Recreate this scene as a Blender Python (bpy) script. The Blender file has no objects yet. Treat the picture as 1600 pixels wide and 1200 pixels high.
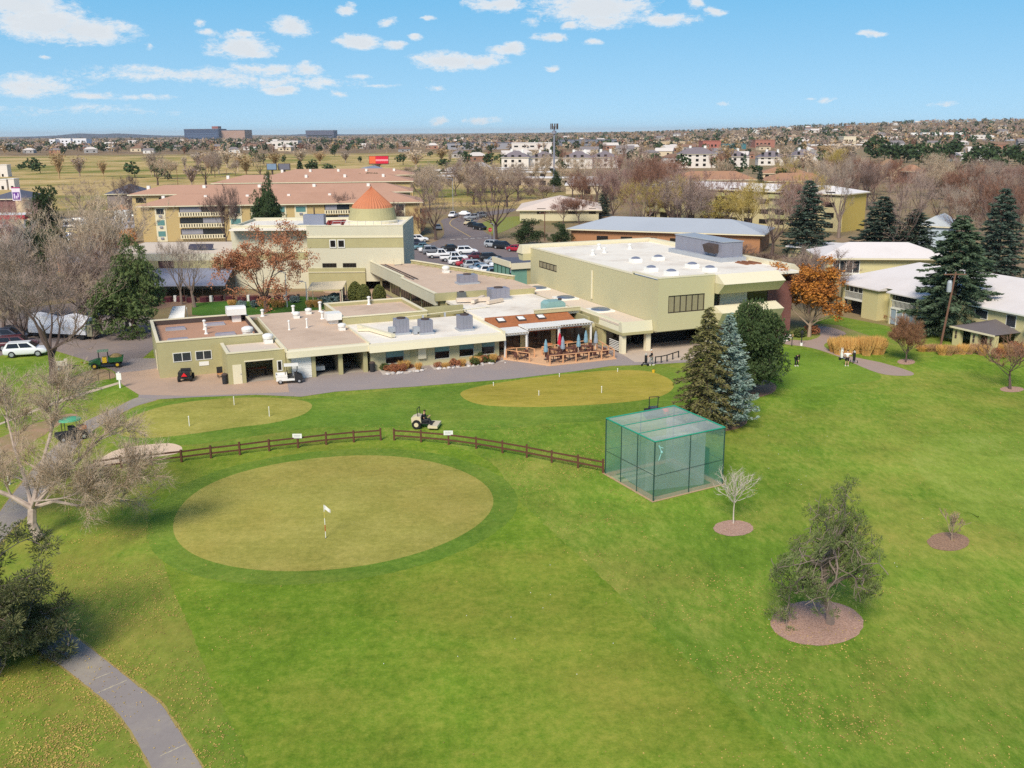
EXPOSURE, SUN_E, SUN_ANG, SKY_E, CLOUD_V, SKY_S, SKY_H, SKY_V, HAZE, DENOISE = 0.88, 2.35, 22.0, 0.09, 5.6, 1.05, .495, 1.08, 3.5e-5, False
import bpy, math, random
import numpy as np
from mathutils import Vector, Matrix
PI = math.pi
rad = math.radians
scene = bpy.context.scene
COL = scene.collection
# ------------------------------------------------------------------ survey: drone camera and site frame
FPX, PITCH, ROLL, CAMH = 1510.0, math.atan((600 - 206.5) / 1510.0), 0.007, 25.0

def ray(px, py):
    a = (px - 800) / FPX; b = (600 - py) / FPX
    c, s = math.cos(ROLL), math.sin(ROLL)
    a, b = a * c + b * s, -a * s + b * c
    return (a, math.cos(PITCH) + b * math.sin(PITCH), -math.sin(PITCH) + b * math.cos(PITCH))

def G(px, py, z=0.0):
    r = ray(px, py); t = (z - CAMH) / r[2]
    return (r[0] * t, r[1] * t)

def WY(px, py, Y):
    r = ray(px, py)
    return (r[0] / r[1] * Y, CAMH + r[2] / r[1] * Y)

ALPHA = rad(22.5)
CX0, CY0 = -37.24, 99.25
CA, SA = math.cos(ALPHA), math.sin(ALPHA)

def W(u, v, z=0.0):                      # club frame -> world
    return (CX0 + u * CA - v * SA, CY0 + u * SA + v * CA, z)

def C(px, py, z=0.0):                    # pixel on a level plane -> club frame
    x, y = G(px, py, z); x -= CX0; y -= CY0
    return (x * CA + y * SA, -x * SA + y * CA)

def smooth(a, b, x):
    t = min(1, max(0, (x - a) / (b - a))); return t * t * (3 - 2 * t)

def terr(x, y):                          # height of the land
    if y < 900: return 0.0
    b = x / y
    k = smooth(0.02, 0.5, b)
    z = 46 * k * smooth(1000, 3600, y) + 10 * smooth(1800, 5000, y) * smooth(-.2, .1, b)
    return z
# ------------------------------------------------------------------ materials
def S(r, g, b):
    f = lambda c: (c / 255 / 12.92) if c / 255 <= .04045 else ((c / 255 + .055) / 1.055) ** 2.4
    return (f(r), f(g), f(b), 1)

def nd(nt, t, **k):
    n = nt.nodes.new(t)
    for a, b in k.items(): setattr(n, a, b)
    return n

def ramp(nt, fac, stops):
    n = nd(nt, 'ShaderNodeValToRGB'); e = n.color_ramp.elements
    while len(e) < len(stops): e.new(.5)
    for q, (p, c) in zip(e, stops):
        q.position = p; q.color = c if len(c) == 4 else (*c, 1)
    nt.links.new(fac, n.inputs[0]); return n.outputs[0]

def noise(nt, vec, s, d=3, r=.6):
    n = nd(nt, 'ShaderNodeTexNoise'); n.inputs['Scale'].default_value = s
    n.inputs['Detail'].default_value = d; n.inputs['Roughness'].default_value = r
    if vec is not None: nt.links.new(vec, n.inputs['Vector'])
    return n.outputs['Fac']

def mixc(nt, f, a, b, mode='MIX'):
    n = nd(nt, 'ShaderNodeMix', data_type='RGBA', blend_type=mode)
    for v, i in ((f, 0), (a, 6), (b, 7)):
        if hasattr(v, 'links') or hasattr(v, 'is_linked'): nt.links.new(v, n.inputs[i])
        else: n.inputs[i].default_value = v
    return n.outputs[2]

def mth(nt, op, a, b=0.0, c=None, clamp=False):
    n = nd(nt, 'ShaderNodeMath', operation=op, use_clamp=clamp)
    for i, v in enumerate((a, b, c)):
        if v is None: continue
        if hasattr(v, 'is_linked'): nt.links.new(v, n.inputs[i])
        else: n.inputs[i].default_value = v
    return n.outputs[0]

MATS = {}
def M(name, col, rough=.85, v=.14, s=.7, dirt=None, da=.5, ds=.35, met=0.0, bump=0.0, bs=20, rnd=0.0, spec=.3, col2=None, s2=2.0, world=False):
    if name in MATS: return MATS[name]
    m = bpy.data.materials.new(name); m.use_nodes = True; MATS[name] = m
    nt = m.node_tree; p = nt.nodes['Principled BSDF']
    p.inputs['Roughness'].default_value = rough; p.inputs['Metallic'].default_value = met
    p.inputs['Specular IOR Level'].default_value = spec
    if world: vec = nd(nt, 'ShaderNodeNewGeometry').outputs['Position']
    else: vec = nd(nt, 'ShaderNodeTexCoord').outputs['Object']
    c = col
    if col2 is not None:
        f = ramp(nt, noise(nt, vec, s2, 3), [(.35, (0, 0, 0)), (.65, (1, 1, 1))])
        c = mixc(nt, f, col, col2)
    if dirt is not None:
        f = ramp(nt, noise(nt, vec, ds, 6, .7), [(.48, (0, 0, 0)), (.75, (da, da, da))])
        c = mixc(nt, f, c, dirt)
    if v > 0:
        f1 = noise(nt, vec, s, 5, .65); f2 = noise(nt, vec, s * 9, 4, .7)
        k = mth(nt, 'ADD', mth(nt, 'MULTIPLY', f1, 1.4 * v), mth(nt, 'MULTIPLY', f2, 1.4 * v))
        k = mth(nt, 'ADD', k, 1 - 1.4 * v)
        if rnd:
            o = nd(nt, 'ShaderNodeObjectInfo').outputs['Random']
            k = mth(nt, 'MULTIPLY', k, mth(nt, 'ADD', mth(nt, 'MULTIPLY', o, rnd * 2), 1 - rnd))
        vm = nd(nt, 'ShaderNodeVectorMath', operation='SCALE')
        if hasattr(c, 'is_linked'): nt.links.new(c, vm.inputs[0])
        else: vm.inputs[0].default_value = c[:3]
        nt.links.new(k, vm.inputs['Scale']); c = vm.outputs[0]
    if hasattr(c, 'is_linked'): nt.links.new(c, p.inputs['Base Color'])
    else: p.inputs['Base Color'].default_value = c
    if bump:
        b = nd(nt, 'ShaderNodeBump'); b.inputs['Strength'].default_value = bump; b.inputs['Distance'].default_value = .05
        nt.links.new(noise(nt, vec, bs, 4), b.inputs['Height']); nt.links.new(b.outputs[0], p.inputs['Normal'])
    return m

def glassy(name, col, rough=.12):
    m = M(name, col, rough=rough, v=.25, s=.5, spec=.6); return m
# ------------------------------------------------------------------ mesh builder
class MB:
    def __init__(s): s.V = []; s.F = []; s.MI = []; s.mi = 0
    def f(s, pts):
        n = len(s.V); s.V += [tuple(p) for p in pts]; s.F.append(tuple(range(n, n + len(pts)))); s.MI.append(s.mi); return s
    def idx(s, verts, faces):
        n = len(s.V); s.V += [tuple(p) for p in verts]
        for q in faces: s.F.append(tuple(i + n for i in q)); s.MI.append(s.mi)
        return s
    def box(s, x0, x1, y0, y1, z0, z1):
        if x0 > x1: x0, x1 = x1, x0
        if y0 > y1: y0, y1 = y1, y0
        return s.idx([(x0, y0, z0), (x1, y0, z0), (x1, y1, z0), (x0, y1, z0), (x0, y0, z1), (x1, y0, z1), (x1, y1, z1), (x0, y1, z1)],
                     [(3, 2, 1, 0), (4, 5, 6, 7), (0, 1, 5, 4), (1, 2, 6, 5), (2, 3, 7, 6), (3, 0, 4, 7)])
    def prism(s, poly, z0, z1):
        n = len(poly)
        a = sum(poly[i][0] * poly[(i + 1) % n][1] - poly[(i + 1) % n][0] * poly[i][1] for i in range(n))
        if a < 0: poly = poly[::-1]
        V = [(p[0], p[1], z0) for p in poly] + [(p[0], p[1], z1) for p in poly]
        Fs = [tuple(range(n - 1, -1, -1)), tuple(range(n, 2 * n))] + [(i, (i + 1) % n, n + (i + 1) % n, n + i) for i in range(n)]
        return s.idx(V, Fs)
    def extr(s, prof, axis, a, b):       # profile [(t,z)..] swept along u (axis 0) or v (axis 1) from a to b
        n = len(prof)
        if axis == 0: V = [(a, t, z) for t, z in prof] + [(b, t, z) for t, z in prof]
        else: V = [(t, a, z) for t, z in prof] + [(t, b, z) for t, z in prof]
        return s.idx(V, [tuple(range(n)), tuple(range(2 * n - 1, n - 1, -1))] + [(i, n + i, n + (i + 1) % n, (i + 1) % n) for i in range(n)])
    def tube(s, p, q, r0, r1=None, n=6, cap=True):
        if r1 is None: r1 = r0
        p = Vector(p); q = Vector(q); d = (q - p)
        if d.length < 1e-6: return s
        d.normalize(); a = d.orthogonal().normalized(); b = d.cross(a)
        V = []
        for c, r in ((p, r0), (q, r1)):
            for i in range(n):
                t = 2 * PI * i / n; V.append(c + (a * math.cos(t) + b * math.sin(t)) * r)
        Fs = [(i, (i + 1) % n, n + (i + 1) % n, n + i) for i in range(n)]
        if cap: Fs += [tuple(range(n - 1, -1, -1)), tuple(range(n, 2 * n))]
        return s.idx(V, Fs)
    def bar(s, p, q, w, h):              # rectangular bar, h vertical-ish
        p = Vector(p); q = Vector(q); d = (q - p).normalized()
        up = Vector((0, 0, 1)) if abs(d.z) < .95 else Vector((1, 0, 0))
        a = d.cross(up).normalized() * w / 2; b = a.cross(d).normalized() * h / 2
        V = [p - a - b, p + a - b, p + a + b, p - a + b, q - a - b, q + a - b, q + a + b, q - a + b]
        return s.idx(V, [(3, 2, 1, 0), (4, 5, 6, 7), (0, 1, 5, 4), (1, 2, 6, 5), (2, 3, 7, 6), (3, 0, 4, 7)])
    def lathe(s, x, y, prof, n=16, rx=1.0, ry=1.0):
        V = []; m = len(prof)
        for r, z in prof:
            for i in range(n): t = 2 * PI * i / n; V.append((x + r * rx * math.cos(t), y + r * ry * math.sin(t), z))
        Fs = []
        for k in range(m - 1):
            for i in range(n): Fs.append((k * n + i, k * n + (i + 1) % n, (k + 1) * n + (i + 1) % n, (k + 1) * n + i))
        Fs.append(tuple(range(n - 1, -1, -1))); Fs.append(tuple(range((m - 1) * n, m * n)))
        return s.idx(V, Fs)
    def wall(s, axis, a0, a1, t0, t1, z0, z1, holes=()):   # wall along u (0) or v (1), thickness t0..t1, rectangular holes (a,b,za,zb)
        bx = (lambda p, q, r, t: s.box(p, q, t0, t1, r, t)) if axis == 0 else (lambda p, q, r, t: s.box(t0, t1, p, q, r, t))
        cur = a0
        for (a, b, za, zb) in sorted(holes):
            if a > cur: bx(cur, a, z0, z1)
            if za > z0: bx(a, b, z0, za)
            if zb < z1: bx(a, b, zb, z1)
            cur = b
        if cur < a1: bx(cur, a1, z0, z1)
        return s

def link(name, verts, faces, mats, parent=None, smooth_=False, MI=None):
    me = bpy.data.meshes.new(name); me.from_pydata([tuple(v) for v in verts], [], faces)
    for m in (mats if isinstance(mats, (list, tuple)) else [mats]): me.materials.append(m)
    if MI is not None and len(me.materials) > 1: me.polygons.foreach_set('material_index', MI)
    if smooth_: me.polygons.foreach_set('use_smooth', [True] * len(me.polygons))
    me.update()
    o = bpy.data.objects.new(name, me); COL.objects.link(o)
    if parent is not None: o.parent = parent
    return o

def tag(o, label=None, cat=None, group=None, kind=None):
    if label: o['label'] = label
    if cat: o['category'] = cat
    if group: o['group'] = group
    if kind: o['kind'] = kind
    return o

class T:
    """a thing: an Empty at its base; parts are drawn in the thing's frame (origin org subtracted)"""
    def __init__(s, name, label, cat, loc, rz=0.0, group=None, org=(0, 0, 0)):
        o = bpy.data.objects.new(name, None); COL.objects.link(o)
        o.empty_display_size = .3; o.location = loc; o.rotation_euler = (0, 0, rz)
        tag(o, label, cat, group); s.o = o; s.org = org
    def part(s, name, mb, mat, parent=None, sm=False, label=None):
        ox, oy, oz = s.org
        o = link(name, [(x - ox, y - oy, z - oz) for x, y, z in mb.V], mb.F, mat, parent or s.o, sm, mb.MI)
        if label: o['label'] = label
        return o
    def box(s, name, mat, *b, parent=None, label=None):
        return s.part(name, MB().box(*b), mat, parent, label=label)

def CT(name, label, cat, u, v, group=None, z=0.0):     # thing standing in the club frame; parts drawn in club (u,v,z)
    return T(name, label, cat, W(u, v, z), ALPHA, group, (u, v, z))

def dup(o, parent=None, loc=None, rz=None, sc=None, label=None, group=None, mats=None):
    c = o.copy(); COL.objects.link(c)
    if parent is not None: c.parent = parent
    if loc is not None: c.location = loc
    if rz is not None: c.rotation_euler = (0, 0, rz)
    if sc is not None: c.scale = sc if hasattr(sc, '__len__') else (sc, sc, sc)
    if label: c['label'] = label
    if group: c['group'] = group
    if mats and c.type == 'MESH':
        for i, sl in enumerate(c.material_slots):
            if sl.material and sl.material.name in mats:
                mm = mats[sl.material.name]; sl.link = 'OBJECT'; sl.material = mm
    for ch in list(o.children): dup(ch, c, mats=mats)
    return c

def sheet(name, pts, z, mat, th=None, label=None):      # flat ground sheet from world xy points
    mb = MB()
    n = len(pts)
    a = sum(pts[i][0] * pts[(i + 1) % n][1] - pts[(i + 1) % n][0] * pts[i][1] for i in range(n))
    if a < 0: pts = pts[::-1]
    if th: mb.prism(pts, 0.0, z)
    else: mb.f([(x, y, z) for x, y in pts])
    o = link(name, mb.V, mb.F, mat); tag(o, label, None, None, 'structure'); return o

def spline(pts, n=8, closed=True):
    out = []; m = len(pts)
    rng = range(m if closed else m - 1)
    for i in rng:
        g = lambda k: pts[k % m] if closed else pts[min(max(k, 0), m - 1)]
        p0, p1, p2, p3 = g(i - 1), g(i), g(i + 1), g(i + 2)
        for k in range(n):
            t = k / n
            out.append(tuple(.5 * ((2 * p1[j]) + (-p0[j] + p2[j]) * t + (2 * p0[j] - 5 * p1[j] + 4 * p2[j] - p3[j]) * t * t + (-p0[j] + 3 * p1[j] - 3 * p2[j] + p3[j]) * t ** 3) for j in (0, 1)))
    if not closed: out.append(tuple(pts[-1]))
    return out

def jit(pts, a, rng):
    return [(x + rng.uniform(-a, a), y + rng.uniform(-a, a)) for x, y in pts]

def GP(pp, z=0.0): return [G(x, y, z) for x, y in pp]
# ------------------------------------------------------------------ camera
cd = bpy.data.cameras.new('camera'); cam = bpy.data.objects.new('camera', cd); COL.objects.link(cam)
cd.sensor_width = 36; cd.lens = FPX / 1600 * 36; cd.clip_start = .5; cd.clip_end = 60000
cam.matrix_world = Matrix.Translation((0, 0, CAMH)) @ Matrix.Rotation(PI / 2 - PITCH, 4, 'X') @ Matrix.Rotation(-ROLL, 4, 'Z')
scene.camera = cam
scene.view_settings.view_transform = 'Standard'; scene.view_settings.look = 'None'
scene.view_settings.exposure = EXPOSURE; scene.view_settings.gamma = 1
scene.cycles.max_bounces = 6; scene.cycles.diffuse_bounces = 3; scene.cycles.transparent_max_bounces = 24
scene.cycles.use_denoising = DENOISE
# ------------------------------------------------------------------ sky, sun
SUN_EL, SUN_AZ = rad(42), rad(198)      # azimuth clockwise from +Y (away from the camera)
sd = Vector((math.sin(SUN_AZ) * math.cos(SUN_EL), math.cos(SUN_AZ) * math.cos(SUN_EL), math.sin(SUN_EL)))
sl = bpy.data.lights.new('sun', 'SUN'); so = bpy.data.objects.new('sun', sl); COL.objects.link(so)
sl.energy = SUN_E; sl.angle = rad(SUN_ANG); sl.color = (1, .91, .77)
so.rotation_euler = sd.to_track_quat('Z', 'Y').to_euler()
w = bpy.data.worlds.new('World'); scene.world = w; w.use_nodes = True
nt = w.node_tree; bg = nt.nodes['Background']; bg.inputs['Strength'].default_value = SKY_E
sky = nd(nt, 'ShaderNodeTexSky', sky_type='NISHITA', sun_disc=False)
sky.sun_elevation = SUN_EL; sky.sun_rotation = SUN_AZ; sky.altitude = 1600; sky.air_density = 1.0; sky.dust_density = .6; sky.ozone_density = 2.0
tc = nd(nt, 'ShaderNodeTexCoord').outputs['Generated']
sx = nd(nt, 'ShaderNodeSeparateXYZ'); nt.links.new(tc, sx.inputs[0])
cx = nd(nt, 'ShaderNodeCombineXYZ'); nt.links.new(sx.outputs[0], cx.inputs[0]); nt.links.new(sx.outputs[1], cx.inputs[1])
nt.links.new(mth(nt, 'ADD', mth(nt, 'MULTIPLY', sx.outputs[2], 1.5), .10), cx.inputs[2])
nt.links.new(cx.outputs[0], sky.inputs[0])
hs = nd(nt, 'ShaderNodeHueSaturation'); hs.inputs['Hue'].default_value = SKY_H; hs.inputs['Saturation'].default_value = SKY_S; hs.inputs['Value'].default_value = SKY_V
nt.links.new(sky.outputs[0], hs.inputs['Color'])
az = mth(nt, 'ARCTAN2', sx.outputs[0], sx.outputs[1]); el = mth(nt, 'ARCSINE', sx.outputs[2])
cp = nd(nt, 'ShaderNodeCombineXYZ'); nt.links.new(az, cp.inputs[0]); nt.links.new(mth(nt, 'MULTIPLY', el, 2.0), cp.inputs[1])
wn = nd(nt, 'ShaderNodeTexNoise'); wn.inputs['Scale'].default_value = 34; wn.inputs['Detail'].default_value = 4; nt.links.new(cp.outputs[0], wn.inputs['Vector'])
wv = nd(nt, 'ShaderNodeVectorMath', operation='MULTIPLY_ADD'); nt.links.new(wn.outputs['Color'], wv.inputs[0]); wv.inputs[1].default_value = (.034, .02, 0); wv.inputs[2].default_value = (-.017, -.010, 0)
wp = nd(nt, 'ShaderNodeVectorMath', operation='ADD'); nt.links.new(cp.outputs[0], wp.inputs[0]); nt.links.new(wv.outputs[0], wp.inputs[1])
n1 = noise(nt, cp.outputs[0], 46, 9, .72); n2 = noise(nt, wp.outputs[0], 190, 6, .75)
CL = [(30, 8, 80, 20, 1.1), (75, 38, 70, 22, 1.2), (125, 48, 75, 18, 1.15), (20, 28, 40, 18, .9), (375, 73, 50, 17, 1.15), (400, 82, 28, 8, 1.0), (457, 41, 36, 13, 1.1), (539, 14, 18, 9, .95), (562, 65, 38, 10, 1.1),
      (612, 71, 24, 7, 1.0), (605, 34, 17, 7, .85), (672, 28, 10, 5, .85), (700, 96, 58, 13, 1.1), (745, 96, 50, 10, 1.0), (793, 76, 34, 9, 1.05), (652, 59, 14, 5, .75), (780, 7, 50, 10, 1.1),
      (930, 12, 95, 22, 1.15), (945, 32, 45, 14, 1.0), (1040, 32, 52, 9, 1.0), (890, 39, 16, 7, .95), (1090, 6, 16, 8, .9), (1116, 18, 18, 7, .95), (860, 59, 30, 7, 1.0), (866, 106, 14, 5, .85), (925, 64, 14, 5, .8), (830, 36, 16, 8, .6), (1360, 54, 22, 5, .9),
      (300, 116, 190, 12, .72), (440, 128, 130, 12, .7), (400, 108, 60, 9, .75), (480, 108, 26, 10, 1.0), (425, 108, 34, 8, .85), (440, 140, 34, 7, 1.0), (527, 146, 14, 5, .8), (230, 108, 90, 6, .6), (560, 118, 28, 4, .7), (40, 134, 90, 15, .8), (50, 132, 30, 9, .7), (155, 150, 40, 7, .85), (120, 172, 190, 10, .42), (230, 152, 70, 5, .5), (70, 91, 10, 4, .8),
      (230, 73, 8, 5, .65), (310, 36, 14, 7, .7), (322, 51, 20, 4, .75), (388, 52, 20, 6, .9), (685, 189, 22, 6, .7), (755, 188, 36, 6, .7), (1123, 161, 16, 4, .65), (1293, 158, 14, 4, .6), (1477, 163, 24, 4, .7), (1267, 156, 10, 3, .5), (680, 136, 14, 5, .65), (598, 133, 40, 3, .55)]
dens = None
for (px, py, wx, wy, st) in CL:
    r = ray(px, py); a0 = math.atan2(r[0], r[1]); e0 = math.atan2(r[2], math.hypot(r[0], r[1])) * 2
    sa, se = FPX / (wx * 1.35), FPX / (wy * 1.5 * 2)
    mu = nd(nt, 'ShaderNodeVectorMath', operation='MULTIPLY_ADD'); nt.links.new(wp.outputs[0], mu.inputs[0])
    mu.inputs[1].default_value = (sa, se, 0); mu.inputs[2].default_value = (-a0 * sa, -e0 * se, 0)
    ln = nd(nt, 'ShaderNodeVectorMath', operation='LENGTH'); nt.links.new(mu.outputs[0], ln.inputs[0])
    q = mth(nt, 'MULTIPLY', mth(nt, 'SUBTRACT', 1.0, ln.outputs['Value'], clamp=True), st)
    dens = q if dens is None else mth(nt, 'MAXIMUM', dens, q)
dn = mth(nt, 'ADD', mth(nt, 'MULTIPLY', mth(nt, 'SUBTRACT', n1, .5), 2.6), mth(nt, 'MULTIPLY', mth(nt, 'SUBTRACT', n2, .5), 1.5))
tot = mth(nt, 'ADD', mth(nt, 'SUBTRACT', mth(nt, 'MULTIPLY', dens, 1.65), .38), mth(nt, 'MULTIPLY', dn, mth(nt, 'MULTIPLY', dens, 3.0, clamp=True)))
mask = ramp(nt, tot, [(.0, (0, 0, 0)), (.3, (.32, .32, .32)), (.65, (.82, .82, .82)), (1.0, (.97, .97, .97))])
shade = ramp(nt, mth(nt, 'ADD', tot, mth(nt, 'MULTIPLY', mth(nt, 'SUBTRACT', n1, .5), -1.2)), [(.2, (.96, .985, 1.0)), (.9, (.84, .88, .92)), (1.0, (.80, .85, .90))])
ccol = nd(nt, 'ShaderNodeVectorMath', operation='SCALE'); nt.links.new(shade, ccol.inputs[0]); ccol.inputs['Scale'].default_value = CLOUD_V
kH = 1 / (SKY_E * 2 ** EXPOSURE); hcol_ = tuple(c * kH for c in S(172, 216, 240)[:3]) + (1,); tcol_ = tuple(c * kH for c in S(98, 190, 240)[:3]) + (1,)
air = mixc(nt, ramp(nt, mth(nt, 'MULTIPLY', el, 4.0), [(0, (0, 0, 0)), (.62, (1, 1, 1))]), hcol_, tcol_)
base = mixc(nt, ramp(nt, mth(nt, 'MULTIPLY', el, 2.0), [(.35, (.8, .8, .8)), (.9, (0, 0, 0))]), hs.outputs[0], air)
nt.links.new(mixc(nt, mask, base, ccol.outputs[0]), bg.inputs['Color'])
# ------------------------------------------------------------------ the land
def turf(name, a, b, c, tan, tanamt, streak=(1, 1, 0), leaf=0.0, spots=True, tans=.055):
    m = bpy.data.materials.new(name); m.use_nodes = True; MATS[name] = m
    nt = m.node_tree; p = nt.nodes['Principled BSDF']; p.inputs['Roughness'].default_value = .95; p.inputs['Specular IOR Level'].default_value = .08
    pos = nd(nt, 'ShaderNodeNewGeometry').outputs['Position']
    mp = nd(nt, 'ShaderNodeMapping'); mp.inputs['Rotation'].default_value = (0, 0, streak[2]); mp.inputs['Scale'].default_value = (streak[0], streak[1], 1)
    nt.links.new(pos, mp.inputs[0]); v = mp.outputs[0]
    big = noise(nt, pos, .045, 4, .6); mid = noise(nt, v, .3, 5, .72); fine = noise(nt, v, 2.2, 5, .75); vf = noise(nt, pos, 7, 6, .85); ms = nd(nt, 'ShaderNodeMapping'); ms.inputs['Rotation'].default_value = (0, 0, streak[2] + .5); ms.inputs['Scale'].default_value = (.07, 1.1, 1); nt.links.new(pos, ms.inputs[0]); stk = noise(nt, ms.outputs[0], .9, 3, .6)
    k = mth(nt, 'ADD', mth(nt, 'MULTIPLY', mid, .55), mth(nt, 'MULTIPLY', fine, .3)); k = mth(nt, 'ADD', k, mth(nt, 'MULTIPLY', vf, .15))
    col = ramp(nt, k, [(.32, a), (.5, b), (.66, c)])
    t = mth(nt, 'ADD', mth(nt, 'MULTIPLY', noise(nt, pos, tans, 5, .68), .75), mth(nt, 'MULTIPLY', fine, .25))
    tf = ramp(nt, t, [(.46, (0, 0, 0)), (.68, (tanamt, tanamt, tanamt))])
    col = mixc(nt, tf, col, tan)
    sc = nd(nt, 'ShaderNodeVectorMath', operation='SCALE'); nt.links.new(col, sc.inputs[0])
    kk = mth(nt, 'ADD', -.24, mth(nt, 'ADD', mth(nt, 'MULTIPLY', mth(nt, 'ADD', mth(nt, 'MULTIPLY', big, 2.6), mth(nt, 'MULTIPLY', stk, .65)), .40), mth(nt, 'ADD', mth(nt, 'MULTIPLY', fine, .5), mth(nt, 'MULTIPLY', vf, .72))))
    nt.links.new(kk, sc.inputs['Scale']); nt.links.new(sc.outputs[0], p.inputs['Base Color'])
    bm = nd(nt, 'ShaderNodeBump'); bm.inputs['Strength'].default_value = .5; bm.inputs['Distance'].default_value = .06
    nt.links.new(noise(nt, v, 7, 5, .8), bm.inputs['Height']); nt.links.new(bm.outputs[0], p.inputs['Normal'])
    return m, sc, p
rough_m, rsc, rp = turf('rough_grass', S(84, 114, 34), S(113, 142, 46), S(148, 160, 70), S(166, 154, 76), .75, (1, .45, rad(30)))
fair_m, _, _ = turf('fairway_grass', S(86, 116, 30), S(113, 141, 41), S(144, 158, 60), S(158, 150, 66), 1.0, (1, .8, rad(-8)), tans=.036)
brig_m, _, _ = turf('fringe_grass', S(82, 114, 36), S(104, 134, 46), S(128, 150, 60), S(148, 149, 66), .6, (1, 1, 0))
tee_m, _, _ = turf('tee_grass', S(96, 128, 40), S(116, 146, 50), S(134, 156, 62), S(140, 150, 62), .4, (1, 1, 0))
green_m, _, _ = turf('dormant_green_grass', S(138, 137, 60), S(160, 154, 76), S(177, 167, 90), S(186, 160, 84), .5, (1, 1, 0))
gold_m, _, _ = turf('dormant_gold_grass', S(146, 140, 50), S(166, 154, 64), S(182, 166, 78), S(188, 162, 80), .6, (.4, 1.2, 0))
# base land: lawn near, dry suburban soil beyond, tan and green golf land far left
nt = rough_m.node_tree
pos = nd(nt, 'ShaderNodeNewGeometry').outputs['Position']; sp = nd(nt, 'ShaderNodeSeparateXYZ'); nt.links.new(pos, sp.inputs[0])
X_, Y_ = sp.outputs[0], sp.outputs[1]
wob = mth(nt, 'MULTIPLY', mth(nt, 'SUBTRACT', noise(nt, pos, .03, 4), .5), 30.0)
def sstep(v, a, b):
    n = nd(nt, 'ShaderNodeMapRange', interpolation_type='SMOOTHSTEP'); nt.links.new(v, n.inputs[0]); n.inputs[1].default_value = a; n.inputs[2].default_value = b; return n.outputs[0]
yw = mth(nt, 'ADD', Y_, wob)
dry = mixc(nt, ramp(nt, noise(nt, pos, .05, 6, .7), [(.38, (0, 0, 0)), (.62, (1, 1, 1))]), S(152, 130, 106), S(132, 122, 82))
dry = mixc(nt, ramp(nt, noise(nt, pos, .4, 5, .7), [(.45, (0, 0, 0)), (.7, (.6, .6, .6))]), dry, S(164, 136, 112))
mp = nd(nt, 'ShaderNodeMapping'); mp.inputs['Scale'].default_value = (.55, .6, 1); nt.links.new(pos, mp.inputs[0])
golf = ramp(nt, noise(nt, mp.outputs[0], .022, 5, .65), [(.35, S(116, 124, 56)), (.44, S(156, 146, 82)), (.52, S(198, 170, 114)), (.66, S(214, 186, 134))])
golf = mixc(nt, ramp(nt, noise(nt, pos, .08, 6, .75), [(.42, (0, 0, 0)), (.75, (.6, .6, .6))]), golf, S(130, 112, 66))
town = ramp(nt, noise(nt, mp.outputs[0], .03, 6, .75), [(.36, S(96, 82, 70)), (.48, S(140, 116, 92)), (.58, S(158, 134, 100)), (.66, S(120, 108, 76))])
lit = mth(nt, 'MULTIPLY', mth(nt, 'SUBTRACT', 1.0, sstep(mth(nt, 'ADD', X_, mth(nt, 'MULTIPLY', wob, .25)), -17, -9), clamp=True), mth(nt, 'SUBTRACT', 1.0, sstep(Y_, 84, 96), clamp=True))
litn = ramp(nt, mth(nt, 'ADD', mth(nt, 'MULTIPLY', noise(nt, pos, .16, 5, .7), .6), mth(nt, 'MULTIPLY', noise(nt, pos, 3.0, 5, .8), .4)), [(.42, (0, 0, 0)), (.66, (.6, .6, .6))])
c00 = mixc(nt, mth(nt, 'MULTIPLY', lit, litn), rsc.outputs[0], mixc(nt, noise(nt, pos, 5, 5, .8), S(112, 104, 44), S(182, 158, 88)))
c0 = mixc(nt, sstep(yw, 112, 132), c00, dry)
left = mth(nt, 'SUBTRACT', 1.0, sstep(mth(nt, 'ADD', X_, wob), 0, 40), clamp=True)
c1 = mixc(nt, mth(nt, 'MULTIPLY', sstep(yw, 325, 345), left), c0, golf)
c2 = mixc(nt, sstep(mth(nt, 'ADD', Y_, mth(nt, 'MULTIPLY', wob, 4.0)), 1150, 1350), c1, town)
nt.links.new(c2, rp.inputs['Base Color'])
def axis(a, b, first, g):
    out = [0.0]; d = first
    while out[-1] < b: out.append(out[-1] + d); d *= g
    neg = [0.0]; d = first
    while neg[-1] > a: neg.append(neg[-1] - d); d *= g
    return sorted(set(out + neg))
XS, YS = axis(-16000, 16000, 40, 1.14), [-400, -150, 0, 100, 250, 450, 650, 850] + [900 * 1.075 ** k for k in range(48)]
V = [(x, y, terr(x, y)) for y in YS for x in XS]; nx = len(XS)
Fs = [(j * nx + i, j * nx + i + 1, (j + 1) * nx + i + 1, (j + 1) * nx + i) for j in range(len(YS) - 1) for i in range(nx - 1)]
tag(link('ground', V, Fs, rough_m, None, True), 'lawn and dry land reaching the horizon', None, None, 'structure')
hm = M('hazy_hill', S(84, 84, 92), v=.2, s=.002)  # blue grey of distance haze painted into the hill colour
for nm, pts, Y in (('hills', [(60, 213), (100, 211), (122, 208.5), (160, 209.5), (185, 208.5), (235, 211.5), (300, 214)], 9800), ('hills', [(440, 212.5), (470, 209.5), (485, 210), (520, 209.5), (620, 211), (760, 211)], 12500)):
    mb = MB(); pp = [WY(px, py, Y) for px, py in spline(pts, 4, False)]
    n = len(pp)
    vs = [(x, Y - 900, 0) for x, z in pp] + [(x, Y, max(z, 1)) for x, z in pp] + [(x, Y + 1500, 0) for x, z in pp]
    o = link(nm, vs, [(i, i + 1, n + i + 1, n + i) for i in range(n - 1)] + [(n + i, n + i + 1, 2 * n + i + 1, 2 * n + i) for i in range(n - 1)], hm, None, True)
    tag(o, 'low blue grey hills on the horizon', None, None, 'structure')
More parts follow.
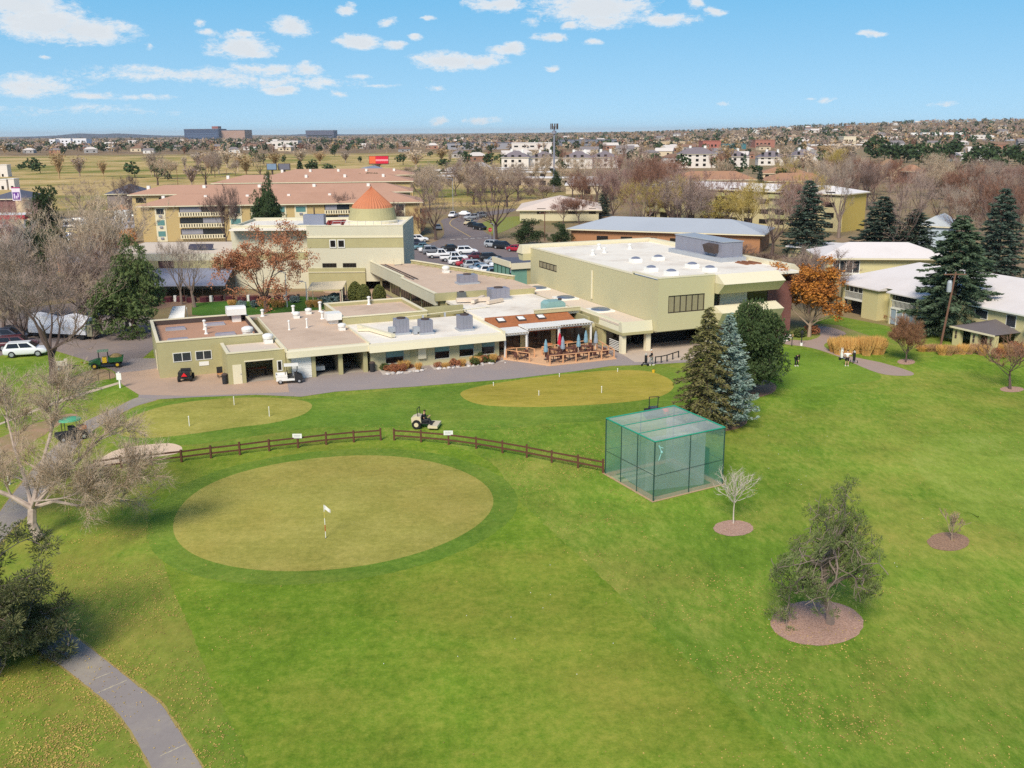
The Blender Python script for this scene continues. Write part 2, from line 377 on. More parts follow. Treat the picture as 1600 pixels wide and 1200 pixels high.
# ------------------------------------------------------------------ mown turf, greens, sand, paths
rg = random.Random(5)
fair = [(262, 700), (238, 745), (232, 800), (245, 850), (268, 915), (300, 990), (335, 1075), (385, 1180), (440, 1290), (1330, 1290), (1240, 1180), (1100, 1055), (990, 950), (900, 865), (835, 805), (800, 770), (770, 725), (700, 695), (610, 688), (500, 690), (380, 700)]
sheet('fairway', jit(spline(GP(fair), 26), .05, rg), .004, fair_m)
fr2 = [(200, 690), (175, 662), (215, 640), (300, 624), (470, 624), (620, 609), (800, 596), (960, 574), (1060, 575), (1090, 600), (1060, 635), (960, 655), (860, 662), (760, 672), (600, 668), (500, 668), (380, 684), (290, 695)]
sheet('fringe', jit(spline(GP(fr2), 14), .05, rg), .004, brig_m)
tee = [(1200, 560), (1222, 549), (1262, 548), (1300, 556), (1345, 572), (1372, 583), (1374, 593), (1340, 599), (1280, 604), (1215, 606), (1196, 598)]
sheet('tee', jit(spline(GP(tee), 14), .04, rg), .004, tee_m)
pad = [(1425, 715), (1440, 690), (1500, 676), (1600, 684), (1720, 720), (1800, 800), (1700, 860), (1580, 830), (1500, 795), (1445, 750)]
sheet('tee', jit(spline(GP(pad), 14), .3, rg), .004, turf('practice_tee_grass', S(100, 124, 42), S(128, 150, 56), S(154, 164, 80), S(160, 156, 76), .5, (1, .45, rad(30)))[0])
def ell(px0, px1, py0, py1, n=120, tilt=0):
    c = G((px0 + px1) / 2, (py0 + py1) / 2); out = []
    for k in range(n):
        t = 2 * PI * k / n; x = (px0 + px1) / 2 + (px1 - px0) / 2 * math.cos(t); y = (py0 + py1) / 2 + (py1 - py0) / 2 * math.sin(t)
        out.append((x, y + tilt * (x - (px0 + px1) / 2)))
    return out
cg = (-12.4, 63.0)
sheet('green_collar', jit([(cg[0] + (12.5 + .3 * math.sin(3 * t + 1)) * math.cos(t), cg[1] + (12.3 + .35 * math.sin(2 * t)) * math.sin(t)) for t in [2 * PI * k / 220 for k in range(220)]], .06, rg), .006, brig_m)
sheet('putting_green', [(cg[0] + (10.85 + .22 * math.sin(3 * t + 1)) * math.cos(t), cg[1] + (10.55 + .25 * math.sin(2 * t)) * math.sin(t)) for t in [2 * PI * k / 160 for k in range(160)]], .008, green_m)
sheet('putting_green', spline(GP([(183, 672), (200, 655), (250, 636), (320, 625), (400, 621), (460, 624), (487, 632), (475, 647), (430, 660), (370, 668), (300, 678), (240, 684), (195, 682)]), 12), .008, green_m)
sheet('putting_green', spline(GP([(720, 618), (735, 607), (800, 595), (880, 585), (950, 579), (1010, 580), (1045, 592), (1052, 606), (1030, 620), (980, 628), (900, 634), (820, 636), (750, 632)]), 12), .008, gold_m)
sand_m = M('bunker_sand', S(232, 202, 172), v=.12, s=.8, bump=.3, bs=6)
sheet('bunker', spline(GP([(150, 722), (175, 706), (205, 698), (240, 694), (268, 693), (284, 699), (278, 708), (240, 715), (200, 722), (165, 730), (130, 734)]), 8), .012, sand_m)
asph = M('worn_asphalt', S(152, 142, 136), v=.16, s=.5, dirt=S(184, 172, 142), da=.6, ds=.25, bump=.15, bs=30, world=True)
asph2 = M('apron_asphalt', S(158, 146, 142), v=.12, s=.3, dirt=S(176, 150, 128), da=.5, ds=.15, bump=.1, bs=30, world=True)
apr_m = M('tan_concrete', S(188, 160, 138), v=.12, s=.4, dirt=S(160, 140, 124), da=.6, ds=.3, world=True)
path1 = [(62, 975), (60, 1015), (95, 1040), (140, 1075), (180, 1110), (215, 1160), (240, 1210), (262, 1290), (345, 1290), (318, 1205), (285, 1150), (250, 1100), (200, 1060), (150, 1020), (110, 990), (85, 975), (80, 950), (62, 955)]
edge = M('soil_edge', S(164, 146, 84), v=.35, s=3, world=True)
def grow_poly(pts, d):
    n = len(pts); a = sum(pts[i][0] * pts[(i + 1) % n][1] - pts[(i + 1) % n][0] * pts[i][1] for i in range(n)); sg = 1 if a > 0 else -1
    out = []
    for i in range(n):
        p, q = Vector(pts[i - 1]), Vector(pts[(i + 1) % n]); t = (q - p)
        if t.length < 1e-6: out.append(pts[i]); continue
        t.normalize(); out.append((pts[i][0] + sg * t.y * d, pts[i][1] - sg * t.x * d))
    return out
P1 = spline(GP(path1), 6)
sheet('path_edge', jit(grow_poly(P1, .1), .06, rg), .006, edge); sheet('cart_path', jit(P1, .03, rg), .012, asph)
seam = M('path_sand_seam', S(196, 184, 156), v=.3, s=4, world=True)
for (a_, b_) in (((150, 1084), (199, 1063)), ((148, 1061), (172, 1052)), ((250, 1182), (291, 1163)), ((104, 1033), (124, 1022))):
    p_, q_ = G(*a_), G(*b_); n_ = 14; top_, bot_ = [], []
    for k in range(n_ + 1):
        t = k / n_; x, y = p_[0] + (q_[0] - p_[0]) * t, p_[1] + (q_[1] - p_[1]) * t; wd = .02 + .07 * rg.random() * math.sin(PI * (.1 + .8 * t)); top_.append((x, y + wd)); bot_.append((x, y - wd * rg.random()))
    sheet('path_seam', bot_ + top_[::-1], .016, seam)
path2 = [(-60, 900), (0, 800), (40, 748), (75, 708), (125, 664), (175, 640), (216, 621), (246, 624), (207, 637), (155, 666), (126, 690), (100, 725), (70, 770), (48, 800), (0, 850), (-60, 960)]
P2 = spline(GP(path2), 5); sheet('path_edge', jit(grow_poly(P2, .12), .06, rg), .006, edge); sheet('cart_path', jit(P2, .03, rg), .012, asph)
apron = [(216, 621), (246, 624), (300, 621), (400, 617), (470, 620), (525, 612), (650, 604), (800, 592), (900, 580), (955, 572), (1010, 570), (1080, 566), (1120, 545), (1000, 520), (900, 530), (780, 545), (600, 560), (380, 575), (250, 560), (205, 560), (180, 583), (190, 600), (217, 617)]
sheet('paved_apron', GP(apron), .016, asph2)
sheet('concrete_apron', GP([(190, 600), (217, 617), (300, 619), (400, 615), (452, 613), (447, 590), (380, 590), (300, 560), (250, 575), (215, 580), (183, 583)]), .020, apr_m)
sheet('plaza', GP([(958, 545), (1100, 520), (1120, 545), (1080, 562), (1012, 566), (992, 566)]), .020, M('plaza_concrete', S(196, 178, 160), v=.1, world=True))
lot_m = M('lot_asphalt', S(142, 128, 122), v=.14, s=.2, dirt=S(170, 146, 124), da=.6, ds=.1, world=True)
sheet('parking_lot', GP([(-60, 525), (45, 480), (150, 470), (245, 500), (240, 545), (205, 575), (183, 583), (172, 577), (125, 560), (60, 540), (0, 556), (-60, 575)]), .010, lot_m)
sheet('footpath', GP([(-30, 669), (0, 661), (100, 621.5), (185, 597), (186, 600), (105, 625), (30, 652), (-30, 676)]), .010, M('pale_concrete', S(206, 186, 160), v=.1, world=True))
sheet('cart_path', jit(spline(GP([(1222, 537), (1265, 543), (1312, 558), (1372, 583), (1420, 587), (1424, 581), (1378, 567), (1330, 557), (1299, 548), (1288, 539), (1308, 527), (1322, 521), (1300, 512), (1276, 511), (1282, 524), (1262, 532), (1232, 531)]), 5), .03, rg), .012, M('path_concrete', S(172, 150, 138), v=.12, world=True))
# far roads and lots
road_m = M('road_asphalt', S(128, 116, 114), v=.12, s=.1, world=True)
sheet('road', spline(GP([(640, 392), (690, 372), (692, 352), (690, 344), (715, 336), (740, 334), (800, 326), (800, 331), (757, 339), (745, 350), (760, 364), (800, 385), (850, 400), (860, 470), (620, 470), (600, 420), (630, 400)]), 5), .016, road_m)
line_w = M('road_paint_white', S(226, 222, 214), v=.1); line_y = M('road_paint_yellow', S(200, 170, 110), v=.1)
mb = MB()
for k in range(6):
    a = G(707 + k * 10.5, 374.2 - .5 * k); mb.box(a[0] - .55, a[0] + .55, a[1] - .25, a[1] + .25, .018, .024)
tag(link('crosswalk_marking', mb.V, mb.F, line_w), 'white crosswalk bars across the side road', None, None, 'structure')
mb = MB(); cl = spline(GP([(735, 370), (712, 357), (703, 350), (707, 343), (722, 337)]), 6, False)
for (a, b) in zip(cl, cl[1:]):
    d = Vector((b[0] - a[0], b[1] - a[1])).normalized(); nrm = Vector((-d.y, d.x)) * .12
    mb.f([(a[0] - nrm.x, a[1] - nrm.y, .02), (a[0] + nrm.x, a[1] + nrm.y, .02), (b[0] + nrm.x, b[1] + nrm.y, .02), (b[0] - nrm.x, b[1] - nrm.y, .02)])
tag(link('centre_line', mb.V, mb.F, line_y), 'yellow centre line of the curving side road', None, None, 'structure')
sheet('parking_lot', GP([(85, 400), (100, 350), (120, 343), (210, 336), (216, 352), (180, 372), (165, 408), (90, 412)]), .016, M('far_lot', S(172, 170, 178), v=.1, world=True))
sheet('parking_lot', GP([(-80, 420), (-80, 352), (60, 348), (100, 352), (92, 395), (60, 420)]), .012, M('forecourt_concrete', S(176, 164, 160), v=.12, world=True))
lawn_m, _, _ = turf('court_lawn', S(58, 96, 36), S(74, 112, 44), S(88, 120, 50), S(120, 124, 60), .3)
sheet('courtyard_lawn', GP([(300, 492), (300, 474), (470, 463), (560, 470), (560, 486), (400, 500)]), .012, lawn_m)
sheet('court_bed', GP([(230, 470), (300, 463), (480, 455), (560, 462), (560, 468), (470, 463), (300, 474), (232, 486)]), .016, M('bark_bed', S(150, 120, 96), v=.2, s=2, world=True))
sheet('courtyard_paving', W and [W(u, v)[:2] for u, v in ((28, 34), (37.5, 34), (37.5, 60), (28, 52))], .012, apr_m)
sheet('verge_lawn', spline(GP([(748, 352), (770, 343), (810, 338), (815, 348), (775, 366), (765, 362)]), 4), .02, M('verge_grass', S(136, 140, 66), v=.2, world=True))
sheet('house_lawn', GP([(1262, 505), (1300, 492), (1440, 520), (1400, 538), (1345, 520), (1310, 508)]), .008, brig_m)
mul = M('bark_mulch', S(166, 130, 112), v=.3, s=3, bump=.8, bs=14, col2=S(196, 160, 140), s2=9, world=True)
mul2 = M('bark_mulch_dark', S(140, 110, 90), v=.3, s=3, bump=.8, bs=14, col2=S(176, 140, 112), s2=9, world=True)
for nm, pp, mm in (('mulch_ring', ell(1204, 1349, 938, 1009, 40, .02), mul), ('mulch_ring', ell(1115, 1177, 813, 838, 30), mul), ('mulch_ring', ell(1449, 1515, 832, 861, 30), mul2), ('mulch_ring', ell(1562, 1600, 604, 613, 24), mul), ('mulch_ring', ell(1402, 1430, 561, 570, 24), mul),
                   ('mulch_bed', ell(1040, 1168, 640, 676, 30), mul2), ('mulch_bed', ell(1120, 1213, 590, 622, 30), mul2)):
    sheet(nm, jit(GP(pp), .04, rg), .016, mm)
soil = M('bare_soil', S(176, 142, 112), v=.25, s=1.2, col2=S(150, 134, 88), s2=.6, world=True)
sheet('soil_patch', jit(spline(GP([(95, 604), (115, 588), (150, 577), (174, 580), (180, 590), (150, 596), (118, 608)]), 8), .08, rg), .006, soil)
sheet('soil_patch', jit(spline(GP([(-30, 700), (0, 684), (40, 668), (90, 650), (120, 648), (80, 672), (40, 700), (0, 740), (-30, 760)]), 8), .1, rg), .006, soil)
# fallen leaves: real leaves lying on the turf
lm = M('dry_leaf', S(206, 178, 96), v=.2, s=.4, col2=S(176, 142, 84), s2=.8)
zones = [((70, 880), (420, 1240), 15000), ((0, 1040), (230, 1260), 9000), ((100, 730), (250, 850), 2400), ((560, 664), (960, 770), 8000), ((760, 700), (1010, 880), 2600), ((900, 640), (1600, 1200), 8000), ((1000, 900), (1420, 1240), 6000), ((420, 860), (1050, 1240), 900), ((60, 860), (260, 960), 900), ((150, 700), (600, 745), 900), ((0, 640), (160, 800), 5200), ((100, 600), (200, 640), 900), ((1150, 560), (1600, 700), 1200)]
mb = MB(); rl = random.Random(8)
from mathutils import noise as mnoise
def inside(pt, poly):
    x, y = pt; c = False; n = len(poly)
    for i in range(n):
        a, b = poly[i], poly[i - 1]
        if (a[1] > y) != (b[1] > y) and x < (b[0] - a[0]) * (y - a[1]) / (b[1] - a[1]) + a[0]: c = not c
    return c
fpoly = spline(GP(fair), 3); ppoly = GP(path1)
for (x0, y0), (x1, y1), n in zones:
    for _ in range(n):
        px, py = rl.uniform(x0, x1), rl.uniform(y0, y1); x, y = G(px, py)
        if math.hypot((x - cg[0]), (y - cg[1])) < 10.9: continue
        d = mnoise.noise(Vector((x * .28, y * .28, 0))) + .6 * mnoise.noise(Vector((x * .9, y * .9, 3)))
        if d < rl.uniform(-.35, .55): continue
        if (inside((x, y), fpoly) or inside((x, y), ppoly)) and rl.random() > .12: continue
        sz = rl.uniform(.018, .05); t = rl.uniform(0, PI); cz = .02 + rl.uniform(0, .03)
        ax, ay = math.cos(t) * sz, math.sin(t) * sz; k = rl.uniform(.5, .9); tl = rl.uniform(-.02, .02)
        mb.f([(x - ax, y - ay, cz), (x + ay * k, y - ax * k, cz + tl), (x + ax, y + ay, cz + tl), (x - ay * k, y + ax * k, cz - tl)])
o = link('fallen_leaves', mb.V, mb.F, lm); tag(o, 'scattered dry yellow leaves lying on the lawn', 'leaves', None, 'stuff')
# ------------------------------------------------------------------ building materials
olive = M('olive_stucco', S(177, 169, 126), v=.1, s=.25, dirt=S(154, 146, 108), da=.55, ds=.3)
olive2 = M('pale_olive_siding', S(195, 187, 148), v=.06, s=.3)
cream = M('cream_trim', S(226, 216, 186), v=.08, s=.5)
creamw = M('cream_stucco', S(206, 200, 176), v=.06, s=.25, dirt=S(190, 184, 160), da=.4, ds=.3)
whiter = M('white_roof_membrane', S(242, 233, 218), v=.07, s=.3, dirt=S(196, 178, 160), da=.7, ds=.2)
tanr = M('tan_gravel_roof', S(212, 186, 162), v=.12, s=.3, dirt=S(180, 154, 132), da=.7, ds=.2)
redr = M('red_brown_gravel_roof', S(190, 146, 118), v=.12, s=.3, dirt=S(166, 128, 106), da=.5, ds=.3)
paler = M('pale_roof', S(222, 204, 184), v=.1, s=.4, dirt=S(190, 178, 160), da=.5, ds=.4)
shing = M('rust_shingle', S(178, 112, 70), v=.22, s=1.2, col2=S(160, 100, 66), s2=3)
darkt = M('dark_flashing', S(82, 70, 66), v=.15)
dark = M('painted_shade', S(36, 36, 38), v=.2)  # near black colour standing in for shade
glass = glassy('window_glass', S(48, 54, 60)); glassd = glassy('dark_window_glass', S(34, 32, 32))
glasst = glassy('teal_blind_window', S(98, 142, 140)); gtan = glassy('tan_blind_window', S(150, 140, 112), rough=.3)
frm_w = M('white_frame', S(224, 222, 214), v=.04); frm_d = M('bronze_frame', S(58, 50, 44), v=.1)
galv = M('galvanised_metal', S(176, 180, 186), v=.1, rough=.5, met=.2); galvd = M('grey_metal', S(148, 148, 160), v=.12, rough=.5, met=.2)
whitem = M('white_enamel', S(236, 234, 228), v=.05, rough=.5)
brick = M('brown_brick', S(134, 92, 86), v=.14, s=1, col2=S(120, 80, 76), s2=4)
conc = M('floor_concrete', S(170, 160, 148), v=.1)
cedar = M('cedar_wood', S(222, 168, 124), v=.12, s=2); rustm = M('rusty_metal', S(140, 92, 66), v=.25, s=2)
ceil_ = M('ceiling_panel', S(150, 142, 120), v=.1)

def window(t, axis, plane, a, b, z0, z1, g=glass, fr=frm_w, n=1, parent=None, name='window', w=.07, depth=.05, sgn=-1):
    """framed window standing proud of a wall plane; frame mesh with panes as a sub-part"""
    m = MB(); p0, p1 = plane, plane + sgn * depth
    bx = (lambda q, r, s_, e: m.box(q, r, p0, p1, s_, e)) if axis == 0 else (lambda q, r, s_, e: m.box(p0, p1, q, r, s_, e))
    bx(a, b, z0, z0 + w); bx(a, b, z1 - w, z1)
    for k in range(n + 1):
        c = a + (b - a - w) * k / n; bx(c, c + w, z0 + w, z1 - w)
    o = t.part(name, m, fr, parent)
    m = MB(); q0, q1 = plane + sgn * .004, plane + sgn * depth * .4
    if axis == 0: m.box(a + w, b - w, q0, q1, z0 + w, z1 - w)
    else: m.box(q0, q1, a + w, b - w, z0 + w, z1 - w)
    t.part('pane', m, g, o); return o

def vent_pipe(u, v, z, h, lab, r=.13, cap=True, name='roof_vent', mat=None):
    t = CT(name, lab, 'vent', u, v, 'vents on the flat roofs', z); m = MB()
    m.lathe(u, v, [(r * 1.8, z), (r * 1.3, z + .12), (r, z + .14), (r, z + h)], 10); t.part('pipe', m, mat or whitem)
    if cap: t.part('cap', MB().lathe(u, v, [(r * 1.5, z + h), (r * 1.6, z + h + .12), (r * .5, z + h + .2)], 10), mat or whitem)

def mushroom(u, v, z, lab, k=1.0):
    t = CT('exhaust_fan', lab, 'fan', u, v, 'exhaust fans on the flat roofs', z)
    t.box('curb', whitem, u - .5 * k, u + .5 * k, v - .5 * k, v + .5 * k, z, z + .45 * k)
    t.part('hood', MB().lathe(u, v, [(.45 * k, z + .45 * k), (.62 * k, z + .6 * k), (.66 * k, z + .9 * k), (.6 * k, z + 1.02 * k), (.3 * k, z + 1.15 * k)], 16), whitem)

def hvac(u, v, z, lab, w=1.5, d=1.3, h=1.5, mat=None, side=None, name='rooftop_unit', rust=None):
    t = CT(name, lab, 'air conditioner', u, v, None, z); mat = mat or galvd
    t.box('curb', galv, u - w * .6, u + w * .6, v - d * .6, v + d * .6, z, z + .22)
    m = MB().box(u - w / 2, u + w / 2, v - d / 2, v + d / 2, z + .22, z + h)
    for k in range(1, 4): m.box(u - w / 2 + w * k / 4 - .02, u - w / 2 + w * k / 4 + .02, v - d / 2 - .03, v - d / 2, z + .3, z + h - .05)
    t.part('cabinet', m, mat)
    if rust: t.box('grille', rust, u + w / 2 + .004, u + w / 2 + .05, v - d * .42, v + d * .42, z + .35, z + h - .1)
    t.part('fan_guard', MB().lathe(u, v, [(min(w, d) * .36, z + h), (min(w, d) * .36, z + h + .12), (min(w, d) * .2, z + h + .14)], 14), darkt)
    if side: t.part('duct', MB().box(u - w / 2 - .7, u - w / 2, v - .3, v + .3, z + .3, z + .85).box(u - w / 2 - .7, u - w / 2 - .3, v - .3, v + .3, z + .05, z + .3), galv)
    return t

def skylight(u, v, z, w, d, lab, h=.25, mat=None, domed=False, name='skylight', group=None):
    t = CT(name, lab, 'skylight', u, v, group, z)
    t.box('curb', whitem if domed else galv, u - w / 2, u + w / 2, v - d / 2, v + d / 2, z, z + h)
    m = MB(); n = 14; prof = [(.47, 0), (.43, .08), (.3, .18), (.12, .24)] if domed else None
    if domed: m.lathe(u, v, [(r * 1.0, z + h + q) for r, q in prof], n, w, d)
    else: m.extr([(v - d * .44, z + h + .004), (v + d * .44, z + h + .004), (v + d * .3, z + h + .16), (v - d * .3, z + h + .16)], 0, u - w * .46, u + w * .46)
    t.part('dome', m, mat or glassy('skylight_dome', S(120, 124, 140), .25), sm=False)

def flat_roof(t, u0, u1, v0, v1, zr, zt, roof, coping=cream, pw=.28, inner=None, name='roof', sides='fblr'):
    t.box(name, roof, u0 + pw, u1 - pw, v0 + pw, v1 - pw, zr - .2, zr)
    m = MB()
    if 'f' in sides: m.box(u0 - .06, u1 + .06, v0 - .06, v0 + pw, zt, zt + .12)
    if 'b' in sides: m.box(u0 - .06, u1 + .06, v1 - pw, v1 + .06, zt, zt + .12)
    if 'l' in sides: m.box(u0 - .06, u0 + pw, v0 + pw, v1 - pw, zt, zt + .12)
    if 'r' in sides: m.box(u1 - pw, u1 + .06, v0 + pw, v1 - pw, zt, zt + .12)
    t.part('coping', m, coping)
    if inner:
        m = MB()
        if 'b' in sides: m.box(u0 + pw, u1 - pw, v1 - pw - .03, v1 - pw, zr + .004, zt - .004)
        if 'r' in sides: m.box(u1 - pw - .03, u1 - pw, v0 + pw, v1 - pw - .034, zr + .004, zt - .004)
        t.part('flashing', m, inner)

def shell(t, u0, u1, v0, v1, z0, z1, mat, holes_f=(), th=.28, name='wall', back=True):
    m = MB(); m.wall(0, u0, u1, v0, v0 + th, z0, z1, holes_f)
    m.box(u0, u0 + th, v0 + th, v1 - th, z0, z1); m.box(u1 - th, u1, v0 + th, v1 - th, z0, z1); m.box(u0, u1, v1 - th, v1, z0, z1)
    return t.part(name, m, mat)
# ---- maintenance building with annex garage
t = CT('maintenance_building', 'olive flat roofed maintenance building with red brown gravel roof and small annex garage', 'building', 0, 0)
m = MB(); m.wall(0, 0, 10.9, 0, .28, 0, 3.86); m.box(0, .28, .28, 13.1, 0, 3.86); m.box(10.62, 10.9, .28, 13.1, 0, 3.86); m.box(0, 10.9, 13.1, 13.38, 0, 3.86)
m.wall(0, 6.4, 12.28, -5.75, -5.5, 0, 3.24, [(8.15, 10.95, 0, 2.25)]); m.box(6.4, 6.65, -5.5, 0, 0, 3.24); m.box(12.03, 12.28, -5.5, 0, 0, 3.24)
m.box(6.65, 12.03, -.06, -.004, 0, 3.0)
t.part('wall', m, olive)
flat_roof(t, 0, 10.9, 0, 13.38, 3.3, 3.86, redr, inner=darkt)
flat_roof(t, 6.4, 12.28, -5.75, -.06, 3.06, 3.24, paler, sides='flr', name='annex_roof')
t.box('floor', conc, 6.65, 12.03, -5.5, -.06, .024, .03)
window(t, 0, 0, 1.46, 3.32, 1.62, 2.62, n=2); window(t, 0, 0, 3.74, 5.42, 1.62, 2.62, n=2)
t.box('wall_sign', whitem, 4.05, 5.05, -.05, -.004, .98, 1.42)
d = t.box('door', cream, 6.85, 7.75, -5.79, -5.754, .02, 2.05); t.box('handle', galvd, 7.6, 7.68, -5.84, -5.794, 1.0, 1.08, parent=d)
window(t, 0, -5.75, 11.35, 11.9, .95, 2.1, g=glassd, w=.1)
d = t.box('side_door', cream, -.05, -.004, 4.2, 5.1, 0, 2.1)
t.box('door_header', cream, 8.05, 11.05, -5.8, -5.754, 2.25, 2.38)
for (u, v, l) in ((2.3, 3.0, 'front left'), (2.5, 9.6, 'back left'), (7.4, 4.0, 'front right'), (7.0, 10.6, 'back right')):
    skylight(u, v, 3.3, 2.2, 1.0, 'low grey skylight, %s of the four on the red brown gravel roof' % l, h=.14, mat=glassy('grey_skylight', S(150, 142, 150), .4), group='skylights on the maintenance roof')
vent_pipe(5.6, 8.3, 3.3, .95, 'taller white vent pipe farther back on the red brown gravel roof'); vent_pipe(5.5, 5.6, 3.3, .9, 'white vent pipe between skylights near the front of red brown roof')
mushroom(9.6, 2.2, 3.3, 'white exhaust fan at the front right corner of red brown roof'); mushroom(11.3, -1.0, 3.06, 'white exhaust fan on the small annex garage roof', .9)
t = CT('swamp_cooler', 'big white cooler box on the back right corner of the red brown roof', 'cooler', 9.6, 11.9, None, 3.3)
t.box('base', whitem, 9.1, 10.1, 11.5, 12.3, 3.3, 4.2); t.part('hood', MB().extr([(11.0, 4.2), (12.8, 4.2), (12.8, 4.95), (12.5, 5.15), (11.3, 5.15), (11.0, 4.95)], 0, 8.5, 10.7), whitem)
# ---- cart barn
t = CT('cart_barn', 'long olive cart barn with tan gravel roof, white roller door and two open bays', 'building', 16.6, -6.2)
bays = [(12.75, 14.9, 0, 2.42), (15.3, 17.75, 0, 2.42), (18.2, 20.45, 0, 2.42)]
m = MB(); m.wall(0, 12.34, 20.9, -6.2, -5.9, 0, 2.45, bays); m.box(12.34, 12.5, -5.9, 15.6, 0, 3.0); m.box(20.6, 20.9, -5.9, 15.6, 0, 3.0); m.box(12.5, 20.6, 15.3, 15.6, 0, 3.0); m.box(11.0, 12.34, 13.42, 15.6, 0, 3.0)
t.part('wall', m, olive)
t.part('fascia', MB().extr([(-6.9, 2.44), (-6.9, 3.1), (-6.5, 3.22), (-6.0, 3.22), (-6.0, 2.44)], 0, 12.3, 21.0), cream)
t.part('roof', MB().box(12.4, 20.9, -5.98, 15.7, 3.02, 3.26).box(11.0, 12.38, 13.46, 15.7, 3.02, 3.25), tanr)
t.part('coping', MB().box(12.2, 12.38, -6.6, 13.4, 3.02, 3.4).box(20.9, 21.1, -6.6, 5.0, 3.02, 3.4), cream)
t.part('roller_door', (lambda m: [m.box(12.78, 14.87, -6.1 - .02 * (k % 2), -6.0, .03 + .2 * k, .22 + .2 * k) for k in range(12)] and m)(MB()), whitem)
t.box('floor', conc, 12.5, 20.6, -5.9, 15.3, .024, .03); t.box('partition', ceil_, 17.9, 18.05, -5.9, 4, .03, 2.9); t.box('partition', ceil_, 15.0, 15.15, -5.9, 4, .03, 2.9)
t.box('back_partition', ceil_, 15.2, 20.5, 3.0, 3.15, .03, 2.9)
for (u, v, l) in ((14.5, 4.2, 'left'), (16.6, 4.6, 'right')): vent_pipe(u, v, 3.26, .95, 'slim white vent pipe, %s of the pair mid roof of the cart barn' % l, r=.09)
for (u, v, h, l) in ((13.0, 14.2, .7, 'short white vent pipe near the back left corner of cart barn roof'), (16.9, 14.9, .8, 'white vent pipe at the back edge of cart barn roof'), (20.2, 14.5, 1.1, 'tallest white vent pipe at the back right of cart barn roof'), (19.4, 9.4, .75, 'white vent pipe beside the low step in the tan roof'), (26.6, 14.9, .9, 'white vent pipe on the back hall roof edge near the cypress shrubs')): vent_pipe(u, v, 3.26 if u < 21 else 3.6, h, l, r=.16)
for (u, v, k, l) in ((16.6, 11.2, .7, 'squat white roof ventilator in the middle of cart barn roof'), (18.5, 13.4, .65, 'squat white roof ventilator near the back of cart barn roof'), (20.0, 1.6, .7, 'squat white roof ventilator by the white roofed pro shop')):
    mushroom(u, v, 3.26, l, k)
t = CT('swamp_cooler', 'white cooler box on the cart barn roof beside the back hall wall', 'cooler', 20.0, 5.9, None, 3.26)
t.box('base', whitem, 19.5, 20.5, 5.6, 6.4, 3.26, 3.8); t.box('hood', whitem, 19.1, 20.85, 5.1, 6.8, 3.8, 4.6)
# ---- back hall
t = CT('back_hall', 'low olive hall with tan gravel roof behind the white roofed pro shop', 'building', 26, 5)
shell(t, 20.95, 31.3, 5.1, 15.6, 0, 4.0, olive); flat_roof(t, 20.95, 31.3, 5.1, 15.6, 3.62, 4.0, tanr)
# ---- pro shop with white roof
t = CT('pro_shop', 'low olive pro shop with wide white membrane roof and four teal shaded windows', 'building', 29, -6)
m = MB(); m.wall(0, 21.3, 36.3, -5.9, -5.6, 0, 3.0, [(23.0, 25.1, .55, 2.15), (28.6, 30.4, .55, 2.25), (31.5, 33.3, .55, 2.25), (34.2, 35.8, .55, 2.3)])
m.box(21.3, 21.6, -5.6, 5.0, 0, 3.0); m.box(36.0, 36.3, -5.6, 5.0, 0, 3.0); m.box(21.6, 36.0, 4.7, 5.0, 0, 3.0); t.part('wall', m, olive2)
t.part('fascia', MB().extr([(-7.3, 2.3), (-7.1, 3.0), (-6.4, 3.12), (-6.4, 2.6), (-5.9, 2.6), (-5.9, 2.3)], 0, 20.95, 36.6), cream)
t.part('roof', MB().box(20.95, 36.4, -6.38, 5.08, 3.02, 3.14), whiter)
t.part('coping', MB().box(36.4, 36.65, -7.0, 5.0, 3.0, 3.34), cream)
for (a, b, z) in ((23.0, 25.1, 2.15), (28.6, 30.4, 2.25), (31.5, 33.3, 2.25), (34.2, 35.8, 2.3)):
    o = window(t, 0, -5.72, a, b, .55, z, g=glassd, n=1, fr=frm_w, w=.06)
    t.box('shade', glasst, a + .07, b - .07, -5.80, -5.775, z - .85, z - .07, parent=o)
t.box('utility_box', cream, 26.6, 27.5, -6.25, -5.904, .9, 2.0)
t.part('door', MB().box(25.75, 26.3, -5.95, -5.904, 0, 2.0), olive)
hvac(25.8, -2.6, 3.14, 'grey rooftop unit, leftmost of three on the pro shop white roof', 1.5, 1.4, 1.75, side=True)
hvac(28.3, -3.6, 3.14, 'grey rooftop unit with rusty grille between two others on the white roof', 1.4, 1.3, 1.6, side=True, rust=rustm)
hvac(33.0, -3.6, 3.14, 'grey rooftop unit with brown side panel nearest the rust shingle roof', 1.5, 1.4, 1.75, rust=rustm)
t = CT('roof_duct', 'long pale duct lying across the left half of pro shop white roof', 'duct', 22.5, 0, None, 3.14)
t.part('trunk_duct', MB().bar((22.2, 2.6, 3.4), (24.3, -4.6, 3.4), .5, .35), cream); t.part('branch_duct', MB().bar((21.6, .6, 3.36), (23.0, .2, 3.36), .4, .3), cream)
t = CT('gas_pipe', 'thin pale gas pipe on supports running along the back of white roof', 'pipe', 30, 3.6, None, 3.14)
t.part('pipe', MB().tube((27, 3.9, 3.7), (40, 6.5, 3.7), .05), cream); 
for k in range(5): t.part('support', MB().box(27.5 + 3 * k, 27.7 + 3 * k, 3.9 + .6 * k, 4.1 + .6 * k, 3.14 if k < 3 else 3.6, 3.66), galv)
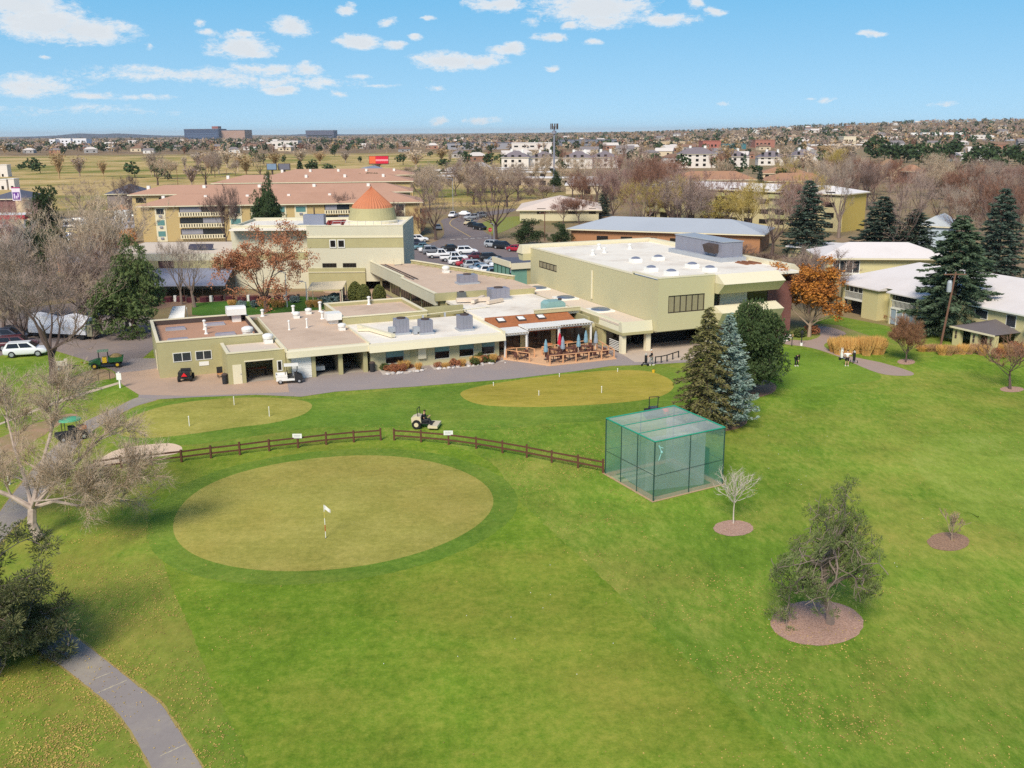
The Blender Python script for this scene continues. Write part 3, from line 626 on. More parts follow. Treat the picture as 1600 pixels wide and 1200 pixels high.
# ---- dining wing: white upper roof, rust shingle slope, pergola terrace
t = CT('dining_wing', 'dining wing with white upper roof and rust shingle slope behind the terrace', 'building', 43, -3)
m = MB(); m.wall(0, 36.6, 49.3, -3.4, -3.1, 0, 2.7, [(37.2, 40, 0.3, 2.3), (40.6, 44, .1, 2.3), (44.6, 48.6, .1, 2.3)]); m.box(49.0, 49.3, -3.1, 14, 0, 3.3); m.box(36.6, 49.0, 13.7, 14, 0, 3.3)
t.part('wall', m, olive)
t.part('roof', MB().box(36.66, 49.3, -.1, 14.1, 3.3, 3.6), whiter)
t.part('shingle_slope', MB().idx([(36.8, -4.3, 2.55), (47.6, -4.3, 2.55), (47.6, -.12, 3.66), (36.8, -.12, 3.66), (36.8, -4.3, 2.4), (47.6, -4.3, 2.4), (47.6, -.12, 2.9), (36.8, -.12, 2.9)], [(0, 1, 2, 3), (7, 6, 5, 4), (4, 5, 1, 0), (5, 6, 2, 1), (7, 4, 0, 3)]), shing)
t.part('parapet', MB().box(43.2, 49.3, -.5, -.13, 3.68, 4.1).box(47.62, 49.3, -4.4, -4.1, 2.3, 2.75), olive2)
t.box('coping', cream, 43.1, 49.3, -.55, -.08, 4.104, 4.2)
for (a, b, z0) in ((37.2, 40, .3), (40.6, 44, .1), (44.6, 48.6, .1)): window(t, 0, -3.2, a, b, z0, 2.3, g=glassd, fr=frm_d, n=3)
for u, l in ((38.4, 'left'), (41.0, 'middle'), (43.6, 'right')):
    tt = CT('skylight', 'small square skylight, %s of three in the rust shingle slope' % l, 'skylight', u, -1.3, 'skylights in the rust shingle slope', 3.34)
    tt.part('curb', MB().idx([(u - .5, -1.8, 3.21), (u + .5, -1.8, 3.21), (u + .5, -.8, 3.48), (u - .5, -.8, 3.48), (u - .5, -1.8, 3.4), (u + .5, -1.8, 3.4), (u + .5, -.8, 3.66), (u - .5, -.8, 3.66)], [(4, 5, 6, 7), (0, 1, 5, 4), (1, 2, 6, 5), (2, 3, 7, 6), (3, 0, 4, 7)]), darkt)
    tt.part('dome', MB().idx([(u - .4, -1.7, 3.43), (u + .4, -1.7, 3.43), (u + .4, -.9, 3.65), (u - .4, -.9, 3.65), (u, -1.3, 3.7)], [(0, 1, 4), (1, 2, 4), (2, 3, 4), (3, 0, 4)]), whitem)
t = CT('cooling_unit', 'teal green cooling unit on the white roof beside the tall olive block', 'air conditioner', 46.3, 1.0, None, 3.6)
teal = M('teal_metal', S(140, 174, 170), v=.12, rough=.5)
t.part('cabinet', MB().extr([(45.0, 3.7), (47.6, 3.7), (47.6, 4.6), (47.2, 4.9), (45.4, 4.9), (45.0, 4.6)], 1, .2, 1.9), teal); t.box('curb', galv, 44.8, 47.8, .1, 2.0, 3.6, 3.7); t.part('pipe', MB().tube((47.2, 1, 4.9), (47.2, 1, 5.1), .25, n=12), darkt)
for k, (ua, ub, vf, z) in enumerate(((36.75, 39.6, -6.35, 2.6), (39.7, 43.9, -5.9, 2.85), (44.0, 48.3, -5.5, 2.85))):
    t = CT('pergola', ('white slatted pergola, lowest and leftmost over the terrace', 'white slatted pergola in the middle over the terrace', 'white slatted pergola nearest the tall olive block')[k], 'pergola', ua, vf, 'pergolas over the terrace')
    for j, (u, v) in enumerate(((ua + .1, vf), (ub - .1, vf))): t.box('post', whitem, u - .09, u + .09, v - .09, v + .09, .15, z)
    t.part('beam', MB().box(ua, ub, vf - .06, vf + .06, z, z + .18).box(ua, ub, -3.9, -3.75, z + .05, z + .2), whitem)
    m = MB()
    nn = int((ub - ua) / .34)
    for j in range(nn + 1): u = ua + (ub - ua) * j / nn; m.bar((u, vf - .4, z + .26), (u, -3.6, z + .3), .07, .14)
    t.part('rafters', m, whitem); m = MB()
    for j in range(13): v = vf - .35 + (-3.65 - vf + .35) * j / 12; m.box(ua, ub, v - .075, v + .075, z + .37, z + .41)
    t.part('slats', m, whitem)
# ---- terrace deck with railings
t = CT('terrace_deck', 'low tan timber terrace deck in front of the white pergolas', 'deck', 42, -8)
deckp = [(36.4, -6.9), (38.4, -9.6), (39.9, -11.9), (48.2, -11.9), (48.9, -6.0), (48.9, -3.45), (36.7, -3.45), (36.7, -6.5)]
m = MB(); m.prism(deckp, .024, .15); t.part('platform', m, M('deck_boards', S(220, 176, 136), v=.12, s=1.2))
def rail(pts, lab, z0=.15, h=.95, step=1.6):
    t = CT('terrace_railing', lab, 'railing', pts[0][0], pts[0][1], 'cedar railings round the terrace', z0)
    for (a, b) in zip(pts, pts[1:]):
        L = math.hypot(b[0] - a[0], b[1] - a[1]); n = max(1, round(L / step))
        for k in range(n + (1 if (a, b) == (pts[-2], pts[-1]) else 0)):
            x, y = a[0] + (b[0] - a[0]) * k / n, a[1] + (b[1] - a[1]) * k / n
            t.box('post', cedar, x - .06, x + .06, y - .06, y + .06, z0, z0 + h)
        t.part('top_rail', MB().bar((*a, z0 + h + .03), (*b, z0 + h + .03), .12, .06), cedar)
        m = MB()
        for q in (.25, .55): m.bar((*a, z0 + h * q), (*b, z0 + h * q), .02, .03)
        t.part('wires', m, darkt)
rail([(40.0, -11.7), (48.0, -11.7), (48.7, -6.2)], 'cedar railing round the front and right edge of the terrace')
rail([(36.8, -6.8), (38.5, -9.5)], 'short slanting cedar railing beside the terrace steps')
rail([(37.0, -6.2), (39.5, -6.6), (39.9, -7.7)], 'cedar railing under the lowest pergola', .15); rail([(41.3, -8.4), (41.2, -7.0), (48.0, -6.0)], 'inner cedar railing dividing the two rows of terrace tables')
tabm = M('dark_table_brown', S(112, 74, 62), v=.15); chm = M('chair_brown', S(96, 62, 54), v=.15); woodt = M('table_wood', S(196, 130, 84), v=.15)
def table(u, v, lab, mat=tabm, r=.5, z=.15):
    t = CT('patio_table', lab, 'table', u, v, 'patio tables on the terrace', z)
    t.part('tabletop', MB().lathe(u, v, [(r, z + .7), (r, z + .75)], 14), mat); t.part('leg', MB().tube((u, v, z), (u, v, z + .7), .06, .05, 8).lathe(u, v, [(.28, z), (.24, z + .05)], 10), darkt); return t
ch0 = CT('patio_chair', 'brown patio chair at terrace table', 'chair', 0, 0, 'patio chairs on the terrace')
ch0.box('seat', chm, -.23, .23, -.23, .23, .42, .46); ch0.box('backrest', chm, -.23, .23, .2, .24, .46, .92)
for x in (-.2, .2):
    for y in (-.2, .2): ch0.part('leg', MB().tube((x, y, 0), (x, y, .42), .02, n=5), chm)
nch = [0]
def chair(u, v, a, lab):
    w_ = W(u, v, .15); o = ch0.o if nch[0] == 0 else dup(ch0.o)
    nch[0] += 1; o.location = w_; o.rotation_euler = (0, 0, ALPHA + a); o['label'] = lab; return o
tabs = [(41.0, -10.5, 'leftmost front'), (42.9, -10.6, 'second front'), (44.7, -10.6, 'third front'), (46.7, -10.7, 'rightmost front'), (42.3, -7.9, 'leftmost second row'), (44.2, -7.9, 'middle second row'), (46.4, -7.6, 'rightmost second row'), (38.2, -7.8, 'lone left')]
for u, v, l in tabs:
    table(u, v, 'round brown patio table, the %s one on the terrace' % l)
    for k in range(4): chair(u + .8 * math.cos(k * PI / 2 + .5), v + .8 * math.sin(k * PI / 2 + .5), k * PI / 2 + .5 - PI / 2, 'brown patio chair round the %s terrace table' % l)
for u, v, l in ((38.0, -5.0, 'left'), (42.9, -4.9, 'middle'), (45.6, -4.8, 'right')): table(u, v, 'wooden topped table under the %s pergola' % l, woodt, .55)
def umbrella(u, v, col, lab):
    t = CT('patio_umbrella', lab, 'umbrella', u, v, 'closed umbrellas on the terrace', .15)
    t.part('pole', MB().tube((u, v, .15), (u, v, 2.5), .025, n=6), frm_w); t.part('base', MB().lathe(u, v, [(.25, .15), (.22, .22)], 12), darkt)
    pr = [(.06, .95), (.2, 1.05), (.21, 1.3), (.16, 1.7), (.17, 1.85), (.1, 2.25), (.02, 2.5)]
    n = 12; V = []
    for r, z in pr:
        for i in range(n): a = 2 * PI * i / n; rr = r * (1.15 if i % 2 else .8); V.append((u + rr * math.cos(a), v + rr * math.sin(a), z))
    Fs = [(k * n + i, k * n + (i + 1) % n, (k + 1) * n + (i + 1) % n, (k + 1) * n + i) for k in range(len(pr) - 1) for i in range(n)]
    t.part('canopy', MB().idx(V, Fs), col)
ublue = M('blue_canvas', S(128, 166, 182), v=.12); ugrey = M('grey_blue_canvas', S(150, 164, 178), v=.12); ured = M('red_canvas', S(206, 40, 66), v=.12)
umbrella(40.6, -9.3, ublue, 'closed pale blue umbrella at the left end of terrace'); umbrella(43.0, -8.7, ugrey, 'closed grey blue umbrella in front of the red one'); umbrella(43.6, -6.6, ured, 'closed red umbrella on the terrace')
umbrella(45.2, -8.3, ublue, 'closed blue umbrella right of the red one'); umbrella(47.0, -6.6, ublue, 'closed blue umbrella under the right end of the pergola'); umbrella(47.9, -7.4, ugrey, 'closed grey umbrella at the right railing corner')
# ---- link hall
t = CT('link_hall', 'long low hall with tan flat roof linking clubhouse tower block and dining wing', 'building', 42, 35)
m = MB(); m.box(36.8, 37.1, 14.3, 47.6, 0, 3.2); m.bar((49.6, 22.5, 2.0), (41.6, 46.2, 2.0), .3, 4.0); m.box(49.3, 49.6, 14.3, 22.4, 0, 4.0); m.box(36.0, 49.6, 14.1, 14.3, 0, 4.3); t.part('wall', m, olive)
t.part('roof', MB().prism([(35.8, 14.3), (49.9, 14.3), (49.9, 22.5), (41.7, 45.9), (35.8, 48.3)], 4.0, 4.35), tanr)
t.part('fascia', MB().box(35.4, 35.78, 30, 48.4, 3.0, 4.75).box(35.2, 35.6, 14, 29.98, 3.0, 4.5), creamw)
t.part('coping', MB().box(35.35, 35.82, 30, 48.4, 4.754, 4.85).box(35.15, 35.65, 14, 29.98, 4.504, 4.6), cream)
t.box('parapet', olive, 35.2, 42.4, 13.6, 14.09, 3.6, 4.6); t.box('parapet', olive, 31.4, 36.5, 6.5, 6.9, 3.14, 4.2)
for k in range(5):
    v0 = 20 + k * 5.4; window(t, 1, 36.8, v0, v0 + 4.6, .7, 2.6, g=glassd, fr=frm_d, n=5)
hvac(42.6, 21.8, 4.35, 'mauve grey rooftop unit on the tan link roof, farther of two', 2.6, 1.6, 1.3); hvac(43.4, 12.0, 3.6, 'grey louvred rooftop unit at the edge of the white dining roof', 2.6, 1.7, 1.5)
hvac(38.6, 13.0, 3.6, 'small dark condenser beside the ducts on the white roof', 1.0, .9, 1.1, mat=M('dark_cabinet', S(110, 112, 110)))
mushroom(43.4, 33.5, 4.35, 'white roof ventilator near the car park wall on the link roof', .9)
t = CT('condenser', 'small cream condenser on the link roof beside the tower block wall', 'air conditioner', 39.0, 45, None, 4.35); t.box('cabinet', cream, 38.5, 39.6, 44.7, 45.3, 4.5, 5.4); t.box('stand', galv, 38.6, 39.5, 44.8, 45.2, 4.35, 4.5); t.part('grille', MB().lathe(39.05, 44.69, [(.01, 4.95), (.02, 4.96)], 6), darkt)
t = CT('roof_duct', 'tangle of tan ducts on the roof between link hall and dining wing', 'duct', 39.5, 11, None, 3.6)
t.part('trunk_duct', MB().bar((37.2, 11.2, 4.0), (41.5, 10.4, 4.0), .6, .5), paler); t.part('branch_duct', MB().bar((41.5, 12.6, 3.95), (38.8, 9.4, 3.95), .5, .4), paler); t.part('branch_duct', MB().bar((40.5, 8.4, 3.9), (43, 9.6, 3.9), .5, .4), paler)
t = CT('cable_tray', 'dark ladder shaped cable tray lying along the link hall roof', 'cable tray', 37.0, 37, None, 4.35)
m = MB(); m.bar((36.6, 46, 4.5), (36.6, 28, 4.5), .06, .1); m.bar((37.3, 46, 4.5), (37.3, 28, 4.5), .06, .1)
for k in range(19): m.bar((36.6, 45.6 - k * .95, 4.5), (37.3, 45.6 - k * .95, 4.5), .06, .06)
t.part('tray', m, darkt); t.part('feet', MB().box(36.5, 37.4, 45, 45.2, 4.35, 4.45).box(36.5, 37.4, 29, 29.2, 4.35, 4.45), galv)
t = CT('screen_wall', 'buttressed olive screen wall between the link roof and parked cars', 'wall', 46, 35)
t.part('wall', MB().bar((50.1, 22.6, 2.4), (41.9, 46.4, 2.4), .26, 4.8), olive); t.part('coping', MB().bar((50.1, 22.6, 4.86), (41.9, 46.4, 4.86), .5, .11), cream)
for k in range(13): q_ = 50.0 - 8.2 * (k + .5) / 13; v = 22.6 + 23.8 * (k + .5) / 13; t.part('buttress', MB().idx([(q_, v, 4.351), (q_, v + .3, 4.351), (q_ - .75, v + .1, 4.36), (q_ - .75, v - .2, 4.36), (q_, v, 4.78), (q_, v + .3, 4.78)], [(0, 1, 2, 3), (3, 2, 5, 4), (0, 3, 4), (1, 5, 2)]), olive)
# ---- recreation block
t = CT('recreation_block', 'tall olive windowed block with white flat roof and sloping cream eaves', 'building', 64, -11)
m = MB(); m.wall(0, 54, 61.6, -11, -10.7, 2.5, 8.66, [(55.35, 60.3, 4.55, 6.6)]); m.wall(1, -10.7, 25.5, 54, 54.3, 2.5, 8.4, [(16.4, 22.6, 5.9, 6.9)])
m.box(54.3, 73.5, 25.2, 25.5, 0, 8.4); m.box(54, 54.3, -4, 25.5, 0, 2.496); m.box(61.3, 61.6, -10.7, -9.2, 2.5, 8.66); t.part('wall', m, olive2)
t.part('lower_wall', MB().box(56, 61, -6.2, -6, 0, 2.5).box(54.3, 54.5, -6.0, -4, 0, 2.496), dark); t.box('soffit', ceil_, 54, 61.6, -10.7, -6, 2.35, 2.496)  # lower wall coloured near black for the shade under the overhang
t.part('siding', MB().box(63.4, 67.3, -9.6, -9.3, 4.3, 7.0).box(61.6, 63.4, -9.58, -9.3, 0, 4.2), M('pale_siding', S(204, 200, 180), v=.06))
t.part('brick_wall', MB().box(67.3, 74.0, -9.6, -9.3, 0, 3.1).box(70.3, 74.0, -9.6, -9.3, 3.1, 7.0).box(73.7, 74.0, -9.3, 25.2, 0, 8.3).box(63.4, 67.3, -9.58, -9.3, 0, 4.2), brick)
t.box('roof', whiter, 54.3, 74.0, -10.6, 25.2, 8.1, 8.4)
t.part('parapet', MB().box(53.96, 61.64, -11.04, -10.5, 8.664, 8.8).box(53.96, 54.36, -10.5, -4.9, 8.664, 8.8).box(53.96, 54.36, -4.9, 25.5, 8.404, 8.56), cream)
t.part('eave', MB().extr([(-10.5, 8.42), (-11.3, 8.75), (-12.9, 7.75), (-10.9, 7.7), (-10.5, 7.9)], 0, 61.66, 70.3), cream)
t.part('eave_soffit', MB().extr([(-12.9, 7.745), (-11.7, 6.5), (-9.3, 6.5), (-9.3, 7.69), (-10.9, 7.695)], 0, 61.66, 70.3), olive2)
t.part('eave', MB().extr([(25.5, 8.9), (26.4, 8.9), (27.6, 7.6), (25.5, 7.6)], 0, 52.6, 74.6), cream); t.part('eave_soffit', MB().extr([(25.5, 7.595), (27.6, 7.595), (27.0, 6.6), (25.5, 6.6)], 0, 52.8, 74.4), olive2)
t.part('eave', MB().extr([(74.0, 8.9), (74.9, 8.9), (76.2, 7.9), (74.0, 7.9)], 1, -8.6, 25.4), cream)
t.part('balcony', MB().extr([(-9.7, 4.3), (-10.9, 4.3), (-10.95, 5.0), (-12.7, 4.35), (-12.3, 4.33), (-9.7, 4.0)], 0, 61.7, 70.5), cream); t.part('balcony_soffit', MB().extr([(-12.7, 4.345), (-11.7, 2.7), (-9.6, 2.7), (-9.6, 3.99), (-12.3, 4.325)], 0, 61.7, 70.5), olive2)
window(t, 0, -10.86, 55.35, 60.3, 4.55, 6.6, g=gtan, fr=frm_d, n=6, w=.12); window(t, 1, 54.14, 16.4, 22.6, 5.9, 6.9, g=gtan, fr=frm_d, n=5, w=.12)
window(t, 0, -9.4, 61.7, 63.3, 4.3, 6.5, g=glass, fr=frm_d, n=1, w=.12); window(t, 0, -9.6, 67.3, 70.3, 4.3, 6.5, g=glassd, fr=frm_d, n=1, w=.08)
t.part('downpipe', MB().box(53.8, 53.96, 5.3, 5.5, 3.9, 7.6), cream)
for (u, v, l) in ((57.4, -3.5, 'nearest the roof corner notch'), (57.9, -7.3, 'nearest the front corner'), (59.9, 4.7, 'behind the pair on the left'), (63.6, 5.2, 'behind and right of the others'), (63.6, -3.0, 'in the middle right of the group'), (63.8, -6.6, 'at the front right of the group')):
    skylight(u, v, 8.4, 1.3, 1.3, 'white skylight with grey dome on the big roof, %s' % l, h=.5, domed=True, group='domed skylights on the block roof')
t = CT('rooftop_unit', 'large grey panelled air handler with dark hood on the white block roof', 'air conditioner', 72, 0, None, 8.4)
t.box('base', galv, 69.6, 73.6, -.4, 12.4, 8.4, 8.95)
m = MB().box(70.2, 73.3, .1, 11.6, 8.95, 10.9)
for k in range(7): m.box(70.14, 70.2, .2 + k * 1.6, .3 + k * 1.6, 9.0, 10.85)
for k in range(3): m.box(70.3 + k * 1.4, 70.4 + k * 1.4, .04, .1, 9.0, 10.85)
t.part('cabinet', m, galvd); t.part('top_panel', MB().box(70.1, 73.4, 0, 11.7, 10.904, 11.0), galv)
t.part('intake_hood', MB().extr([(70.13, 9.5), (70.13, 10.6), (69.2, 10.4), (69.6, 9.4)], 1, 1.0, 3.4), darkt)
t = CT('plank_pile', 'rusty brown plank pile on the block roof right of the grey air handler', 'planks', 72.5, -2.5, None, 8.4)
for k in range(5): t.box('plank', rustm, 71.2 + k * .5, 71.55 + k * .5, -3.8 + .3 * (k % 2), -1.3 + .3 * (k % 2), 8.4, 8.52 + .05 * (k % 3))
for (u, v, l) in ((58.4, 14.0, 'left of middle on the big white roof'), (62.5, 20.0, 'towards the far edge of the big white roof'), (66.5, 18.0, 'at the far right of the big white roof'), (61.0, 15.5, 'mid roof of the tall block')): vent_pipe(u, v, 8.4, .6, 'white vent stub %s' % l, r=.2)
# canopy wing along the block
t = CT('entrance_wing', 'low olive wing with sloping cream fascia and pillared entrance beside the block', 'building', 52, -8)
m = MB(); m.box(50.0, 50.3, -5.0, 23, 0, 2.6); m.box(49.9, 50.0, -4.2, 23, 2.6, 3.4); m.box(50.3, 53.9, 22.7, 23, 0, 3.2); m.box(50.3, 53.9, -5.1, -4.9, 0, 2.5); t.part('wall', m, olive)
t.box('roof', paler, 50.0, 53.95, -9.4, 23, 3.2, 3.42)
t.part('fascia', MB().extr([(-10.1, 2.55), (-9.85, 3.75), (-9.2, 3.6), (-9.2, 2.55)], 0, 49.9, 53.95).extr([(49.9, 2.55), (49.9, 2.62), (50.2, 3.75), (50.5, 3.6), (50.5, 2.55)], 1, -9.2, 1.6), M('fascia_cream', S(216, 210, 182), v=.05))
t.part('fascia_band', MB().box(49.86, 53.95, -10.2, -9.2, 1.75 + .5, 2.545).box(49.86, 50.5, -9.2, 23, 2.2, 2.545), olive)
for (u, v) in ((50.3, -9.5), (53.7, -9.3)): t.box('pillar', cream, u - .3, u + .3, v - .3, v + .3, 0, 2.24)
t.part('glass_doors', MB().box(50.5, 52.2, -5.2, -5.104, 0, 2.2).box(52.9, 53.8, -5.2, -5.104, 0, 2.2), glassd)
m = MB()
for k in range(6): m.box(49.95, 50.05, -9.1, -6.9, .25 + .2 * k, .32 + .2 * k)
t.part('slat_screen', m, frm_w)
for k, v in enumerate((18.5, 9.5, -.5)): skylight(52.1, v, 3.42, 2.6, 2.9, 'wide blue grey dome skylight, %s on the low wing roof' % ('farthest', 'middle', 'nearest')[k], h=.18, mat=glassy('blue_dome', S(92, 106, 128), .2), domed=True, group='dome skylights on the low wing')
# glazed vestibule by the car park
t = T('glass_vestibule', 'small vestibule with slate roof and green glass by the car park', 'building', W(61.5, 47), ALPHA, None, (55, 33, 0))
t.part('roof', MB().idx([(50.5, 26.5, 4.3), (56.5, 26.5, 4.0), (56.5, 34, 4.0), (50.5, 34, 4.3), (50.5, 26.5, 4.1), (56.5, 26.5, 3.8), (56.5, 34, 3.8), (50.5, 34, 4.1)], [(0, 1, 2, 3), (7, 6, 5, 4), (4, 5, 1, 0), (5, 6, 2, 1), (6, 7, 3, 2), (7, 4, 0, 3)]), M('slate_roof', S(98, 100, 112), v=.1))
t.part('fascia', MB().box(50.2, 50.46, 26.3, 34.2, 3.5, 4.45).box(50.5, 56.6, 26.1, 26.46, 3.2, 4.15), cream); t.part('glazing', MB().box(50.4, 50.5, 26.8, 33.8, 0, 3.5).box(50.6, 53.4, 26.5, 26.6, 0, 3.2), glassy('green_glass', S(120, 164, 146), .15))
m = MB()
for k in range(5): m.box(50.3, 50.4, 26.6 + k * 1.75, 26.75 + k * 1.75, 0, 3.5)
m.box(50.3, 50.4, 26.6, 33.8, 1.6, 1.75); t.part('mullions', m, M('green_frame', S(52, 84, 72))); t.part('wall', MB().box(53.4, 56.4, 26.5, 26.7, 0, 3.2).box(56.2, 56.4, 26.7, 33.8, 0, 3.7), olive)
# ---- tower block (nearly square on to the camera): own frame
YB = 157.5
kx = lambda px, py=400: WY(px, py, YB)[0]
kz = lambda py, px=560: WY(px, py, YB)[1]
xl, xr, xs = kx(357), kx(631), kx(481)
t = T('clubhouse_hall', 'pale cream three storey clubhouse hall with olive bands and flat white roof', 'building', ((xl + xr) / 2, YB, 0), 0, None, ((xl + xr) / 2, YB, 0))
zt, yb1 = kz(353), YB + 17
t.part('wall', MB().box(xs, xr, YB, YB + .3, 1.5, zt).box(xl, xs, YB + 2.5, YB + 2.8, 0, zt - .15).box(xl, xl + .3, YB + 2.8, yb1, 0, zt - .15).box(xr - .3, xr, YB + .3, yb1, 0, zt).box(xs, xs + .3, YB + .3, YB + 2.5, 1.5, zt).box(xl, xr, yb1, yb1 + .3, 0, zt), creamw)
t.box('roof', whiter, xl + .3, xr - .3, YB + .3, yb1, zt - .7, zt - .5)
t.part('coping', MB().box(xs - .06, xr + .06, YB - .06, YB + .36, zt, zt + .12).box(xl - .06, xs - .06, YB + 2.44, YB + 2.86, zt - .146, zt - .03).box(xr - .34, xr + .06, YB + .36, yb1, zt, zt + .12), cream)
t.part('band', MB().box(xs + .02, xr, YB - .03, YB - .004, kz(387), kz(372)).box(xl, xs - .02, YB + 2.46, YB + 2.496, kz(408), kz(397)), olive)
t.part('band_trim', MB().box(xs + .02, xr, YB - .12, YB - .004, kz(371.5), kz(368.8)).box(xl, xs - .02, YB + 2.36, YB + 2.496, kz(396.5), kz(394)), cream)
for a, b in ((516, 526.5), (528.5, 540)): window(t, 0, YB - .03, kx(a), kx(b), kz(387), kz(374), g=glassd, fr=frm_w, w=.14, depth=.1)
for a, b in ((503, 525), (535, 556)): window(t, 0, YB - .004, kx(a), kx(b), kz(417.5), kz(411), g=glassd, fr=frm_d, n=4, w=.08)
t.part('base_wall', MB().box(xs, kx(570), YB - .3, YB - .004, 0, kz(418.6)), olive); t.part('base_ledge', MB().box(xs, kx(570), YB - .42, YB - .304, kz(425), kz(424)), cream)
cxm = (kx(541, 346) + kx(611, 346)) / 2 * 1.045
tw = T('copper_tower', 'round olive tower with seamed copper cone roof on the clubhouse hall', 'tower', (cxm, YB + 12, zt - .5), 0, None, (cxm, YB + 12, zt - .5))
k2 = (YB + 12) / 1510 / math.cos(PITCH) * 1.03; rz_ = lambda py: WY(575, py, YB + 12)[1]
tw.part('drum', MB().lathe(cxm, YB + 12, [(35 * k2, zt - .5), (34.5 * k2, zt + .3), (31 * k2, rz_(324))], 40), olive)
tw.part('drum_trim', MB().lathe(cxm, YB + 12, [(36.2 * k2, zt - .5), (36.2 * k2, zt - .1), (34.6 * k2, zt + .05)], 40), cream)
cop = M('copper_roof', S(196, 124, 88), v=.16, s=.5, rough=.65, met=.0, dirt=S(166, 106, 82), da=.5, ds=.3)
n = 40; prof = [(28.6 * k2, rz_(328.5)), (29 * k2, rz_(325)), (27 * k2, rz_(320)), (1.2 * k2, rz_(293)), (.2 * k2, rz_(291))]
V = []
for r, z in prof:
    for i in range(n * 2): a = PI * i / n; rr = r + (.10 if i % 2 and r > 1 else 0); V.append((cxm + rr * math.cos(a), YB + 12 + rr * math.sin(a), z + (.05 if i % 2 else 0)))
tw.part('cone_roof', MB().idx(V, [(k * 2 * n + i, k * 2 * n + (i + 1) % (2 * n), (k + 1) * 2 * n + (i + 1) % (2 * n), (k + 1) * 2 * n + i) for k in range(4) for i in range(2 * n)]), cop)
xc = kx(482, 345)
t = T('rooftop_unit', 'blue grey cooling unit on the clubhouse hall roof left of the tower', 'air conditioner', (xc, YB + 5, zt - .5), 0, None, (xc, YB + 5, zt - .5))
t.box('cabinet', M('blue_grey_metal', S(138, 142, 158), v=.1, rough=.5), xc - 1.7, xc + 1.7, YB + 4, YB + 6, zt - .1, zt + 1.5); t.box('curb', galv, xc - 2.8, xc + 2.0, YB + 3.8, YB + 6.2, zt - .5, zt - .1); t.part('stack', MB().tube((xc, YB + 5, zt + 1.5), (xc, YB + 5, zt + 2.6), .12), darkt)
t = T('roof_pipework', 'dark red pipework on the clubhouse hall roof beside the cooling unit', 'pipes', (xc + 3.5, YB + 4, zt - .5), 0, None, (xc + 3.5, YB + 4, zt - .5))
redp = M('red_pipe', S(130, 52, 50), v=.2); m = MB()
for k in range(4): m.tube((xc + 2.2, YB + 3.4 + k * .5, zt + .1 + .1 * k), (xc + 5.2, YB + 3.6 + k * .5, zt + .2 + .1 * k), .12, n=6)
t.part('pipes', m, redp); t.part('frame', MB().box(xc + 2.5, xc + 2.7, YB + 3.2, YB + 5.2, zt - .5, zt + .5).box(xc + 4.6, xc + 4.8, YB + 3.2, YB + 5.2, zt - .5, zt + .6), redp)
rr = random.Random(3)
t = T('roof_railing', 'thin pipe railing along the roof in front of the copper tower', 'railing', (kx(590), YB + 2, zt - .5), 0, None, (kx(590), YB + 2, zt - .5))
for k in range(9): x = kx(520) + (kx(622) - kx(520)) * k / 8; t.part('post', MB().tube((x, YB + 1.6, zt - .5), (x, YB + 1.6, zt + .6), .035, n=5), galv)
t.part('top_rail', MB().tube((kx(520), YB + 1.6, zt + .6), (kx(622), YB + 1.6, zt + .6), .035, n=5), galv)
# low west wing with blue awning
t = T('west_wing', 'low cream wing left of the hall with olive band and blue grey awning', 'building', (kx(250), YB + 4, 0), 0, None, (kx(250), YB + 4, 0))
xa, xb = kx(150), kx(357) - .05
t.part('wall', MB().box(xa, xb, YB + 3, YB + 3.3, 0, kz(398)).box(xa, xa + .3, YB + 3.3, YB + 16, 0, kz(398)), creamw); t.box('roof', paler, xa, xb, YB + 3.31, YB + 22, kz(398) - .4, kz(398) - .1)
t.part('band', MB().box(xa + 3, xb - .1, YB + 2.95, YB + 2.996, kz(421), kz(409)), olive); t.part('wall_panel', MB().box(xa, kx(185), YB + 2.9, YB + 2.996, 0, kz(399)), olive)
for a, b in ((236, 261), (343, 357)): window(t, 0, YB + 2.95, kx(a), kx(b) - .1, kz(421), kz(409), g=glassy('maroon_glass', S(84, 62, 64)), fr=frm_d, w=.1)
slate = M('blue_awning', S(140, 144, 162), v=.1, s=.4)
y0 = YB - 8.5
t.part('awning', MB().idx([(kx(205), YB + 2.9, 3.5), (kx(355), YB + 2.9, 3.5), (kx(372), y0, 2.35), (kx(190), y0, 2.35), (kx(205), YB + 2.9, 3.35), (kx(355), YB + 2.9, 3.35), (kx(372), y0, 2.2), (kx(190), y0, 2.2)], [(0, 1, 2, 3)[::-1], (4, 5, 6, 7), (3, 2, 6, 7)[::-1], (2, 1, 5, 6)[::-1], (0, 3, 7, 4)[::-1]]), slate)
for k in range(7): x = kx(200) + (kx(365) - kx(200)) * k / 6; t.box('awning_post', frm_d, x - .07, x + .07, y0 + .1, y0 + .24, 0, 2.25)
t.part('back_wall', MB().box(kx(200), kx(360), YB + 2.7, YB + 2.88, 0, 3.3), M('porch_tan', S(196, 170, 140)))
for k, (px, l) in enumerate(((278, 'left'), (297, 'right'))): hvac_l = T('rooftop_unit', 'dark solar panel rack on the west wing roof, %s of two' % l, 'solar panel', (kx(px), YB + 9, kz(398)), 0, None, (0, 0, 0)); hvac_l.part('panel', MB().idx([(-1.1, -.6, .1), (1.1, -.6, .1), (1.1, .6, .9), (-1.1, .6, .9)], [(0, 1, 2, 3)]), M('solar_dark', S(74, 72, 84), rough=.3)); hvac_l.part('frame', MB().box(-1, -.9, .4, .5, -.1, .8).box(.9, 1, .4, .5, -.1, .8), galv)
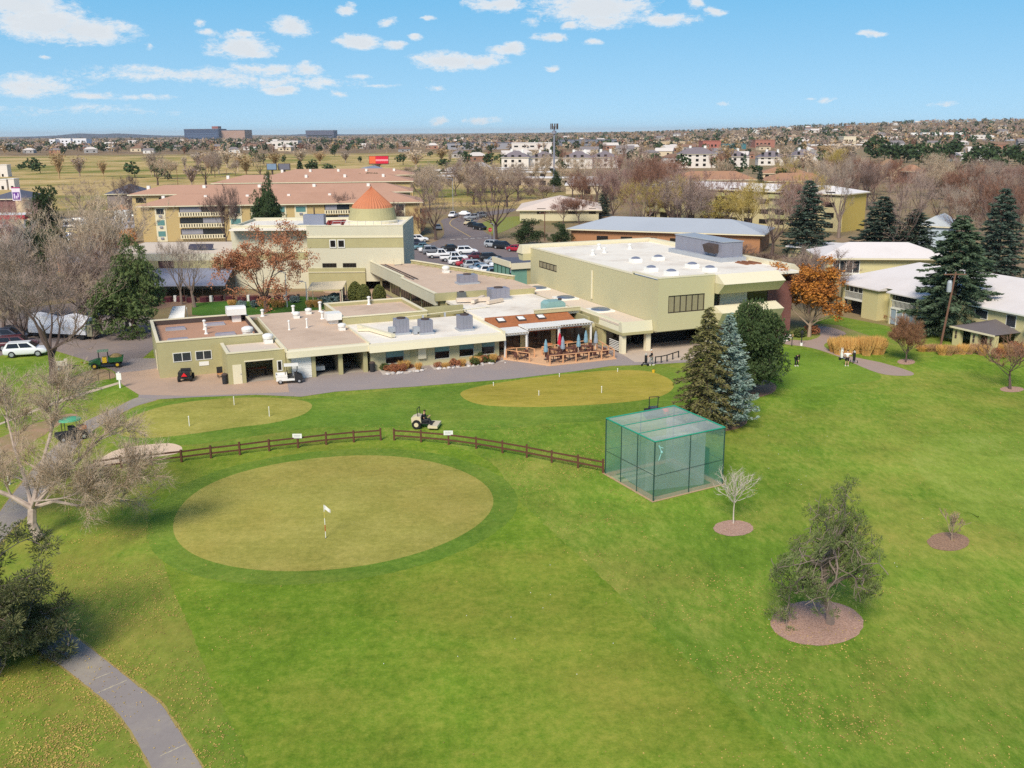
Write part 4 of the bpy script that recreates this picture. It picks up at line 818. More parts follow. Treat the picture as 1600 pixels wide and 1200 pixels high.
# clutter of covered tables under the awning
mar = M('maroon_cloth', S(86, 40, 50), v=.25, s=2)
for k in range(12):
    x = kx(262) + (kx(480) - kx(262)) * (k + .5) / 12; y = YB - 9.5 + rr.uniform(-.6, .6) - .02 * 0
    t = T('covered_table', 'maroon draped table in the row on the blue grey awning patio', 'table', (x, y, 0), rr.uniform(-.3, .3), 'maroon tables under the awning')
    t.part('cloth', MB().lathe(0, 0, [(.8, .02), (.72, .7), (.7, .76)], 8), mar); t.part('tabletop', MB().lathe(0, 0, [(.68, .764), (.66, .8)], 8), tabm)
    if k % 3: t.box('chair_stack', whitem if k % 3 == 1 else darkt, .9, 1.3, -.2, .2, 0, .95)
# tan shelter in the courtyard, white canopy by the pine
t = CT('shelter', 'small shelter with tan sloping canvas roof in the courtyard', 'shelter', 25, 38)
a = GP([(480, 478), (541, 475), (541, 452), (480, 455)])
ox, oy = a[0]
t = T('shelter', 'small shelter with pale tan canvas roof beside the courtyard hedge', 'shelter', (ox, oy, 0), 0, None, (ox, oy, 0)) if False else t
bpy.data.objects.remove(t.o)
x0, x1, yy = WY(480, 470, 143)[0], WY(536, 470, 143)[0], 143
t = T('shelter', 'small shelter with pale tan canvas roof beside the courtyard hedge', 'shelter', (x0, yy, 0), 0, None, (x0, yy, 0))
t.part('roof', MB().idx([(x0, yy, 2.4), (x1, yy, 2.6), (x1, yy + 4, 3.2), (x0, yy + 4, 3.0), (x0, yy, 2.3), (x1, yy, 2.5), (x1, yy + 4, 3.1), (x0, yy + 4, 2.9)], [(0, 1, 2, 3), (7, 6, 5, 4), (0, 4, 5, 1), (1, 5, 6, 2), (3, 7, 4, 0)]), M('tan_canvas', S(224, 206, 172), v=.08))
for (x, y) in ((x0 + .1, yy + .1), (x1 - .1, yy + .1), (x0 + .1, yy + 3.9), (x1 - .1, yy + 3.9)): t.box('post', cream, x - .06, x + .06, y - .06, y + .06, 0, 2.35 if y < yy + 2 else 2.9)
t.box('side_panel', M('pink_panel', S(196, 168, 150)), x1 - .5, x1 - .3, yy + .3, yy + 3.7, 0, 2.3)
x0, x1, yy = WY(269, 485, 124)[0], WY(290, 485, 124)[0], 122
t = T('canopy', 'small white tilted canopy between the dark pine and red brown roof', 'canopy', (x0, yy, 0), 0, None, (x0, yy, 0))
t.part('roof', MB().idx([(x0, yy, 2.0), (x1 + .4, yy, 2.1), (x1 - .4, yy + 3.2, 3.3), (x0 - .3, yy + 3.2, 3.2), (x0, yy, 1.95), (x1 + .4, yy, 2.05), (x1 - .4, yy + 3.2, 3.25), (x0 - .3, yy + 3.2, 3.15)], [(0, 1, 2, 3), (7, 6, 5, 4), (0, 4, 5, 1)]), whitem)
for x in (x0 + .1, x1): t.part('post', MB().tube((x, yy + .1, 0), (x, yy + .1, 2.0), .05, n=6), whitem); t.part('post', MB().tube((x - .2, yy + 3, 0), (x - .2, yy + 3, 3.1), .05, n=6), whitem)
# ------------------------------------------------------------------ trees
bark = M('grey_bark', S(132, 116, 106), v=.2, s=3); barkd = M('dark_bark', S(96, 80, 74), v=.2, s=3); barkw = M('pale_bark', S(196, 184, 170), v=.12, s=3); barkt = M('tan_bark', S(158, 138, 118), v=.2, s=3)
def leafm(name, c1, c2, v=.2, s=.9, rnd=.12, trans=.25):
    m = M(name, c1, rough=.8, v=v, s=s, col2=c2, s2=.8, rnd=rnd, spec=.15); return m
twg = leafm('grey_twig', S(174, 158, 144), S(152, 134, 120)); twp = leafm('mauve_twig', S(164, 144, 132), S(142, 120, 110)); twt = leafm('tan_twig', S(200, 180, 156), S(178, 156, 132)); tww = leafm('white_twig', S(204, 192, 178), S(190, 176, 164)); twd = leafm('dark_twig', S(134, 114, 106), S(114, 94, 86))
tpk = leafm('pink_twig', S(172, 140, 130), S(150, 118, 108)); twy = leafm('yellow_twig', S(186, 166, 96), S(168, 146, 84)); twr = leafm('red_twig', S(154, 116, 98), S(136, 100, 84))
nd_dark = leafm('dark_needles', S(52, 70, 44), S(74, 90, 58)); nd_pine = leafm('pine_needles', S(70, 86, 50), S(98, 110, 66)); nd_olive = leafm('olive_needles', S(98, 98, 58), S(124, 118, 76)); nd_blue = leafm('blue_needles', S(124, 146, 136), S(152, 168, 156)); nd_spruce = leafm('spruce_needles', S(58, 76, 58), S(96, 112, 86)); nd_fore = leafm('grey_green_needles', S(84, 98, 54), S(118, 126, 78))
lf_rust = leafm('rust_leaves', S(186, 128, 92), S(164, 112, 84)); lf_gold = leafm('golden_leaves', S(200, 134, 58), S(180, 116, 62)); lf_or = leafm('orange_leaves', S(202, 124, 54), S(216, 156, 70)); lf_green = leafm('shrub_leaves', S(72, 88, 48), S(96, 104, 58))
gr_gold = leafm('golden_grass', S(222, 180, 110), S(208, 160, 92)); gr_tan = leafm('tan_grass', S(196, 158, 112), S(180, 140, 100)); gr_bl = leafm('blue_shrub', S(112, 132, 132), S(138, 152, 148))

def rv(rg, k=1.0):
    while True:
        v = Vector((rg.uniform(-1, 1), rg.uniform(-1, 1), rg.uniform(-1, 1)))
        if .05 < v.length < 1: return v.normalized() * k

def skel(rg, depth=4, l0=.3, nkids=(3, 4), ang=(28, 55), ratio=.72, up=.12, wob=.22, trunk=.28, nlimb=5, r0=.022, lean=(0, 0), first=.5, ns=4):
    """unit-height skeleton: segments (p,q,r0,r1,level) and tips (p,dir)"""
    segs, tips = [], []
    def br(p, d, L, r, lv):
        n = ns if lv == 0 else 3; kids = []; r_ = r
        for i in range(n):
            d = (d + rv(rg, wob * (.4 if lv == 0 else 1)) + Vector((0, 0, up))).normalized(); q = p + d * L / n; rn = r * (1 - .5 * (i + 1) / n)
            segs.append((p, q, r_, rn, lv)); p = q; r_ = rn
            if lv > 0 or (i + 1) / n > first: kids.append((p.copy(), d.copy(), rn))
        if lv >= depth: tips.append((p, d)); return
        k = nlimb if lv == 0 else rg.randint(*nkids)
        for j in range(k):
            bp, bd, brr = kids[-1] if j == 0 else (rg.choice(kids) if lv else kids[j % len(kids)])
            a = rad(rg.uniform(*ang)) * (.5 if j == 0 else 1); ax = bd.orthogonal().normalized(); ax.rotate(Matrix.Rotation(2 * PI * (j + rg.uniform(-.3, .3)) / k, 3, bd))
            nd2 = bd.copy(); nd2.rotate(Matrix.Rotation(a, 3, ax))
            br(bp, nd2, L * (ratio if lv else l0 / trunk) * rg.uniform(.75, 1.15), brr * (.85 if j == 0 else rg.uniform(.5, .75)), lv + 1)
    br(Vector((0, 0, 0)), Vector((lean[0], lean[1], 1)).normalized(), trunk, r0, 0)
    return segs, tips

def fit(segs, tips, h, w):
    zs = max(s[1].z for s in segs); ws = sorted(max(abs(s[1].x), abs(s[1].y)) for s in segs); wm = ws[int(.97 * len(ws))] * 2
    kz, kw = h / zs, w / wm; f = lambda p: Vector((p.x * kw, p.y * kw, max(p.z * kz, 0 if p.z >= 0 else p.z)))
    return [(f(a), f(b), r * h, q * h, l) for a, b, r, q, l in segs], [(f(p), d) for p, d in tips]

def add_skel(mb, segs, lo, hi, n=5, rmin=.012):
    for a, b, r, q, l in segs:
        if lo <= l <= hi: mb.tube(a, b, max(r, rmin), max(q, rmin), n, cap=False)

def twigs(mb, rg, tips, segs, n, L, w, lv, drop=0.0):
    src = [(p, d) for p, d in tips] + [(b, (b - a).normalized()) for a, b, r, q, l in segs if l >= lv]
    for p, d in src:
        for _ in range(n):
            e = (d + rv(rg, .8) + Vector((0, 0, .15 - drop))).normalized(); ln = L * rg.uniform(.5, 1.2); o = e.orthogonal().normalized(); o.rotate(Matrix.Rotation(rg.uniform(0, PI), 3, e)); o *= w
            q = p + e * ln * .55 + rv(rg, ln * .06); r = p + e * ln + rv(rg, ln * .14); o2 = o * .7
            mb.f([p - o, p + o, q + o2]); mb.f([q - o2, q + o2, r])

def leaves(mb, rg, pts, n, spread, sz, flat=1.0):
    for p in pts:
        for _ in range(n):
            c = p + rv(rg, spread * rg.uniform(.1, 1)); a = rv(rg, sz * rg.uniform(.6, 1.2)); b = a.cross(rv(rg)).normalized() * sz * .55
            mb.f([c - a, c + b, c + a, c - b])

LIB = bpy.data.collections  # (prototypes are placed directly; copies share their mesh)
PRO = {}
def bare(key, seed, h, w, bm, tm, depth=4, n=3, L=.6, tw=.012, **k):
    if key in PRO: return PRO[key]
    rg = random.Random(seed); segs, tips = fit(*skel(rg, depth, **k), h, w); a = MB(); add_skel(a, segs, 0, 2, 6, .02); b = MB(); add_skel(b, segs, 3, 9, 3, .012); twigs(b, rg, tips, segs, n, L, tw, depth)
    PRO[key] = ((a, bm), (b, tm), h, w); return PRO[key]
def leafy(key, seed, h, w, bm, lm, depth=4, n=8, sp=.5, sz=.1, frac=1.0, twm=None, **k):
    if key in PRO: return PRO[key]
    rg = random.Random(seed); segs, tips = fit(*skel(rg, depth, **k), h, w); a = MB(); add_skel(a, segs, 0, 9, 5, .015); b = MB()
    leaves(b, rg, [p for p, d in tips if rg.random() < frac], n, sp, sz); PRO[key] = ((a, bm), (b, lm), h, w); return PRO[key]
def pine(key, seed, h, w, bm, lm, n=46, sp=.55, sz=.2, depth=3, gap=1.0, warp=False, thin=.22, taper=0.0, **k):
    """rounded needle clumps at the ends of irregular limbs"""
    if key in PRO: return PRO[key]
    rg = random.Random(seed); kw = dict(first=.22, ns=10, trunk=.75, nlimb=14, l0=.34, nkids=(2, 3), ang=(45, 85), ratio=.62, up=.1, wob=.25, r0=.02); kw.update(k)
    segs, tips = fit(*skel(rg, depth, **kw), h * .97, w * .88); a = MB(); add_skel(a, segs, 0, 9, 5, .02); b = MB()
    for p, d in tips:
        if rg.random() > gap: continue
        c0 = p; s_ = sp * rg.uniform(.7, 1.25)
        for _ in range(n):
            o = rv(rg); c = c0 + Vector((o.x, o.y, o.z * .7)) * s_ * rg.uniform(.45, 1); e = (o + Vector((0, 0, .35)) + rv(rg, .5)).normalized(); q = e.orthogonal().normalized(); q.rotate(Matrix.Rotation(rg.uniform(0, PI), 3, e)); q *= sz * thin
            mb_ = b; mb_.f([c - q, c + q, c + e * sz * 1.2])
            mb_.f([c - q * .4, c + e * sz * .5 + q * 2.4, c + e * sz * 1.1 + q])
    if taper:
        for mm in (a, b): mm.V = [(x * (1 + taper * (.6 - 1.35 * z / h)), y * (1 + taper * (.6 - 1.35 * z / h)), z) for x, y, z in mm.V]
    if warp:                             # wind-shaped crown: low skirt to one side, narrower head to the other
        for mm in (a, b):
            out = []
            for x, y, z in mm.V:
                t = z / h; k_ = 1.12 - .34 * smooth(.45, .75, t); sh = -.5 * smooth(.05, .25, t) + 1.0 * smooth(.34, .68, t)
                if mm is a and math.hypot(x, y) < .3 and t < .3: sh *= 1
                out.append((x * k_ + sh, y * k_, z))
            mm.V = out
    PRO[key] = ((a, bm), (b, lm), h, w); return PRO[key]
def spruce(key, seed, h, w, bm, lm, dens=1.0, sz=.22, droop=.25, base=.06, irr=.25, fat=.85):
    """tiered conifer with drooping sprays"""
    if key in PRO: return PRO[key]
    rg = random.Random(seed); a = MB(); a.tube((0, 0, 0), (0, 0, h * .97), h * .022, .02, 7); b = MB(); z = base * h
    while z < h * .985:
        t = (z - base * h) / (h * (1 - base)); R_ = w / 2 * ((1 - t) ** fat) * min(1, .72 + t * 2.2) + .12; nb = max(4, int(9 * (1 - t * .4)))
        off = rg.uniform(0, 6)
        for k in range(nb):
            an = off + 2 * PI * (k + rg.uniform(-.35, .35)) / nb; L = R_ * rg.uniform(1 - irr, 1 + irr * .6); d = Vector((math.cos(an), math.sin(an), 0)); zz = z + rg.uniform(-.2, .2)
            pts = [Vector((0, 0, zz)) + d * L * s_ + Vector((0, 0, L * (.12 * s_ - droop * s_ * s_ + .12 * s_ ** 4))) for s_ in (0, .35, .7, 1)]
            for p, q in zip(pts, pts[1:]): a.tube(p, q, .018 + .008 * L, .012, 3, cap=False)
            ns = max(5, int(L * 20 * dens))
            for _ in range(ns):
                s_ = rg.uniform(.12, 1.04) ** .75; i = min(2, int(s_ * 3)); p = pts[0] + d * L * s_ + Vector((0, 0, L * (.12 * s_ - droop * s_ * s_ + .12 * s_ ** 4)))
                lat = Vector((-d.y, d.x, 0)) * rg.uniform(-1, 1) * (.16 + .26 * L * (1.15 - s_) * .6); c = p + lat + Vector((0, 0, rg.uniform(-.12, .1)))
                e = (d * .8 + lat.normalized() * .7 + Vector((0, 0, rg.uniform(-.5, .3))) + rv(rg, .4)).normalized(); q = e.orthogonal().normalized(); q.rotate(Matrix.Rotation(rg.uniform(0, PI), 3, e)); q *= sz * .3
                b.f([c - e * sz * .4, c + q, c + e * sz, c - q])
        z += max(.16, h * .03 * (1 - .45 * t)) 
    PRO[key] = ((a, bm), (b, lm), h, w); return PRO[key]

DONE = {}
def plant(proto_key, name, label, x, y, h, w=None, rz=None, group=None, cat='tree', z=None, mats=None, lean=None, crown='crown', trunk='trunk'):
    """stand a copy of the prototype at x,y, scaled to height h (and width w)"""
    (a, bm), (b, lm), ph, pw = PRO[proto_key]
    o = bpy.data.objects.new(name, None); COL.objects.link(o); o.empty_display_size = .5
    if proto_key not in DONE:
        ta = link(trunk, a.V, a.F, bm, o); tb = link(crown, b.V, b.F, lm, o); DONE[proto_key] = (ta, tb)
    else:
        for s_, nm in zip(DONE[proto_key], (trunk, crown)):
            c = s_.copy(); c.name = nm; COL.objects.link(c); c.parent = o
            if mats:
                for sl_ in c.material_slots:
                    if sl_.material.name in mats: mm = mats[sl_.material.name]; sl_.link = 'OBJECT'; sl_.material = mm
    o.location = (x, y, terr(x, y) if z is None else z); k = h / ph; kw = (w / pw) if w else k; o.scale = (kw, kw, k)
    o.rotation_euler = (lean[0] if lean else 0, lean[1] if lean else 0, rz if rz is not None else (x * 7.3 + y * 3.1) % 6.28)
    tag(o, label, cat, group, 'thing'); return o
def plantpx(key, name, label, px, pb, pt, pw=None, **k):
    """by the pixel of the foot, the pixel row of the top, and the crown width in pixels (measured on the photograph)"""
    x, y = G(px, pb); r = ray(px, pt); h = CAMH + r[2] / r[1] * y
    d = math.hypot(y, CAMH) / FPX; return plant(key, name, label, x, y, max(h, .4), pw * d if pw else None, **k)
# prototypes
def cottonwood(key, bm, tm):
    rg = random.Random(19); segs, tips = [], []
    def br(p, d, L, r, lv):
        for i in range(3):
            d = (d + rv(rg, .24) + Vector((0, 0, .06))).normalized(); q = p + d * L / 3; segs.append((p, q, r, r * .78, lv)); p = q; r *= .78
            if lv < 5:
                for _ in range(rg.randint(1, 3)): e = (d + rv(rg, .85) + Vector((0, 0, .08))).normalized(); br(p, e, L * rg.uniform(.5, .72), r * .55, lv + 1)
        tips.append((p, d))
    T0 = [(0, 0, 0), (-.35, 0, 1.0), (-.3, .2, 2.0)]; hub = T0[-1]
    limbs = [([hub, (1.2, .1, 2.5), (2.8, -.2, 2.3), (4.2, -.2, 2.6), (5.4, 0, 3.1)], .15), ([hub, (.8, 1.0, 3.3), (2.0, 2.0, 4.4), (3.2, 2.6, 5.6)], .19), ([hub, (-.1, 1.4, 4.0), (.3, 2.4, 6.0), (.6, 3.0, 7.4)], .18), ([hub, (-1.5, .2, 2.8), (-3.0, 0, 3.6), (-4.4, .3, 4.8)], .2), ([hub, (-1.2, 1.6, 3.2), (-2.4, 3.0, 5.0), (-3.0, 3.8, 6.6)], .16), ([hub, (.5, -.9, 2.9), (1.6, -1.8, 3.3), (3.0, -2.2, 3.6)], .11)]
    for a_, b_, r_ in ((T0[0], T0[1], .34), (T0[1], T0[2], .29)): segs.append((Vector(a_), Vector(b_), r_, r_ * .88, 0))
    for pts, r in limbs:
        P_ = [Vector(p) for p in pts]
        for i, (a_, b_) in enumerate(zip(P_, P_[1:])):
            segs.append((a_, b_, r, r * .74, 1)); r *= .74; d = (b_ - a_).normalized()
            for _ in range(2 if i else 1): br(b_, (d + rv(rg, .8) + Vector((0, 0, .1))).normalized(), rg.uniform(1.3, 2.2), r * .55, 3)
        br(P_[-1], d, 1.8, r, 3)
    a = MB(); add_skel(a, segs, 0, 3, 7, .015); b = MB(); add_skel(b, segs, 4, 9, 3, .009); twigs(b, rg, tips, segs, 6, .75, .011, 4); PRO[key] = ((a, bm), (b, tm), 9.4, 12)
cottonwood('cotton', M('pale_grey_bark', S(190, 172, 158), v=.25, s=3, col2=S(160, 142, 130)), twt)
for i, (bm_, tm_) in enumerate(((bark, twg), (barkd, twp), (barkd, twd))):
    bare('bare%d' % i, 20 + i, 14, 12, bm_, tm_, depth=5, n=3, L=1.0, tw=.024, nkids=(2, 3), trunk=.26, nlimb=6, l0=.3, ang=(22, 48), up=.16, r0=.034)
for i in range(3): bare('thin%d' % i, 40 + i, 12, 9, barkd, twp, depth=4, n=6, L=1.1, tw=.024, nkids=(3, 4), trunk=.25, nlimb=6, l0=.34, ang=(18, 40), up=.2)
bare('oval', 51, 4.7, 3.6, barkd, leafm('brown_twig', S(150, 112, 84), S(126, 92, 70)), depth=4, n=9, L=.5, tw=.012, trunk=.3, nlimb=10, l0=.3, nkids=(3, 4), ang=(14, 34), up=.3)
bare('sapling', 52, 3.7, 2.6, barkw, tww, depth=3, n=4, L=.35, tw=.007, trunk=.62, nlimb=14, l0=.3, nkids=(2, 3), ang=(35, 60), up=.12, r0=.014)
bare('youngtree', 53, 4.4, 4.0, barkd, leafm('brown_twig2', S(156, 120, 96), S(136, 104, 86)), depth=4, n=3, L=.35, tw=.008, trunk=.36, nlimb=6, l0=.3, ang=(25, 50), up=.12)
leafy('rust', 61, 12.5, 12.5, barkd, lf_rust, depth=5, n=42, sp=.8, sz=.13, frac=.85, trunk=.2, nlimb=6, l0=.34, nkids=(2, 4), ang=(26, 55), up=.1, r0=.028)
leafy('gold', 62, 9.5, 6.5, barkt, lf_gold, depth=4, n=55, sp=.6, sz=.13, frac=.95, trunk=.22, nlimb=7, l0=.36, ang=(18, 40), up=.2)
leafy('tiny', 63, 2.1, 1.4, barkt, leafm('pale_dry_leaves', S(186, 150, 104), S(166, 130, 92)), depth=3, n=4, sp=.14, sz=.03, frac=.7, trunk=.3, nlimb=7, l0=.36, ang=(16, 36), up=.25)
leafy('yellowish', 64, 12, 10, barkd, leafm('yellow_green_leaves', S(176, 160, 82), S(160, 138, 80)), depth=4, n=26, sp=.8, sz=.14, frac=.8, trunk=.25, nlimb=6, l0=.34, ang=(22, 45), up=.16)
pine('forepine', 71, 8.5, 7.0, bark, nd_fore, n=75, sp=.34, sz=.15, thin=.09, depth=4, nkids=(2, 4), trunk=.85, nlimb=15, l0=.36, wob=.34, up=.03, r0=.03, gap=.66, first=.2, ang=(55, 92), warp=True)
pine('leftpine', 72, 7.5, 6.5, bark, leafm('dull_olive_needles', S(92, 98, 62), S(124, 124, 84)), n=90, sp=.42, sz=.16, thin=.09, depth=4, nkids=(2, 4), trunk=.8, nlimb=20, first=.1, ang=(50, 95), up=0.0)
pine('bigpine', 73, 13, 9.5, barkd, nd_pine, n=60, sp=.75, sz=.3, depth=3, nkids=(3, 4), nlimb=26, first=.1, ang=(50, 85), taper=.7)
pine('roundpine', 74, 12, 10, barkd, nd_dark, n=44, sp=.95, sz=.36, depth=3, nkids=(2, 4), nlimb=18, trunk=.62)
spruce('brownspruce', 81, 10.6, 6.0, barkd, nd_olive, dens=1.5, sz=.2, droop=.45, irr=.4)
spruce('bluespruce', 82, 9.5, 5.6, barkd, nd_blue, dens=1.2, sz=.2, droop=.1, irr=.3)
pine('juniper', 83, 9.2, 6.8, barkd, leafm('deep_green_needles', S(56, 76, 46), S(92, 108, 66)), n=70, sp=.7, sz=.22, depth=3, nkids=(3, 4), nlimb=30, first=.06, trunk=.82, ang=(45, 80), l0=.28, taper=.35)
spruce('spruce', 84, 15, 9.5, barkd, nd_spruce, dens=1.7, sz=.32, droop=.3, irr=.35, fat=.62)
spruce('darkspruce', 85, 15, 8, barkd, leafm('dark_blue_needles', S(58, 74, 64), S(84, 98, 84)), dens=.7, sz=.4, droop=.25, irr=.4, fat=.7)
# ---- named trees of the course and the club
P_ = plantpx
P_('forepine', 'pine_tree', 'lone grey green pine with bare gaps in the wide mulch ring on the lawn', 1297, 975, 735, 164, rz=0.0)
P_('leftpine', 'pine_tree', 'dull olive pine beside the end of the lower asphalt path', 0, 1040, 815, 235, rz=1.4)
P_('cotton', 'bare_tree', 'big bare pale cottonwood spreading over the cart path near the sand bunker', 62, 842, 618, rz=0.0)
P_('sapling', 'sapling', 'bare white sapling in a mulch ring in front of the netting cage', 1146, 818, 732, 62)
P_('tiny', 'sapling', 'tiny brown leaved sapling in a small mulch ring on the right lawn', 1487, 845, 795, 36)
P_('youngtree', 'young_tree', 'small bare young tree in a mulch ring at the right lawn edge', 1578, 608, 530, 105)
P_('oval', 'bare_tree', 'neat oval crowned bare brown tree beside the golden ornamental grasses', 1415, 566, 497, 52)
P_('brownspruce', 'spruce_tree', 'drooping olive brown spruce standing closest behind the netting cage', 1100, 668, 478, 118)
P_('bluespruce', 'spruce_tree', 'pale blue spruce between the olive brown spruce and dark green evergreen', 1132, 664, 490, 112)
P_('juniper', 'evergreen_tree', 'dense dark green evergreen in front of the brick wing of the block', 1168, 616, 466, 104)
P_('gold', 'autumn_tree', 'golden orange autumn tree beside the brick end of the tall block', 1264, 526, 402, 118)
P_('thin0', 'bare_tree', 'pinkish bare tree rising behind the golden orange autumn tree', 1262, 490, 385, 100, mats={'mauve_twig': tpk})
P_('spruce', 'spruce_tree', 'tall dark spruce with pale tips beside the leaning utility pole', 1484, 526, 336, 142)
P_('darkspruce', 'spruce_tree', 'dark spruce behind the white roofed house, right of the tallest spruce', 1553, 455, 292, 96)
P_('bare2', 'bare_tree', 'large dark bare tree at the right edge behind the house roof', 1578, 440, 262, 150)
P_('bigpine', 'pine_tree', 'bushy dark green pine behind the red brown roofed building', 214, 522, 368, 104)
P_('rust', 'autumn_tree', 'broad rust leaved tree in front of the clubhouse hall', 416, 488, 346, 142)
P_('bare0', 'bare_tree', 'bare grey tree left of its twin before the blue grey awning', 284, 476, 372, 60); P_('bare0', 'bare_tree', 'bare grey tree with the wider fork before the blue grey awning', 304, 480, 378, 80, rz=4)
P_('bare1', 'bare_tree', 'huge bare mauve tree beside the left parking lot and covered trailer', 84, 598, 385, 190, mats={'mauve_twig': twg})
P_('thin1', 'bare_tree', 'bare pinkish tree behind the covered trailer', 130, 500, 395, 130, mats={'mauve_twig': tpk}); P_('thin2', 'bare_tree', 'bare tan tree at the left edge over the parked cars', 18, 500, 385, 120, mats={'mauve_twig': twt})
P_('thin1', 'bare_tree', 'reddish bare tree against the west wing wall', 148, 478, 400, 60, mats={'mauve_twig': twr}); P_('bare1', 'bare_tree', 'bare grey brown tree between the covered trailer and dark pine', 158, 520, 425, 90, mats={'mauve_twig': twt})
P_('thin2', 'bare_tree', 'bare tan tree right behind the parked white car', 40, 540, 430, 110, mats={'mauve_twig': twg})
P_('roundpine', 'pine_tree', 'tall dark pine left of the crowded left car park', 74, 425, 293, 68); P_('roundpine', 'pine_tree', 'lower dark pine clump by the orange brick gate pier', 72, 470, 360, 42)
P_('thin0', 'bare_tree', 'whitish bare tree before the red canopied filling station', 42, 470, 340, 60, mats={'mauve_twig': tww, 'dark_bark': barkw})
P_('bare2', 'bare_tree', 'round mauve bare tree behind the left car park', 128, 345, 282, 74, mats={'dark_twig': twp}); P_('thin2', 'bare_tree', 'bare tree beside the left end of the tan apartment block', 205, 345, 277, 40, mats={'mauve_twig': twd})
P_('bigpine', 'pine_tree', 'dark columnar pine against the tan apartment block', 424, 392, 268, 50, mats={'pine_needles': nd_dark}); P_('thin0', 'bare_tree', 'bare tree before the tan apartment facade', 355, 392, 290, 52, mats={'mauve_twig': twd})
P_('roundpine', 'pine_tree', 'dark pine directly behind the copper cone roof', 580, 330, 271, 48); P_('thin1', 'bare_tree', 'spindly bare tree just left of the copper tower', 535, 370, 300, 40, mats={'mauve_twig': twd})
P_('bare2', 'bare_tree', 'dense dark bare tree left of the curving road', 681, 375, 277, 72, mats={'dark_twig': twp}); P_('thin2', 'bare_tree', 'small orange tinted bare tree at the apartment corner', 657, 376, 325, 30, mats={'mauve_twig': twr}); P_('thin0', 'bare_tree', 'bare tree before the right end of the apartment facade', 622, 372, 315, 28, mats={'mauve_twig': twd})
P_('bare1', 'bare_tree', 'wide dark bare tree on the verge by the stop sign', 774, 374, 272, 112, mats={'mauve_twig': twd})
for i, (px, pb, pt, pw, ky, lab, mm) in enumerate((
    (985, 342, 236, 80, 'bare0', 'tallest pinkish bare tree behind the grey roofed office', tpk), (958, 350, 262, 60, 'thin1', 'pinkish bare tree left of the tallest one behind the offices', tpk), (1015, 345, 250, 60, 'thin2', 'rosy bare tree at the left end of the pale apartment block', twr),
    (1048, 358, 282, 84, 'bare2', 'dark forked bare tree in front of the pale apartment block', twd), (1206, 400, 290, 86, 'bare1', 'rounded mauve bare tree before the right half of pale apartments', twp), (1310, 372, 246, 76, 'bare0', 'tall bare tree at the yellow end wall of pale apartments', twg),
    (1402, 420, 262, 84, 'bare1', 'big purple bare tree among evergreens behind the white roofs', twp), (1350, 330, 255, 60, 'thin0', 'bare tree between yellow end wall and pine belt', twd), (1240, 372, 300, 50, 'thin2', 'pink bare tree beside the dark blue spruce', tpk), (1195, 420, 392, 50, 'thin1', 'small bare tree standing behind the white block roof', twd),
    (1150, 425, 382, 56, 'thin2', 'dark leaning bare tree behind the grey air handler', twd), (905, 350, 303, 46, 'thin0', 'bare tree in front of the cream hip roofed office', twr), (880, 350, 306, 40, 'thin1', 'thin bare tree left of the cream hip roofed office', tpk), (1545, 400, 270, 90, 'thin1', 'reddish bare tree behind the tall spruces at right', twr),
    (1505, 395, 300, 70, 'bare0', 'reddish bare tree between the two tall right spruces', twr), (1590, 380, 275, 70, 'thin0', 'reddish bare tree at the right edge beyond the houses', twr), (640, 300, 262, 40, 'thin2', 'mauve bare tree beyond the tan roofs', twp), (810, 312, 262, 70, 'thin1', 'mauve bare tree left of the white warehouse', twp),
    (740, 320, 272, 60, 'bare1', 'grey bare tree behind the wide verge tree', twg), (850, 320, 285, 60, 'thin0', 'mauve bare tree by the tall lattice mast', twp))):
    P_(ky, 'bare_tree', lab, px, pb, pt, pw, mats={'mauve_twig': mm, 'grey_twig': mm, 'dark_twig': mm})
mz = random.Random(31)
for (x0, x1, y0, y1, n_, zone, pal) in ((1290, 1600, 285, 330, 24, 'behind the white roofed houses', (twp, twr, tpk)), (1380, 1600, 335, 400, 10, 'among the right spruces', (twr, twp, twg)), (900, 1060, 285, 330, 14, 'behind the blue grey office', (tpk, twp, twr)), (640, 860, 290, 330, 10, 'between mast and curving road', (twp, twg, twt)), (1000, 1260, 345, 374, 14, 'before the pale apartments', (twp, tpk, twy)), (1280, 1600, 300, 320, 12, 'below the pine belt', (twp, twt, twr)), (640, 1000, 300, 318, 9, 'before the storage sheds', (twp, twg, twt)), (1060, 1340, 268, 290, 10, 'around the orange brown roofs', (twt, twp, twy)), (0, 60, 440, 520, 5, 'at the left edge car park', (twg, twt, tpk)), (110, 200, 440, 500, 5, 'between trailer and west wing', (twg, twt, twr)), (215, 420, 272, 290, 9, 'behind the tan apartment roofs', (twp, twg, twt))):
    for i in range(n_):
        px, pb = mz.uniform(x0, x1), mz.uniform(y0, y1); x, y = G(px, pb); h = mz.uniform(9, 16); c_ = mz.randrange(3)
        ky = mz.choice(['bare0', 'bare1', 'bare2', 'thin0', 'thin1', 'thin2']); nm = {twp: 'mauve', twr: 'reddish', tpk: 'pinkish', twg: 'grey', twt: 'tan', twy: 'yellowish'}[pal[c_]]
        plant(ky, 'bare_tree', '%s bare tree in the group %s' % (nm, zone), x, y, h, h * mz.uniform(.7, 1.0), group='%s bare trees %s' % (nm, zone), mats={k_: pal[c_] for k_ in ('mauve_twig', 'grey_twig', 'dark_twig')}, rz=mz.uniform(0, 6))
P_('yellowish', 'tree', 'yellow green half leafed tree before the pale apartments', 1132, 372, 296, 76)
